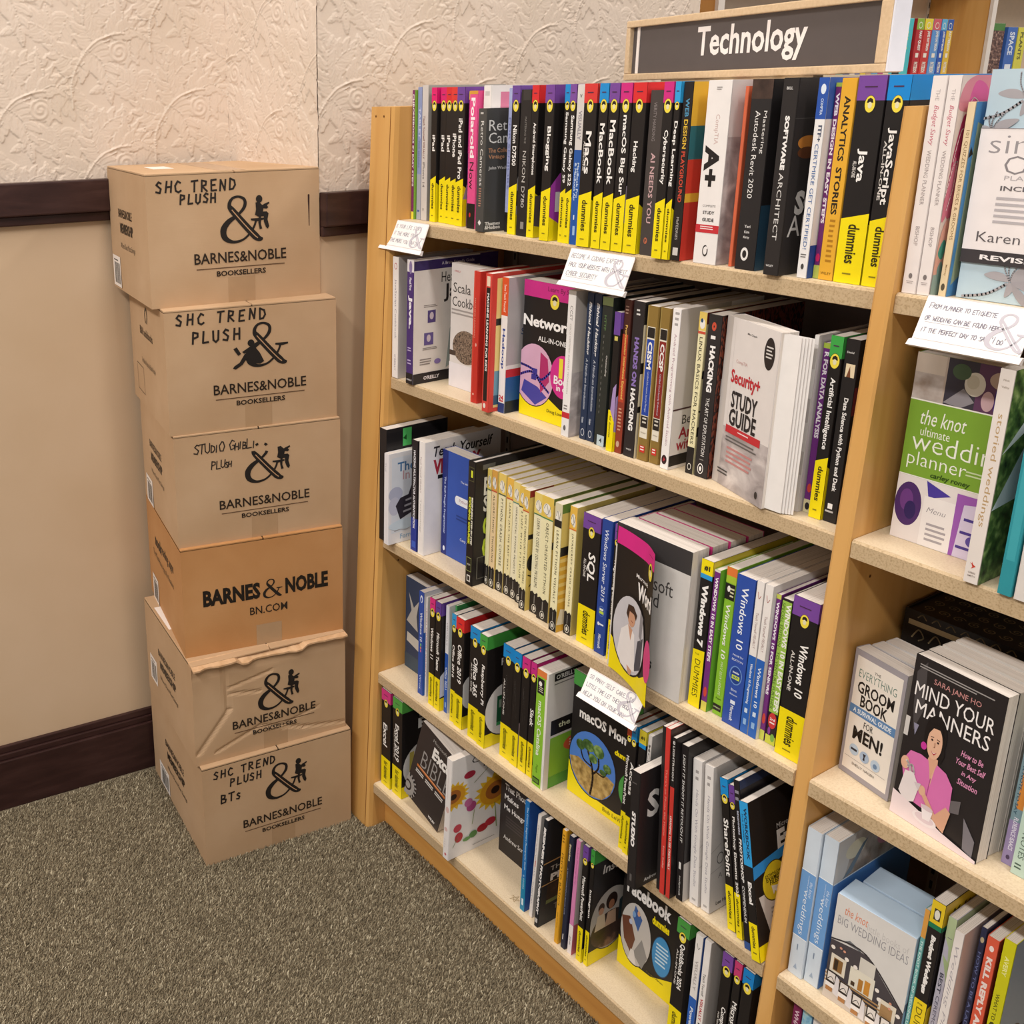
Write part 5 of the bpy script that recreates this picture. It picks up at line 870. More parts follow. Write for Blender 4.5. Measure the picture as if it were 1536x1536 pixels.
book(4, .4460, .4725, .022, .2265, .187, '#e9e5df', 'lime green and white manual with orange top strip, middle of the fourth shelf', [('R', 0, .80, 0, 1, '#8cc237'), ('R', 0, .84, .945, 1, '#e07f42'), ('R', .08, .66, .80, .93, '#221e1e'), ('F', .32, .885, .14, .02, '#efebe6'), ('L', .2, .6, .86, .81, 3, '#c9c4b0'), ('T', 'macOS Catalina', '#f2f6e6', .74, .27, .40, .34, .02, .05), ('T', 'Pogue', '#5a7f1f', .19, .12, .38, .22, .0), ('R', .06, .66, .025, .075, '#221e1e'), ('R', .1, .6, .035, .065, '#5a8a2a')],
     [('R', 0, 1, 0, 1, '#dcd6d1'), ('R', .10, 1, .92, .985, '#211d1d'), ('H', "O'REILLY", '#e6e2de', .30, .952, .34, .02), ('L', .1, .7, .9, .88, 1, '#7f7a76'), ('R', .08, 1, .46, .59, '#211d1d'), ('H', 'the missing', '#dfe2c0', .56, .525, .70, .02, 0, .014), ('R', .08, 1, .10, .44, '#86b83a'), ('F', .62, .335, .30, .075, '#d9603c'), ('L', .42, .8, .37, .3, 3, '#f2d8cc'), ('R', .08, 1, .0, .10, '#5fa03a')], cw=.135)
book(4, .4910, .6365, .062, .2345, 0, K, 'guide facing out with a lone desert tree under blue sky on its cover', cover=[('R', 0, 1, .885, 1, '#4a9a44'), ('H', 'macOS Monterey', '#f2efec', .52, .68, .84, .035, 0, .025), ('H', 'dummies', YL, .70, .555, .28, .05), ('P', [(0, 0), (1, 0), (1, .14), (.62, .08), (.3, .08), (0, .26)], YL), ('F', .30, .33, .305, .262, '#1d1918'), ('F', .30, .33, .295, .253, '#4f7fcf'), ('P', [(.01, .30), (.12, .33), (.3, .30), (.5, .32), (.585, .30), (.55, .20), (.45, .11), (.3, .08), (.15, .12), (.05, .2)], PH_ROCK if False else pattern('photo_desert', [(.3, '#7a5f32'), (.55, '#b8985a'), (.75, '#cfb47a')], (90, 90, 90), 4, .4)), ('S', [(.30, .09), (.32, .22), (.30, .32), (.24, .42)], .0042, '#3f3024'), ('S', [(.31, .26), (.38, .34), (.37, .44)], .0034, '#3f3024'), ('S', [(.36, .30), (.45, .30), (.49, .36)], .0026, '#3f3024'), ('S', [(.30, .32), (.19, .34), (.14, .42)], .003, '#3f3024'), ('F', .24, .47, .075, .045, PH_GREEN), ('F', .37, .47, .07, .05, PH_GREEN), ('F', .14, .44, .055, .04, PH_GREEN), ('F', .49, .38, .05, .035, PH_GREEN), ('F', .31, .39, .055, .035, PH_GREEN), ('F', .44, .33, .04, .022, PH_GREEN), ('F', .80, .31, .165, .155, '#1f3a1c'), ('F', .80, .31, .158, .149, '#4fa04a'), ('L', .70, .92, .39, .22, 6, '#d9ead2'), ('H', 'Bob LeVitus', '#8a7d18', .62, .05, .3)], face=.034, cw=.172)
dum(4, .6410, .6505, .0235, 'thin black guide directly right of the desert tree cover', 'Microsoft PowerPoint', '#c9502f', .74, .36, h=.232, flat=1, sz=.46)
dum(4, .6525, .6630, .0200, 'black guide with blue band partly hidden behind the protruding black book', 'Access', '#2186c6', .72, .47, h=.232, flat=1, sz=.5)
book(4, .6670, .6800, .0200, .232, .187, K, 'black guide with yellow number one top behind the protruding black book', [('R', 0, 1, .90, 1, '#e0cf3a'), ('H', '#1', '#3a3418', .5, .945, .55, .05), ('R', 0, 1, .87, .9, BL), ('T', 'Excel', '#f2efec', .74, .52, .5, .5, .05), ('R', 0, 1, 0, .3, YL)], [('R', 0, 1, .9, 1, '#d0c23a')])
book(4, .6820, .6890, .0215, .230, .17, '#d9d4d0', 'narrow white spine lettered MCA beside the black guide with number one top', [('T', 'MCA', '#7f7a7a', .93, .76, .5, .55, .01), ('T', 'MICROSOFT', '#b3aeac', .72, .4, .5, .4)], [('R', 0, 1, 0, 1, '#a49f9c')])
book(4, .7065, .7220, -.0300, .1995, .15, '#262223', 'black book lettered STUDIO, sticking out beyond the edge of the fourth shelf', [('T', 'STUDIO', '#f2eeec', .66, .36, .48, .46, .06, .1), ('H', 'SCOTT', '#8d8886', .4, .9, .5), ('R', .35, .6, .06, .12, '#5a5655')], [('H', 'S', '#d9d5d2', .21, .70, .17, .03, 0, .046), ('H', 'Andrew S', '#cfcbc8', .24, .05, .22, .02)], lean=-LN(2.2))
book(4, .7350, .7420, .002, .274, .17, '#262223', 'tall thin black spine left of the tall red one on the fourth shelf', lean=-LN(3.2))
book(4, .7440, .7525, -.001, .277, .17, '#cf3a33', 'tall red spine about photography, fourth shelf', [('T', "There's no Photo like Home", '#e89a8a', .76, .36, .5, .38, .0), ('T', 'Scott Kelby', '#e8b0a4', .3, .16, .5, .36)], [('R', 0, .4, 0, 1, PH_DARK)], lean=-LN(3.2))
book(4, .7550, .7620, .000, .267, .17, '#241f20', 'tall spine, black above and red below, about learning to be creative', [('R', 0, 1, 0, .70, '#c93a32'), ('T', 'LIGHTROOM', '#d9d5d2', .95, .74, .5, .44), ('H', '8', '#efebe8', .5, .97, .5), ('T', 'LEARNING TO SEE CREATIVELY', '#f2dcd6', .52, .18, .5, .46, .03)], [('R', 0, 1, 0, 1, '#1f1b1c')], lean=-LN(3.2))
book(4, .7650, .7765, .0105, .257, .18, '#241f20', 'tall black spine lettered LIGHT IT SHOOT IT RETOUCH IT', [('T', 'LIGHT IT SHOOT IT RETOUCH IT', '#e4e0dc', .94, .38, .48, .34, .01, .1), ('R', .3, .62, .205, .25, '#e0dcd8'), ('T', 'rockynook', '#d9d5d1', .16, .03, .5, .32, .01)], [('R', 0, 1, 0, .25, '#b9b2ae'), ('R', 0, 1, .25, 1, '#1d191a')], lean=-LN(3.6))
for u0, u1, yy, lb in ((.7810, .7965, .0210, 'left'), (.7995, .8140, .0235, 'right')):
    book(4, u0, u1, yy, .238, .187, '#e6e1de', 'white spine with thin grey lettering, the %s one of the identical pair on the fourth shelf' % lb, [('L', .3, .7, .93, .84, 2, '#a39d9b'), ('T', 'Hands On With Google Data Studio', '#a09ba6', .80, .13, .5, .36, .0, .1), ('R', .3, .7, .03, .045, '#b3aeac')], [('R', 0, 1, 0, 1, '#d2ccc8'), ('S', [(.0, .42), (.25, .46)], .0006, '#8d8886'), ('S', [(.0, .28), (.3, .30)], .0006, '#8d8886'), ('E', .24, .36, .0075, .0095, '#5a5654'), ('E', .24, .36, .0062, .008, '#d2ccc8'), ('H', 'A', '#8d8886', .25, .24, .1), ('H', 'Lee Hurst', '#4a4544', .36, .05, .4, .02)], lean=-LN(4.4), cw=.085)
q = D('SharePoint', BL, .74, .36, t=.0125, flat=1, sz=.5); book(4, .8455, .8580, .0245, .2335, .187, K, 'leaning black guide with blue band, first of the leaning group at the right of the fourth shelf', q['spine'], q['cover'], lean=-LN(9.8))
q = D('Photoshop Elements 2023', '#6f459a', .80, .28, t=.0095, flat=1, sz=.44); book(4, .8630, .8725, .0210, .2335, .187, K, 'leaning black guide with purple band, second of the leaning group on the fourth shelf', q['spine'], q['cover'], lean=-LN(10.0))
book(4, .8815, .8910, .0140, .252, .187, '#221e20', 'leaning black compendium with navy page stripe and white slanted capitals', [('L', .15, .85, .94, .86, 2, '#8d8a96'), ('T', 'BEGINNERS', '#cfd4e6', .82, .68, .4, .26), ('T', 'PHOTOSHOP', '#f0eeec', .66, .40, .5, .44, .04, .15), ('T', 'COMPENDIUM', '#e0dedc', .38, .16, .5, .40, .02, .1), ('R', 0, 1, 0, .045, '#3a5a9a')], [('R', 0, 1, 0, 1, '#24304f'), ('R', 0, 1, .0, .95, '#221e20')], lean=-LN(11.0))
book(4, .8995, .9125, .0050, .2335, .187, K, 'leaning black workbook with light blue strip and yellow round sticker on its cover', [('R', 0, 1, .60, 1, '#2f9fe0'), ('T', 'WORKBOOK', '#1f3a5a', .965, .64, .62, .36, .04), ('T', 'FOR DUMMIES', '#2a5a80', .92, .74, .25, .16), ('T', 'Excel', '#f2eeec', .50, .36, .5, .46, .04), ('R', 0, 1, 0, .24, YL), ('T', 'dummies', '#3f3810', .22, .08, .5, .42, .03), ('R', .25, .7, .045, .055, '#8a7d18')], [('H', 'Microsoft', '#cfcbc8', .62, .77, .34, .0), ('H', 'Excel', '#e6e2de', .74, .68, .60, .05, 0, .030), ('P', [(0, .52), (1, .62), (1, .66), (0, .60)], '#2f8fd8'), ('R', 0, 1, 0, .40, '#cfc6c0'), ('P', [(0, .0), (.3, .0), (.06, .40), (0, .40)], '#211c1c'), ('R', 0, 1, 0, .10, YL), ('F', .34, .455, .21, .125, '#4a4010'), ('F', .34, .455, .20, .118, '#e6cc2a'), ('H', 'DOWNLOAD', '#4a3f10', .34, .50, .3, .02), ('H', 'EXAMPLE', '#4a3f10', .34, .475, .28, .02), ('H', 'FILES', '#4a3f10', .34, .45, .16, .02), ('P', [(.28, .43), (.44, .41), (.37, .40), (.42, .37), (.39, .36), (.34, .39), (.31, .37)], '#f2eee6'), ('L', .25, .7, .3, .2, 4, '#9a928c')], lean=-LN(11.8), cw=.125)

# ---- pencilled star left on the bottom shelf board
def star_mark():
    p = Print(.5, .1, lambda a, b, l: (.30 + a, .0 + b, ZS[4] + l), .0002)
    c0 = (.1195, .0225)
    P5 = [(c0[0] + .0095 * math.sin(i * 2.513), c0[1] + .0095 * math.cos(i * 2.513)) for i in range(6)]
    for i in range(5): p.stroke([P5[i], P5[i + 1]], .0009, '#a58c66', False)
    p.build('pencil_mark', case)
star_mark()
# ---- bottom shelf
dum(5, .0070, .0385, .016, 'thick black guide with pink band at the far left of the bottom shelf', 'Excel', '#d63a86', .66, .42, h=.2325, d=.187, flat=1, ital=.1, sz=.36, tx=.44, foot='for dummies')
dum(5, .0445, .0770, .0175, 'thick black guide with green band and a small bar chart on its cover', 'Excel 2019', '#55a84a', .74, .36, h=.2315, d=.187, flat=1, ital=.1, sz=.32, tx=.50, sub='ALL-IN-ONE', foot='for dummies', cov=[('H', 'Microsoft', '#cfcac6', .45, .82, .36), ('H', 'Excel', '#e4e0dc', .56, .73, .62, .04, 0, .024), ('F', .42, .30, .40, .25, '#e0dbd6'), ('R', .22, .30, .22, .40, '#b83a2a'), ('R', .33, .41, .22, .47, '#c9b85a'), ('R', .12, .19, .22, .46, '#c9b85a')], cw=.165)
bb = book(5, .0905, .2045, .0150, .205, 0, '#38302f', 'dark grey bible leaning over with grey gear wheel and orange line on its cover', cover=[('H', 'Microsoft', '#a9a4a0', .55, .93, .38, .0), ('H', 'Excel', '#f2eeea', .70, .80, .56, .05, 0, .030), ('H', 'BIBLE', '#9f9a98', .60, .60, .78, -.012, 0, .042), ('R', .14, .95, .455, .485, '#c9743a'), ('L', .2, .9, .48, .462, 1, '#e8b088'), ('R', .14, .36, .41, .425, '#d9d5d0'), ('R', .14, .36, .385, .40, '#d9d5d0'), ('R', .42, .64, .41, .425, '#d9d5d0'), ('R', .42, .64, .385, .40, '#d9d5d0'), ('R', .70, .92, .41, .425, '#d9d5d0'), ('R', .70, .92, .385, .40, '#d9d5d0'), ('H', 'WILEY', '#efebe7', .80, .06, .2, .05)] + [('P', [(.06 + .17 * math.cos(a - .1), .13 + .115 * math.sin(a - .1)), (.06 + .235 * math.cos(a - .06), .13 + .155 * math.sin(a - .06)), (.06 + .235 * math.cos(a + .06), .13 + .155 * math.sin(a + .06)), (.06 + .17 * math.cos(a + .1), .13 + .115 * math.sin(a + .1))], '#a39e9a') for a in [i * .3491 for i in range(18)]] + [('F', .06, .13, .185, .122, '#a39e9a'), ('F', .06, .13, .10, .066, '#38302f'), ('F', .06, .13, .065, .043, '#a39e9a')], face=.040, z=ZS[4] + .0330)
bb.rotation_mode = 'QUATERNION'
from mathutils import Quaternion
bb.rotation_quaternion = Quaternion((0, 1, 0), LN(16.2)) @ Quaternion((0, 0, 1), -math.pi / 2)
SUN = lambda cx, cz, r: [('P', [(cx + r * 1.0 * (1 if i % 2 else .74) * math.cos(i * .1848), cz + r * .72 * (1 if i % 2 else .74) * math.sin(i * .1848)) for i in range(34)], '#e8bb2c'), ('F', cx, cz, r * .72, r * .52, '#d99a24'), ('F', cx, cz, r * .46, r * .33, '#a8642a'), ('F', cx, cz, r * .2, r * .145, '#2f1d14')]
FLW = SUN(.03, .64, .20) + SUN(.56, .53, .27) + [('F', .22, .80, .07, .035, '#a8283f'), ('F', .70, .82, .08, .042, '#b0304a'), ('F', .10, .30, .05, .04, '#c23a4e'), ('F', .12, .2, .05, .05, '#b82a3a'), ('F', .42, .19, .07, .04, '#a8202e'), ('F', .52, .22, .07, .04, '#b8303e'), ('F', .26, .47, .06, .05, '#b04a80'), ('F', .22, .52, .05, .04, '#c06a98'), ('F', .9, .27, .08, .05, '#a82438'), ('F', .84, .75, .07, .04, '#a84a74'), ('F', .78, .45, .05, .03, '#a0283a'), ('S', [(.56, .40), (.58, .28), (.6, .14)], .002, '#7f9a4a'), ('S', [(.28, .7), (.45, .8), (.62, .9)], .0012, '#8a8a5a'), ('S', [(.1, .2), (.05, .12)], .0012, '#6a7a4a'), ('S', [(.3, .42), (.28, .28)], .0012, '#9aa86a'), ('S', [(.7, .45), (.75, .3)], .0014, '#6a7a4a'), ('F', .3, .17, .05, .035, '#5a8a4a'), ('F', .22, .15, .05, .02, '#6a9a5a')]
book(5, .2595, .2750, -.0185, .227, .20, '#eae5e3', 'white book with sunflowers and small red flowers on its cover, sticking out of the bottom shelf', [('R', .35, .42, .6, .9, '#d9cfcc'), ('F', .5, .5, .3, .03, '#d9b8b4'), ('F', .4, .3, .3, .02, '#d9b8b4'), ('E', .5, .05, .003, .003, '#c86a74'), ('L', .2, .4, .2, .1, 4, '#d9d2cf')], [('H', 'Creative', '#4a4644', .55, .925, .62, -.005, 0, .015), ('H', 'Photo', '#4a4644', .60, .855, .42, -.005, 0, .015)] + FLW + [('L', .3, .6, .06, .045, 1, '#a39e9c')], lean=LN(1.5))
book(5, .3010, .4385, .087, .211, 0, '#2a2424', 'black book facing out with bold white heading about a photo making one hungry', cover=[('H', 'That Photo', '#efebe8', .29, .72, .42, .015, 0, .0135), ('H', 'Makes', '#efebe8', .205, .615, .25, .015, 0, .0115), ('H', 'Me Hungry', '#efebe8', .285, .50, .41, .015, 0, .0145), ('L', .12, .5, .42, .3, 4, '#453d3c'), ('H', 'Andrew Scrivani', '#d9d5d2', .33, .19, .48, .01, 0, .010)], face=.02, cw=.152)
book(5, .4420, .4530, .0135, .2325, .178, '#1f6fb4', 'bright blue spine with small white lettering beside the black hungry photo book', [('R', 0, 1, 0, .3, '#1f86b0'), ('T', 'The Creative Beginners Photography Guide', '#cfe4f4', .95, .38, .6, .36, .01), ('T', 'B. ROGERS', '#a9d0e8', .33, .2, .5, .3), ('R', .3, .7, .05, .11, '#dfeaf2')], [('R', 0, 1, 0, 1, '#1f4f9a')])
book(5, .4630, .4710, .0155, .222, .17, '#e6e1de', 'thin white spine between the bright blue and the black photography spines', [('T', 'Photography VISUALLY', '#a9989a', .9, .4, .4, .3), ('R', .4, .6, .5, .56, '#c8504a'), ('T', 'DIGITAL', '#b3aeb4', .35, .12, .4, .3)], [('R', 0, 1, 0, 1, '#d3cdc9')], lean=LN(2.5))
book(5, .4855, .4940, .0070, .231, .178, '#20242b', "dark book with slanted white capitals BEGINNER'S PHOTOGRAPHY on its spine", [('T', "BEGINNER'S PHOTOGRAPHY", '#f2eeec', .93, .12, .5, .62, .06, .15), ('R', .2, .8, .04, .08, '#cfcbc8')], [('R', 0, 1, .595, .607, '#b08a5a'), ('R', 0, 1, .39, .40, '#b08a5a'), ('H', 'THE', '#bdb8b4', .20, .53, .2, .01, 0, .010), ('H', 'BIG', '#efebe8', .48, .53, .3, .04, 0, .014), ('H', 'PHOTO', '#efebe8', .42, .445, .62, .05, 0, .016), ('R', .08, .95, .20, .38, PH_DARK), ('R', .08, .95, .2, .235, '#6f7a4a'), ('H', 'THE BEST', '#8d8886', .42, .14, .45), ('P', [(.5, .9), (.62, .97), (.62, .88)], '#3a3f46')], lean=LN(2.5))
book(5, .5320, .5405, .0095, .236, .165, '#e3a72c', 'amber spine lettered PHOTO BASICS', [('T', 'PHOTO BASICS', '#4a3a18', .80, .34, .5, .5, .0), ('T', 'joel sartore', '#9a6f1a', .28, .14, .5, .3), ('L', .2, .8, .96, .88, 3, '#8a641a')], lean=LN(1))
book(5, .5465, .5560, .0110, .233, .165, '#272b3f', 'dark navy spine between the amber and the pink spines', [('T', 'Stories', '#d9cfa8', .93, .78, .4, .4, .04), ('T', 'A PHOTOGRAPHY BOOK FOR', '#8d92a8', .72, .3, .25, .2), ('R', .3, .5, .08, .13, '#d9d5d8')], lean=LN(1))
book(5, .5615, .5705, .0120, .234, .165, '#d987b8', 'pink spine with white foot on the bottom shelf', [('R', 0, 1, 0, .26, '#efe6e6'), ('T', 'Ticket Photography', '#c05f9a', .95, .62, .5, .4), ('T', 'ZINE', '#8d8688', .16, .08, .45, .3)], [('R', 0, 1, 0, .27, '#cf6a70'), ('R', 0, 1, .27, 1, '#c9bfba')], lean=LN(1))
dum(5, .5800, .5915, .0135, 'slim black guide with purple band and yellow foot right of the pink spine', 'Microsoft PowerPoint', '#6f459a', .74, .36, h=.2335, flat=1, sz=.46)
dum(5, .5945, .6030, .0165, 'slim black guide with green band and a group photograph on its cover', 'Instagram', '#3f9a3f', .66, .42, h=.2335, flat=1, sz=.5, cov=[('H', 'Instagram', '#cfcac6', .52, .79, .72, .02, .1, .022), ('F', .36, .345, .37, .27, '#1d1918'), ('F', .36, .345, .36, .262, '#a9a39e'), ('F', .36, .25, .34, .155, PH_DARK), ('F', .18, .47, .055, .04, '#3a2a22'), ('F', .36, .49, .10, .07, '#2a1d1a'), ('F', .36, .46, .05, .04, '#9a6a50'), ('F', .18, .44, .045, .03, '#b0846a'), ('P', [(.08, .28), (.12, .41), (.24, .41), (.28, .28)], '#c9b8a0'), ('P', [(.26, .28), (.30, .40), (.44, .40), (.46, .28)], '#b89a84'), ('P', [(.5, .46), (.62, .50), (.6, .3), (.5, .28)], '#2a3a40')], cw=.135)
book(5, .6200, .7670, .070, .2345, 0, K, 'guide facing out with hands over a laptop and a blue oval on its cover', cover=[('R', 0, 1, .885, 1, '#2a8fd0'), ('H', 'Facebook', '#f0ecea', .48, .70, .80, .04, 0, .028), ('H', 'dummies', YL, .72, .575, .30, .05, 0, .016), ('P', [(0, 0), (1, 0), (1, .20), (.62, .10), (.3, .09), (0, .24)], YL), ('F', .30, .34, .29, .265, '#1d1918'), ('F', .30, .34, .28, .256, '#c3bdb8'), ('P', [(.03, .42), (.10, .24), (.24, .16), (.30, .3), (.18, .46)], '#6a3f30'), ('P', [(.26, .58), (.40, .5), (.34, .38), (.22, .48)], '#3f5f9a'), ('P', [(.28, .18), (.46, .10), (.54, .22), (.42, .34)], '#8d8a88'), ('F', .25, .50, .03, .025, '#7aa0d0'), ('F', .33, .53, .025, .022, '#d0a080'), ('F', .20, .42, .03, .022, '#b9c0d8'), ('P', [(.2, .10), (.36, .09), (.3, .2), (.24, .2)], '#dcd6d2'), ('F', .78, .33, .17, .165, '#1f4a70'), ('F', .78, .33, .162, .158, '#3f8fc8'), ('L', .68, .90, .42, .24, 6, '#c9e0f0'), ('H', 'Carolyn Abram', '#6a5f10', .70, .12, .30)], face=.03, cw=.112)
dum(5, .7700, .7925, .0150, 'black guide with green band directly right of the laptop cover on the bottom shelf', 'QuickBooks 2024', '#4a9a44', .82, .46, h=.2335, flat=1, sz=.34, sub='ALL-IN-ONE', tx=.56)
book(5, .8030, .8155, .0150, .229, .17, '#e8e3e0', 'half white half blue spine on the bottom shelf', [('R', 0, 1, 0, .5, '#2a5fb4'), ('S', [(.3, .93), (.5, .89), (.7, .91)], .0007, '#6a6664'), ('T', 'VISUALLY', '#b3acaa', .8, .56, .5, .4), ('T', 'PowerPoint', '#dfe8f6', .42, .12, .5, .44, .03, .1)], [('R', 0, 1, 0, 1, '#2a4f94')])
book(5, .8180, .8290, .0160, .2295, .187, '#ece7e4', 'white spine with one red word, bottom shelf, left of a grey picture cover', [('T', 'Teach Yourself', '#4a4644', .74, .56, .5, .36, .01), ('T', 'VISUALLY', '#b8303c', .54, .36, .5, .42, .03), ('T', 'Microsoft', '#4a4644', .34, .1, .5, .4, .01)], [('R', 0, 1, 0, 1, PH_GREY), ('P', [(.2, .78), (.34, .82), (.3, .72)], '#4a2f3a'), ('H', 'N', '#211e1e', .26, .6, .16, .04), ('H', 'L', '#211e1e', .22, .4, .1, .04), ('R', 0, 1, 0, .3, PH_ROCK)])
dum(5, .8490, .8660, .0160, 'black guide with purple band, first of three at the right end of the bottom shelf', 'Computers', '#7a4aa0', .60, .36, h=.2335, flat=1, sz=.44, sub='FOR SENIORS', tx=.6)
dum(5, .8690, .8810, .0160, 'black guide with pink band, middle of three at the right end of the bottom shelf', 'Microsoft Office', '#c93f74', .70, .28, h=.2335, flat=1, sz=.5, sub='FOR SENIORS', tx=.6)
dum(5, .8840, .9010, .0150, 'black guide with blue band, last of three at the right end of the bottom shelf', 'Windows', '#1683cf', .56, .30, h=.2335, d=.187, flat=1, sz=.44, cov=[('H', 'Windows', '#d9d5d2', .6, .62, .8, .04, 0, .022)])

# ------------------------------------------------------------------ right bay
RB = 'wedding and etiquette books'
RG = lambda n: 'wedding books on the %s shelf of the right bay' % n
def petal(pts, c): return ('C', pts, c)
PET = [('R', 0, 1, 0, 1, '#dfd0c8'), petal([(0, .86), (.10, .96), (.45, 1), (.9, 1), (1, .9), (.7, .86), (.3, .84)], '#d88a98'), petal([(.30, .84), (.42, .97), (.8, .95), (.95, .86), (.7, .80)], '#d8609c'), petal([(0, .40), (.08, .62), (.22, .78), (.34, .7), (.3, .5), (.16, .4)], '#c04870'), petal([(.05, .60), (.2, .82), (.4, .78), (.28, .62)], '#b03860'), petal([(.0, .36), (.1, .62), (.2, .6), (.16, .4)], '#d47a90'), petal([(.12, .38), (.24, .64), (.38, .6), (.36, .4)], '#cf6f88'), ('S', [(.0, .46), (.12, .6), (.22, .62)], .0012, '#f4e0e0'), ('S', [(.08, .62), (.2, .76), (.36, .74)], .0012, '#f4e0e0'), ('S', [(.3, .84), (.4, .9), (.6, .88)], .0012, '#f4e0e0'), ('S', [(.1, .4), (.2, .5), (.22, .62)], .0012, '#f4e0e0'), petal([(0, .10), (.05, .28), (.2, .36), (.32, .26), (.3, .12), (.1, .08)], '#e0a898'), petal([(.05, .2), (.16, .26), (.26, .24), (.2, .17)], '#4f9a8a'), ('R', 0, .5, 0, .10, '#93aaa4'), petal([(.1, .12), (.2, .16), (.3, .1), (.2, .05)], '#7f9f9a')]
for u0, u1, yy, lb in ((.9378, .9533, .060, 'left'), (.9540, .9680, .061, 'right')):
    book(1, u0, u1, yy, .233, .187, '#ece2de', 'pale pink wedding planner spine, the %s one of the pair at the top of the right bay' % lb, [('T', 'THE', '#b3a6a4', .94, .89, .5, .26, .0), ('T', 'Budget Savvy', '#c76a7c', .87, .69, .5, .42, .0, .3), ('T', 'WEDDING PLANNER', '#a99c9a', .67, .42, .5, .28, .0), ('T', 'BISHOP', '#a99c9a', .32, .23, .5, .28, .0), ('E', .5, .085, .002, .003, '#7f7674'), ('R', .25, .75, .058, .061, '#a99c9a'), ('R', .3, .7, .05, .053, '#a99c9a')], PET if lb == 'right' else (), group=RG('top'), cw=.064)
book(1, .9725, .9808, .0705, .206, .14, '#e6cfa8', 'narrow cream spine with blue cover lettered QUIZZES FOR BRIDES', [('T', '101 QUIZZES FOR BRIDES & GROOMS', '#8a6f4a', .86, .30, .5, .46, .0), ('T', 'Murray', '#a98d64', .17, .11, .5, .3), ('E', .5, .05, .002, .004, '#5a5040')], [('R', 0, 1, 0, 1, '#4f88bc'), ('P', [(.04, .06), (.14, .1), (.16, .88), (.06, .9)], '#9aa88a'), ('P', [(.0, .72), (.06, .74), (.02, .78)], '#2a2420')], group=RG('top'))
LILY = lambda x, z, s: [('C', [(x + a * s, z + b * s) for a, b in q], cc) for q, cc in (([(0, 0), (.04, .09), (.14, .13), (.27, .13), (.2, .06), (.1, .01)], '#a5a0a4'), ([(0, 0), (-.05, .05), (-.13, .06), (-.2, .03), (-.12, .0)], '#a9a4a8'), ([(.01, -.01), (.1, .01), (.2, .0), (.3, -.07), (.24, -.1), (.12, -.06)], '#a09ba0'), ([(0, -.01), (.05, -.03), (.14, -.1), (.2, -.19), (.1, -.15), (.03, -.07)], '#9d989c'), ([(0, 0), (-.02, -.05), (-.02, -.12), (.03, -.07)], '#a5a0a4'))] + [('S', [(x, z), (x + .02 * s, z + .08 * s), (x + .1 * s, z + .19 * s)], .0012, '#a39ea2'), ('S', [(x, z), (x - .02 * s, z + .1 * s), (x + .02 * s, z + .21 * s)], .0012, '#a39ea2'), ('S', [(x, z), (x - .05 * s, z + .09 * s), (x - .06 * s, z + .17 * s)], .0012, '#a39ea2'), ('S', [(x - .02 * s, z - .02 * s), (x - .16 * s, z - .11 * s), (x - .34 * s, z - .15 * s)], .0026, '#a39ea2')]
book(1, .9860, 1.205, .080, .238, 0, '#b9cdd8', 'pale blue planning book with grey lilies and a white title panel, facing out', cover=LILY(.17, .88, .62) + LILY(.24, .10, .6) + LILY(.05, .74, .4) + LILY(.62, .9, .6) + [('R', .0, 1, .22, .755, '#efe6e4'), ('H', 'simply', '#9a9496', .275, .675, .45, -.012, 0, .026), ('H', 'ORGANIZED', '#8a8486', .55, .60, .84, -.012, 0, .019), ('H', 'PLANNING', '#b3acae', .27, .545, .26, .0, 0, .0045), ('H', 'INCLUDES', '#6a6466', .26, .50, .26, .02, 0, .005), ('L', .12, .46, .462, .335, 5, '#b9b2b4'), ('H', 'Karen Bussen', '#5f595b', .29, .285, .46, -.006, 0, .0105), ('R', 0, 1, .165, .225, '#3f3a3c'), ('H', 'REVISED', '#efe9e8', .24, .195, .30, .03, 0, .0055), ('R', 0, 1, .752, .755, '#8a8486')], face=.04, group=RG('top'))
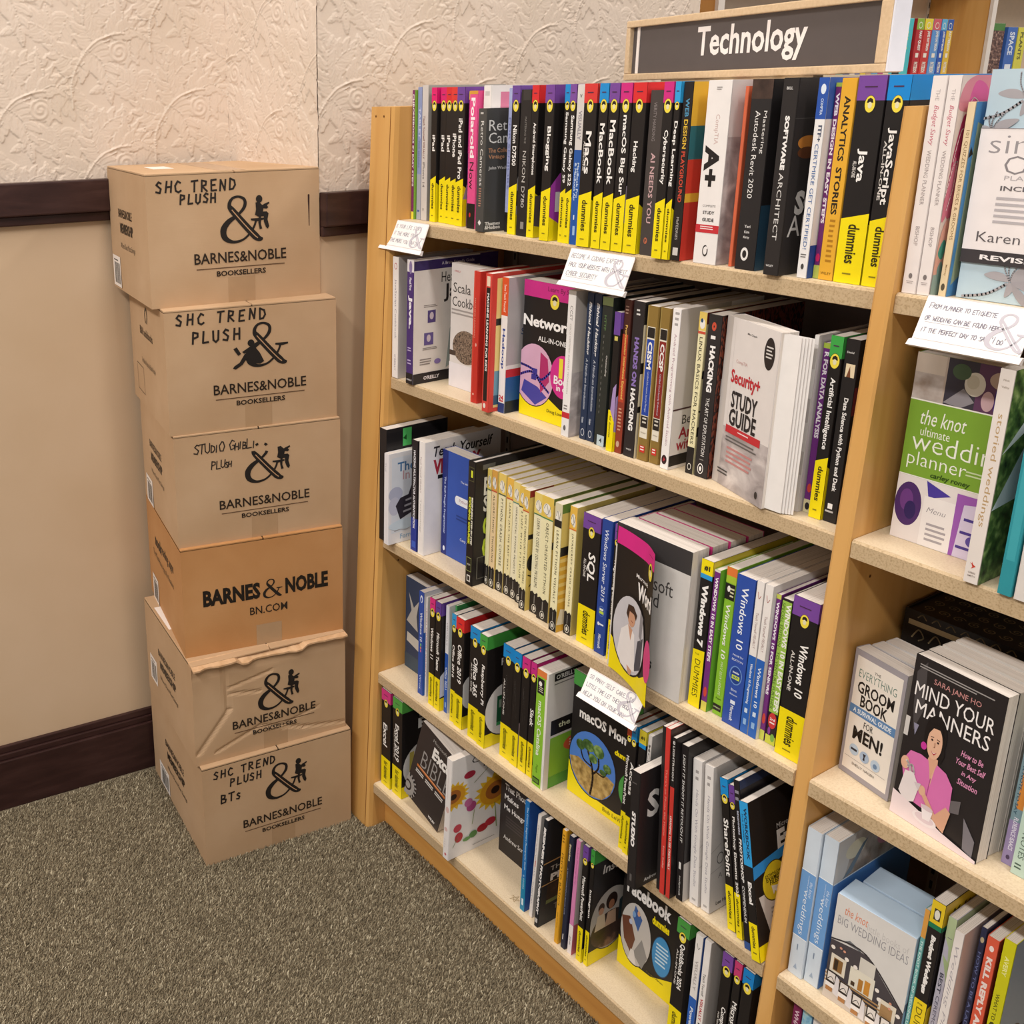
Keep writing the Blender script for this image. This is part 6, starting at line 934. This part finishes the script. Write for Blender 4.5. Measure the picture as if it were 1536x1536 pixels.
book(2, .9515, 1.0620, .090, .228, 0, '#7da536', 'green and white wedding planner with photographs above and below the title', cover=[('R', 0, 1, .76, 1, '#b9a89c'), ('R', 0, .30, .76, .90, PH_ROOM), ('R', 0, .3, .9, 1, '#cbbcae'), ('R', .32, .84, .76, 1, '#3a3540'), ('R', .62, 1, .76, 1, '#5f3a5a'), ('F', .60, .89, .10, .06, '#e0dbcf'), ('F', .58, .90, .06, .035, '#cfc9b8'), ('F', .46, .94, .09, .04, '#4a5f44'), ('P', [(.32, .77), (.5, .86), (.62, .8), (.5, .76)], '#8f8a90'), ('F', .86, .93, .13, .045, '#b9a090'), ('R', .8, 1, .78, .88, '#4a2f80'), ('F', .74, .82, .06, .05, '#c9a8ae'), ('R', 0, 1, .355, .76, '#7da536'), ('R', 0, 1, .755, .762, '#efece2'), ('R', 0, 1, .352, .358, '#efece2'), ('H', 'the knot', '#f2f2e6', .36, .675, .46, .0, .2, .018), ('H', 'ultimate', '#f0f2e0', .30, .60, .30, .0, 0, .0105), ('H', 'wedding', '#f2f4e6', .55, .53, .94, -.01, 0, .030), ('H', 'planner', '#f2f4e6', .36, .44, .60, -.01, 0, .022), ('L', .66, 1, .455, .42, 2, '#c9dba8'), ('H', 'carley roney', '#2f4a14', .52, .38, .40, .02, .2, .008), ('R', 0, 1, 0, .352, '#e4dcda'), ('F', .14, .20, .14, .12, '#4a2a66'), ('F', .12, .22, .07, .06, '#6a3a80'), ('F', .17, .17, .06, .05, '#2f2058'), ('P', [(.30, .35), (.56, .30), (.34, .26)], '#4a3a9a'), ('R', .3, .62, .0, .27, '#ece6e4'), ('H', 'Menu', '#8d868c', .44, .20, .2, -.01, .3), ('L', .36, .6, .13, .02, 4, '#a9a2a6'), ('R', .62, 1, 0, .33, '#9a5ab0'), ('P', [(.66, 0), (.70, .28), (.92, .30), (.98, 0)], '#d3c8e0'), ('R', .72, .92, .20, .215, '#4a3a8a'), ('R', .70, .94, .13, .145, '#4a3a8a'), ('R', .68, .96, .05, .065, '#4a3a8a'), ('F', .84, .1, .07, .03, '#5a4a9a')], face=.03, group=RG('second'))
book(2, 1.0660, 1.0812, .033, .241, .19, '#e3d9d2', 'cream spine lettered storied weddings with a garden photograph on its cover', [('T', 'storied weddings', '#b8986a', .80, .275, .5, .5, .0), ('H', 'Nick', '#a39486', .5, .95, .4), ('H', 'Valley', '#a39486', .5, .918, .5), ('P', [(.25, .10), (.7, .085), (.4, .07), (.5, .085)], '#c8402f'), ('P', [(.4, .105), (.55, .087), (.45, .082)], '#c8402f'), ('H', 'GIBBS', '#8d8078', .5, .052, .5), ('H', 'SMITH', '#8d8078', .5, .036, .5)], [('R', 0, 1, 0, 1, PH_GREEN), ('P', [(0, .36), (.28, .66), (.5, .80), (1, .86), (1, .5), (.5, .4)], '#c9d6dc'), ('P', [(0, .62), (.3, .82), (1, .88), (1, .84), (.4, .76)], '#dfe6e8'), ('R', .3, .7, .16, .28, '#b9c0c8'), ('H', 'Aleah', '#e6ead8', .42, .10, .36, .0, .3)], group=RG('second'))
book(2, 1.1010, 1.1150, .033, .2, .15, '#2f8f9a', 'teal spine at the right edge of the picture beside the garden photograph cover', [('R', .2, .8, .2, .9, '#3fa0aa')], group=RG('second'))
book(2, 1.1170, 1.1300, .033, .22, .15, '#d9d2cc', 'off-white spine right of the teal one', group=RG('second'))
# third shelf of the right bay
book(3, .9435, 1.0195, .0745, .176, 0, '#a09aa0', 'grey framed groom guide facing out with a blue ribbon across its cover', cover=[('R', .07, .94, .045, .955, '#ece4da'), ('H', 'THE', '#3f3a38', .48, .885, .12), ('H', 'EVERYTHING', '#5f7f74', .50, .83, .72, -.008, 0, .011), ('H', 'GROOM', '#221e1e', .50, .725, .70, .02, 0, .0165), ('H', 'BOOK', '#221e1e', .50, .625, .52, .02, 0, .0165), ('P', [(.06, .50), (.94, .50), (.94, .57), (.06, .57)], '#5f86b4'), ('H', 'A SURVIVAL GUIDE', '#eef2f6', .5, .535, .74, .02, 0, .0065), ('H', 'FOR', '#2a2626', .46, .455, .18, .0, 0, .009), ('H', 'MEN!', '#1d1a1a', .48, .36, .58, .03, 0, .019), ('E', .26, .225, .0068, .0078, '#b9cadc'), ('E', .47, .215, .0068, .0078, '#a9bcd4'), ('E', .69, .205, .0068, .0078, '#b9cadc'), ('R', .20, .32, .218, .235, '#2f2f38'), ('P', [(.44, .24), (.5, .24), (.48, .215), (.49, .19), (.45, .19), (.46, .215)], '#2a2a34'), ('E', .69, .2, .003, .0034, '#6a86a8'), ('R', .1, .9, .15, .1525, '#8d8886'), ('H', 'SHELLY HAGEN', '#6a6462', .48, .115, .44)], face=.022, yaw=-11, group=RG('third'))
for k in range(2):
    book(3, .9475 + .004 * k, 1.0215 + .0, .1005 + .0225 * k, .174, 0, '#d9d4d0', ['second copy behind the grey framed groom guide', 'rear copy behind the grey framed groom guide'][k], face=.0215, yaw=-8 + 2 * k, group=RG('third'))
SW = [('P', [(.02, .1), (.06, .9), (.5, .96), (.96, .9), (.98, .1), (.5, .04)], '#241f1d')]
gb = book(3, .9400, 1.118, .176, .204, 0, '#241f1d', 'large black volume with gold scrollwork standing at the back of the right bay', cover=[('R', .04, .96, .90, .935, '#b8a47e')] + [('S', [(x, .96), (x + .03, .985), (x + .06, .96)], .0015, '#a8946e') for x in (.1, .2, .3, .4, .5, .6, .7)] + [('S', [(x, .82), (x + .04, .88), (x + .08, .84), (x + .05, .81)], .0018, '#b8a47e') for x in (.08, .2, .32, .44, .56)], face=.11, pages=ink('#2a2522'), group=RG('third'), hard=True)
mb = MB()
for i in range(9):
    for j in range(4):
        cxx, cyy, rr = .012 + j * .024, .016 + i * .019, .008
        v, f = ribbon([(cxx + rr * (1 - t / 14) * math.cos(t * .75 + i), cyy + rr * (1 - t / 14) * math.sin(t * .75 + i)) for t in range(14)], .0014)
        mb.mesh([(a, b, .2012 + .0002) for a, b in v], f, ink('#9a8a6c'))
mb.build('gold_scrollwork', gb)
MAN = [('R', 0, 1, 0, 1, PH_DARK if False else '#262122'), ('P', [(.04, .9), (.14, .98), (.18, .7), (.1, .55), (.06, .7)], '#4a4546'), ('R', .0, .05, .5, .62, '#cfcac6'), ('L', .06, .9, .955, .925, 2, '#9a9492'), ('H', 'SARA JANE HO', '#c98d8a', .50, .885, .52, .0, 0, .0088), ('H', 'MIND YOUR', '#f2ecea', .49, .805, .88, .0, 0, .0185), ('H', 'MANNERS', '#f2ecea', .50, .70, .82, .0, 0, .0185),
 ('H', 'How to Be', '#d98fb4', .77, .575, .24, .02, .2, .0078), ('H', 'Your Best Self', '#d98fb4', .77, .52, .32, .02, .2, .0078), ('H', 'in Any', '#d98fb4', .77, .462, .16, .02, .2, .0078), ('H', 'Situation', '#d98fb4', .77, .41, .22, .02, .2, .0078),
 ('P', [(.10, .60), (.16, .60), (.13, .53)], '#8d8aa0'), ('P', [(.62, .27), (.74, .30), (.74, .22), (.64, .20)], '#6a6466'), ('P', [(.80, .22), (.95, .12), (.95, .02), (.84, .04)], '#7f7a80'),
 ('F', .36, .585, .125, .125, '#1b1516'), ('P', [(.25, .60), (.24, .44), (.32, .42), (.34, .55)], '#1b1516'), ('P', [(.45, .62), (.49, .5), (.46, .44), (.42, .5)], '#1b1516'),
 ('P', [(.33, .46), (.43, .46), (.44, .38), (.38, .32), (.30, .38)], '#dba78a'),
 ('P', [(.04, .34), (.12, .43), (.24, .44), (.33, .43), (.38, .33), (.43, .43), (.54, .41), (.63, .35), (.64, .20), (.55, .18), (.52, .12), (.14, .14)], '#d973b0'), ('P', [(.34, .43), (.38, .33), (.42, .43), (.39, .28)], '#e2b096'), ('S', [(.385, .33), (.375, .22)], .0012, '#b04f8a'),
 ('F', .365, .545, .083, .098, '#e4b598'), ('P', [(.28, .58), (.31, .65), (.42, .66), (.45, .6), (.40, .635), (.33, .63)], '#1b1516'), ('S', [(.315, .575), (.345, .578)], .0010, '#3a2420'), ('S', [(.385, .575), (.415, .572)], .0010, '#3a2420'), ('F', .332, .560, .012, .006, '#2a1a18'), ('F', .400, .558, .012, .006, '#2a1a18'), ('S', [(.368, .55), (.372, .525), (.362, .522)], .0008, '#b98468'), ('P', [(.335, .495), (.37, .488), (.405, .497), (.375, .475)], '#b8324a'), ('P', [(.345, .493), (.37, .489), (.397, .494), (.372, .484)], '#f2e6e2'), ('E', .255, .50, .0035, .0050, '#c83a9a'),
 ('P', [(.60, .22), (.66, .20), (.62, .06), (.50, .09), (.32, .21), (.34, .24), (.50, .14)], '#dba78a'), ('F', .32, .235, .04, .03, '#e0b094'), ('F', .085, .345, .05, .04, '#e0b094'), ('S', [(.10, .36), (.14, .34), (.16, .31)], .003, '#e8e0e0'),
 ('P', [(.06, .16), (.10, .30), (.20, .31), (.28, .24), (.25, .14), (.15, .11)], '#e6dcdc'), ('S', [(.12, .33), (.17, .35), (.20, .31)], .0028, '#d9cdd0'), ('P', [(.22, .26), (.30, .27), (.28, .22)], '#d3c6ca'),
 ('P', [(0, 0), (1, 0), (1, .02), (.6, .06), (.3, .11), (0, .15)], '#ead9dc'), ('F', .40, .075, .14, .035, '#f0e4e6'), ('F', .40, .08, .11, .025, '#e0ccd2'), ('P', [(.34, .16), (.48, .14), (.46, .08), (.38, .075)], '#f2e8ea'), ('F', .41, .15, .07, .015, '#d9c4ca')]
book(3, 1.0265, 1.1335, .0500, .2155, 0, '#262122', 'manners book facing out with a smiling person in a pink blouse pouring tea', cover=MAN, face=.020, yaw=-7, group=RG('third'))
for k in range(3):
    book(3, 1.0270 + .0035 * k, 1.1345 + .0025 * k, .0735 + .0215 * k, .2135 + .001 * k, 0, '#d9d2ca', ['first', 'second', 'third'][k] + ' spare copy behind the tea pouring cover, showing pale page edges', face=.0205, yaw=-7 + k, group=RG('third'))
book(3, 1.1430, 1.1545, .0665, .165, .12, '#7f9aa4', 'teal and lilac spine with orange patch right of the tea pouring cover', [('R', 0, 1, 0, .35, '#9a8ab4'), ('R', .35, 1, .45, .78, '#d98a3a'), ('T', 'FLORENCE ISAACS', '#e6e0ee', .38, .12, .55, .4, .02), ('T', 'JUST A NOTE TO SAY', '#3a5a6a', .9, .4, .3, .34, .02), ('E', .5, .06, .002, .003, '#4a3a5a')], group=RG('third'))
book(3, 1.1570, 1.1720, .0570, .22, .14, '#bcd2c4', 'pale mint spine at the right edge of the third shelf of the right bay', [('T', 'NOTES', '#4a5f54', .25, .1, .5, .4, .0), ('L', .2, .7, .07, .03, 2, '#4a5f54')], group=RG('third'))
# fourth shelf of the right bay
for u0, u1, yy, lb in ((.9378, .9578, .029, 'left'), (.9590, .9788, .033, 'right')):
    book(4, u0, u1, yy, .2335, .187, '#cfdae6', 'pale and mid blue wedding handbook, the %s one of the pair low in the right bay' % lb, [('R', 0, 1, .27, .72, '#6f9fd6'), ('R', 0, 1, .718, .724, '#eef2f6'), ('R', 0, 1, .268, .274, '#eef2f6'), ('T', 'weddings', '#eaf1fa', .60, .29, .48, .44, -.006), ('T', 'the knot', '#dbe8f8', .665, .56, .78, .22, .0, .2), ('T', 'complete guide to', '#c9dcf4', .70, .56, .55, .10), ('L', .42, .5, .22, .13, 1, '#7f8ea4'), ('P', [(.35, .05), (.62, .05), (.5, .085)], '#9fb0c6')], [('R', 0, 1, .72, 1, PH_ROOM), ('P', [(0, .72), (.12, .72), (.2, 1), (0, 1)], '#c9c4c2'), ('F', .22, .89, .12, .06, '#d9d0b8'), ('F', .62, .87, .14, .07, '#c98a9a'), ('P', [(.1, .72), (.2, .74), (.36, .92), (.3, .9)], '#6a7a8a'), ('R', 0, 1, 0, .72, '#4f82c4'), ('R', 0, 1, .715, .723, '#dfe8f2')] if lb == 'right' else (), group=RG('fourth'))
BARN = [('R', 0, 1, 0, 1, '#dad6d2'), ('H', 'the knot', '#d9825f', .27, .885, .30, .0, .2, .013), ('H', 'little books of', '#c3bebc', .68, .855, .52, -.01, 0, .010), ('H', 'BIG WEDDING IDEAS', '#8d8a90', .50, .775, .90, -.012, 0, .0125), ('P', [(0, .56), (.38, .60), (.50, .60), (1, .28), (1, .0), (0, 0)], '#4a4448'), ('P', [(.16, .60), (.24, .64), (.36, .62), (.40, .60)], '#6f7276'), ('S', [(.0, .57), (.46, .605), (1, .29)], .0022, '#3a3436'), ('R', .40, .60, .40, .56, '#d6d0c6'), ('R', .04, .24, .27, .44, '#e0d6c4'), ('R', .08, .20, .29, .41, '#8a6438'), ('R', .09, .14, .30, .40, '#3a2c20'), ('R', .30, .62, .24, .43, '#e3dccb'), ('R', .42, .48, .25, .36, '#b07a38'), ('R', .50, .57, .25, .38, '#c98a38'), ('R', .33, .38, .26, .30, '#4a3828'), ('R', .70, .92, .14, .31, '#e0d6c4'), ('R', .73, .88, .16, .27, '#a8845a')] + [('F', x, z, .028, .018, '#efe6de') for x, z in ((.36, .44), (.24, .46), (.66, .36), (.7, .29), (.05, .5), (.95, .25))] + [('F', x, z, .018, .011, '#d99a80') for x, z in ((.15, .53), (.84, .32), (.84, .27), (.2, .52))] + [('P', [(0, .26), (.3, .22), (.7, .14), (1, .08), (1, 0), (0, 0)], '#cfc3b8'), ('L', .0, .95, .24, .14, 3, '#a8845a')] + [e for x, z in ((.02, .10), (.20, .07), (.38, .04), (.58, .015), (.76, .0)) for e in (('R', x, x + .13, z + .06, z + .17, '#2f2826'), ('R', x + .015, x + .115, z + .08, z + .16, '#e4dcd6'), ('S', [(x + .02, z + .085), (x + .065, z + .12), (x + .11, z + .085)], .0009, '#2f2826'), ('R', x, x + .12, z + .02, z + .06, '#efe9e6'), ('R', x + .01, x + .1, z - .02, z + .02, '#b07a48'), ('P', [(x + .13, z + .16), (x + .17, z + .14), (x + .19, z - .03), (x + .11, z - .02)], '#ded8da'))]
def boxset(u0, u1, y, h, t, label, cover):
    root = empty('boxed_book_set', (u0, y + t, ZS[3] + .0004), -math.pi / 2 + LN(4)); tag(root, label, 'box set', RG('fourth'))
    d = u1 - u0; m = MB(); m.box((0, 0, 0), (t, d, h), ink('#bccfe2')); m.build('slipcase', root, bevel=.0012)
    if cover:
        p = Print(d, h, lambda a, b, l: (t + l, a, b)); draw(p, d, h, cover); p.build('cover_print', root)
        p = Print(t, h, lambda a, b, l: (t - a, d + l, b)); draw(p, t, h, [('R', 0, 1, .31, .38, '#6a7a90'), ('R', 0, 1, 0, .31, '#8fb0d0')]); p.build('side_print', root)
boxset(.9840, 1.0815, .0325, .163, .043, 'light blue boxed set with a decorated barn party photograph on its front', BARN)
boxset(.9855, 1.0790, .0850, .158, .045, 'plain light blue boxed set standing behind the barn photograph one', None)
book(4, 1.0855, 1.0910, .044, .208, .15, '#6fb0ac', 'narrow teal spine with orange top beside the boxed set', [('R', 0, 1, .80, 1, '#dda04c'), ('T', 'THE KNOT BOOK OF WEDDING LISTS', '#d9eee8', .78, .1, .5, .5, .02)], group=RG('fourth'))
book(4, 1.0925, 1.1075, .042, .228, .187, '#241f1f', 'yellow and black guide about weddings on a budget', [('R', 0, 1, .86, 1, '#e6c62a'), ('R', .25, .75, .885, .955, '#3f3a2a'), ('F', .5, .92, .2, .03, '#e6e2d4'), ('R', 0, 1, .83, .86, '#1f7a54'), ('T', 'Budget Weddings', '#f4f0ec', .79, .41, .5, .44, .06, .15), ('R', 0, 1, 0, .36, '#ecd022'), ('T', 'DUMMIES', '#6a5c14', .31, .02, .5, .5, .0), ('H', 'FOR', '#4a4010', .5, .335, .4, .03)], [('R', 0, 1, .86, 1, '#cfae22'), ('H', 'Making Dreams', '#4a3f10', .45, .90, .7, .03, .1), ('R', 0, 1, .83, .86, '#1f6f4c'), ('P', [(0, 0), (1, 0), (1, .42), (0, .33)], '#d6b820'), ('L', .1, .8, .30, .02, 9, '#6a5c14'), ('H', 'D', '#d9b88a', .45, .48, .16, .0, 0, .024)], group=RG('fourth'))
book(4, 1.1100, 1.1195, .048, .214, .15, '#bdb9c8', 'lilac grey spine lettered BEST CEREMONY EVER with pale green top', [('P', [(0, .86), (.6, .80), (1, .62), (1, 1), (0, 1)], '#b4c49a'), ('P', [(.1, .74), (.9, .6), (1, .56), (1, .7)], '#a9bc8a'), ('R', .3, .8, .86, .865, '#7a7a80'), ('T', 'BEST', '#4a4a5a', .62, .48, .45, .44, .02), ('T', 'CEREMONY EVER', '#5f5c70', .46, .02, .48, .38, .0)], [('R', 0, 1, .7, 1, '#b9c4a0'), ('R', 0, 1, 0, .7, '#a9a6b2')], group=RG('fourth'))
book(4, 1.1240, 1.1345, .036, .211, .15, '#e6deda', 'cream spine with faint handwritten title low in the right bay', [('T', 'Wedding Planning', '#a9a2a8', .9, .05, .45, .5, -.005, .3)], [('R', 0, 1, 0, 1, '#cfb4ae'), ('R', 0, .5, .25, .3, '#5a3030')], group=RG('fourth'))
book(4, 1.1410, 1.1475, .058, .218, .15, '#2c2f4a', 'narrow dark navy spine lettered about becoming a lady', [('T', 'HOW TO BE A LADY', '#6f78a8', .84, .3, .5, .46, .01), ('E', .5, .92, .002, .004, '#b8a888')], group=RG('fourth'))
book(4, 1.1495, 1.1625, .056, .213, .15, '#dd5f45', 'coral spine lettered KILL REPLY ALL', [('T', 'KILL REPLY ALL', '#f4e2dc', .87, .34, .5, .48, .05), ('E', .5, .93, .0025, .004, '#f4e2dc'), ('E', .5, .28, .0035, .0045, '#f4e2dc'), ('E', .5, .28, .0022, .003, '#dd5f45'), ('T', 'VICTORIA', '#f4dcd4', .24, .03, .5, .4, .02)], [('R', 0, 1, 0, 1, '#8a2f2a')], group=RG('fourth'))
book(4, 1.1670, 1.1800, .054, .224, .16, '#cfcb1e', 'lime yellow spine about what to eat beside a grey berry photograph', [('T', 'AVERY', '#efeea0', .90, .78, .5, .36, .03), ('T', 'WHAT TO', '#4a4a1a', .66, .49, .4, .30, .01), ('T', 'eat', '#4a4a1a', .48, .34, .5, .62, .02), ('T', 'WHEN YOU', '#4a4a1a', .32, .1, .4, .30, .01)], [('R', 0, 1, 0, 1, '#8494a6'), ('F', .25, .3, .12, .09, PH_DARK), ('F', .5, .22, .2, .12, PH_DARK)], group=RG('fourth'))
# lowest shelf of the right bay: tops under the shelf edge
for u0, u1, cc, lb, tt in ((.953, .965, '#7a2450', 'maroon spine at the foot of the right bay', 'WHAT TO DO BEFORE'), (.967, .980, '#6f9fc4', 'blue patterned spine at the foot of the right bay', ''), (.982, .998, '#e3dcd8', 'cream spine at the foot of the right bay', 'THE')):
    book(5, u0, u1, .030, .226, .15, cc, lb, [('T', tt, '#e6c9d6' if cc == '#7a2450' else '#7a4a4a', .95, .4, .5, .5, .02)] if tt else [('R', 0, 1, 0, 1, pattern('blue_pattern', [(.3, '#3f7fb0'), (.5, '#8fc0d8'), (.7, '#c9d8c0')], (90, 90, 90), 4, .4))], group=RG('lowest'))

# ------------------------------------------------------------------ bookcase along the far wall
fc_ = tag(empty('far_bookcase', (-1.3, 2.2, 0)), 'distant honey wood bookcase seen over the top of the near one', 'bookcase')
def lb(name, a, b, mat, bev=0): m = MB(); m.box(a, b, mat); return m.build(name, fc_, bevel=bev)
lb('back_panel', (.003, 0, .0), (.018, 3.6, 2.15), ink('#d3c0ac', .6))
for y in (-.02, 1.80, 3.62): lb('side_panel', (.0185, y, 0), (.285, y + .022, 2.15), WOOD); lb('edge_strip', (.2855, y - .004, 0), (.300, y + .030, 2.15), ink('#e3d8ce', .45))
for y0 in (.003, 1.823):
    for z in (.12, .55, .98, 1.22, 1.58, 2.0): lb('shelf', (.0185, y0, z - .022), (.27, y0 + 1.796, z), SHELFM)
for y in (1.785,): 
    m = MB(); m.box((.0186, y, 1.0), (.024, y + .012, 2.1), ink('#d9d2ca'))
    for i in range(20): m.box((.0236, y + .003, 1.02 + i * .05), (.0246, y + .009, 1.045 + i * .05), ink('#1a1615'))
    m.build('slotted_standard', fc_)
def fbook(y0, y1, h, x, col, label, spine, name='paperback_book', z=1.58, d=.16, grp='distant children\'s books'):
    root = empty(name, (-1.3 + x, y0, z + .0004), math.pi / 2); tag(root, label, 'book', grp)
    t = y1 - y0; m = MB(); m.box((0, 0, 0), (t, d, h), ink(col)); m.build('cover', root, bevel=.001)
    m = MB(); m.box((.002, .002, h + .0001), (t - .002, d - .002, h + .0008), PAPER); m.build('page_block', root)
    if spine: p = Print(t, h, lambda a, b, l: (a, -l, b)); draw(p, t, h, spine); p.build('spine_print', root)
XF = .255
fbook(3.335 + .0, 3.500, .222, XF - .01, '#4fc0c8', 'turquoise picture book facing out on the distant shelf, right of the sign', [('R', .1, .62, .80, .97, '#1f2a30'), ('L', .15, .58, .95, .83, 3, '#d9e4e4'), ('H', 'MIDDLE', '#ece24a', .40, .69, .84, .05, 0, .034), ('H', 'SCHOOL', '#ece24a', .40, .52, .84, .05, 0, .034), ('R', .1, .8, .38, .43, '#dfeef0'), ('P', [(.3, .0), (.62, .0), (.6, .14), (.5, .2), (.36, .16)], '#1f2a30')], d=.03)
FB = [(3.508, 3.562, '#b8262c', 'red', 'FART QUEST', '#8fb23a'), (3.566, 3.626, '#c8362e', 'red and yellow', 'JAMES PATTERSON', '#e6d23a'), (3.630, 3.690, '#5f94d0', 'light blue', 'JAMES PATTERSON', '#cf5a64'), (3.694, 3.736, '#2a56b0', 'royal blue', 'JAMES PATTERSON', '#5fb0d8'), (3.740, 3.785, '#e0b83a', 'mustard yellow', 'PATTERSON', '#2f5aa8')]
for y0, y1, cc, nm, tt, tp in FB:
    fbook(y0, y1, .222, XF, cc, '%s spine on the distant shelf right of the turquoise picture book' % nm, [('R', 0, 1, .80, 1, tp), ('F', .5, .88, .25, .06, '#e6e2d0'), ('F', .5, .88, .2, .045, tp), ('T', tt, '#f0ece6', .78, .42, .6, .4, .04), ('R', .3, .7, .3, .38, '#efe6d8'), ('T', 'PATTERSON', '#efe6d8', .22, .03, .5, .5, .04)])
r = random.Random(11); y = 2.20; k = 0
CC = ['#d9704a', '#c83f4a', '#e8e2d8', '#e0b04a', '#d9846a', '#7fb0a4', '#3f5a9a', '#e6dcd4', '#5f74b4', '#e8cf4a', '#c9a08a', '#6f9fc8', '#b85a84', '#e0d0b8']
NM = ['orange', 'crimson', 'white', 'amber', 'salmon', 'sea green', 'indigo', 'ivory', 'periwinkle', 'lemon', 'tan', 'sky blue', 'mauve', 'sand']
ORD = ['first', 'second', 'third']
while y < 3.32:
    w = r.uniform(.030, .046); j = k % 14
    if 2.74 <= y or k < 2 or y > 2.3:
        fbook(y, y + w, .205 + r.uniform(-.006, .006), XF, CC[j], '%s %s book of the distant row glimpsed just under the sign frame' % (ORD[k // 14], NM[j]), [('R', 0, 1, .8, 1, CC[(j + 5) % 14]), ('T', 'PATTERSON', '#f2ece6' if j not in (2, 7) else '#b84a3a', .8, .2, .5, .5, .03)], grp='distant row under the sign')
    y += w + .003; k += 1
fbook(4.045, 4.235, .215, XF - .01, '#4a3a34', 'distant picture book with brown twig photograph behind the right bay', [('R', 0, 1, .0, .86, pattern('photo_twigs', [(.35, '#3a2a28'), (.55, '#7a5a50'), (.68, '#c9a894')], (60, 160, 90), 5, .5)), ('R', 0, 1, .86, 1, '#4f7f3a')], d=.03, grp='distant picture books')
fbook(4.245, 4.33, .20, XF, '#3f68b4', 'blue spine right of the distant twig photograph', [('T', 'SPACE', '#dfe6f2', .9, .4, .5, .5, .03), ('R', .2, .8, .1, .2, '#e6eaf2')], grp='distant picture books')
fbook(4.338, 4.41, .20, XF, '#d9d04a', 'yellow spine right of the distant blue one', [('T', 'PLANTS', '#5a5a2a', .9, .3, .5, .4, .03)], grp='distant picture books')
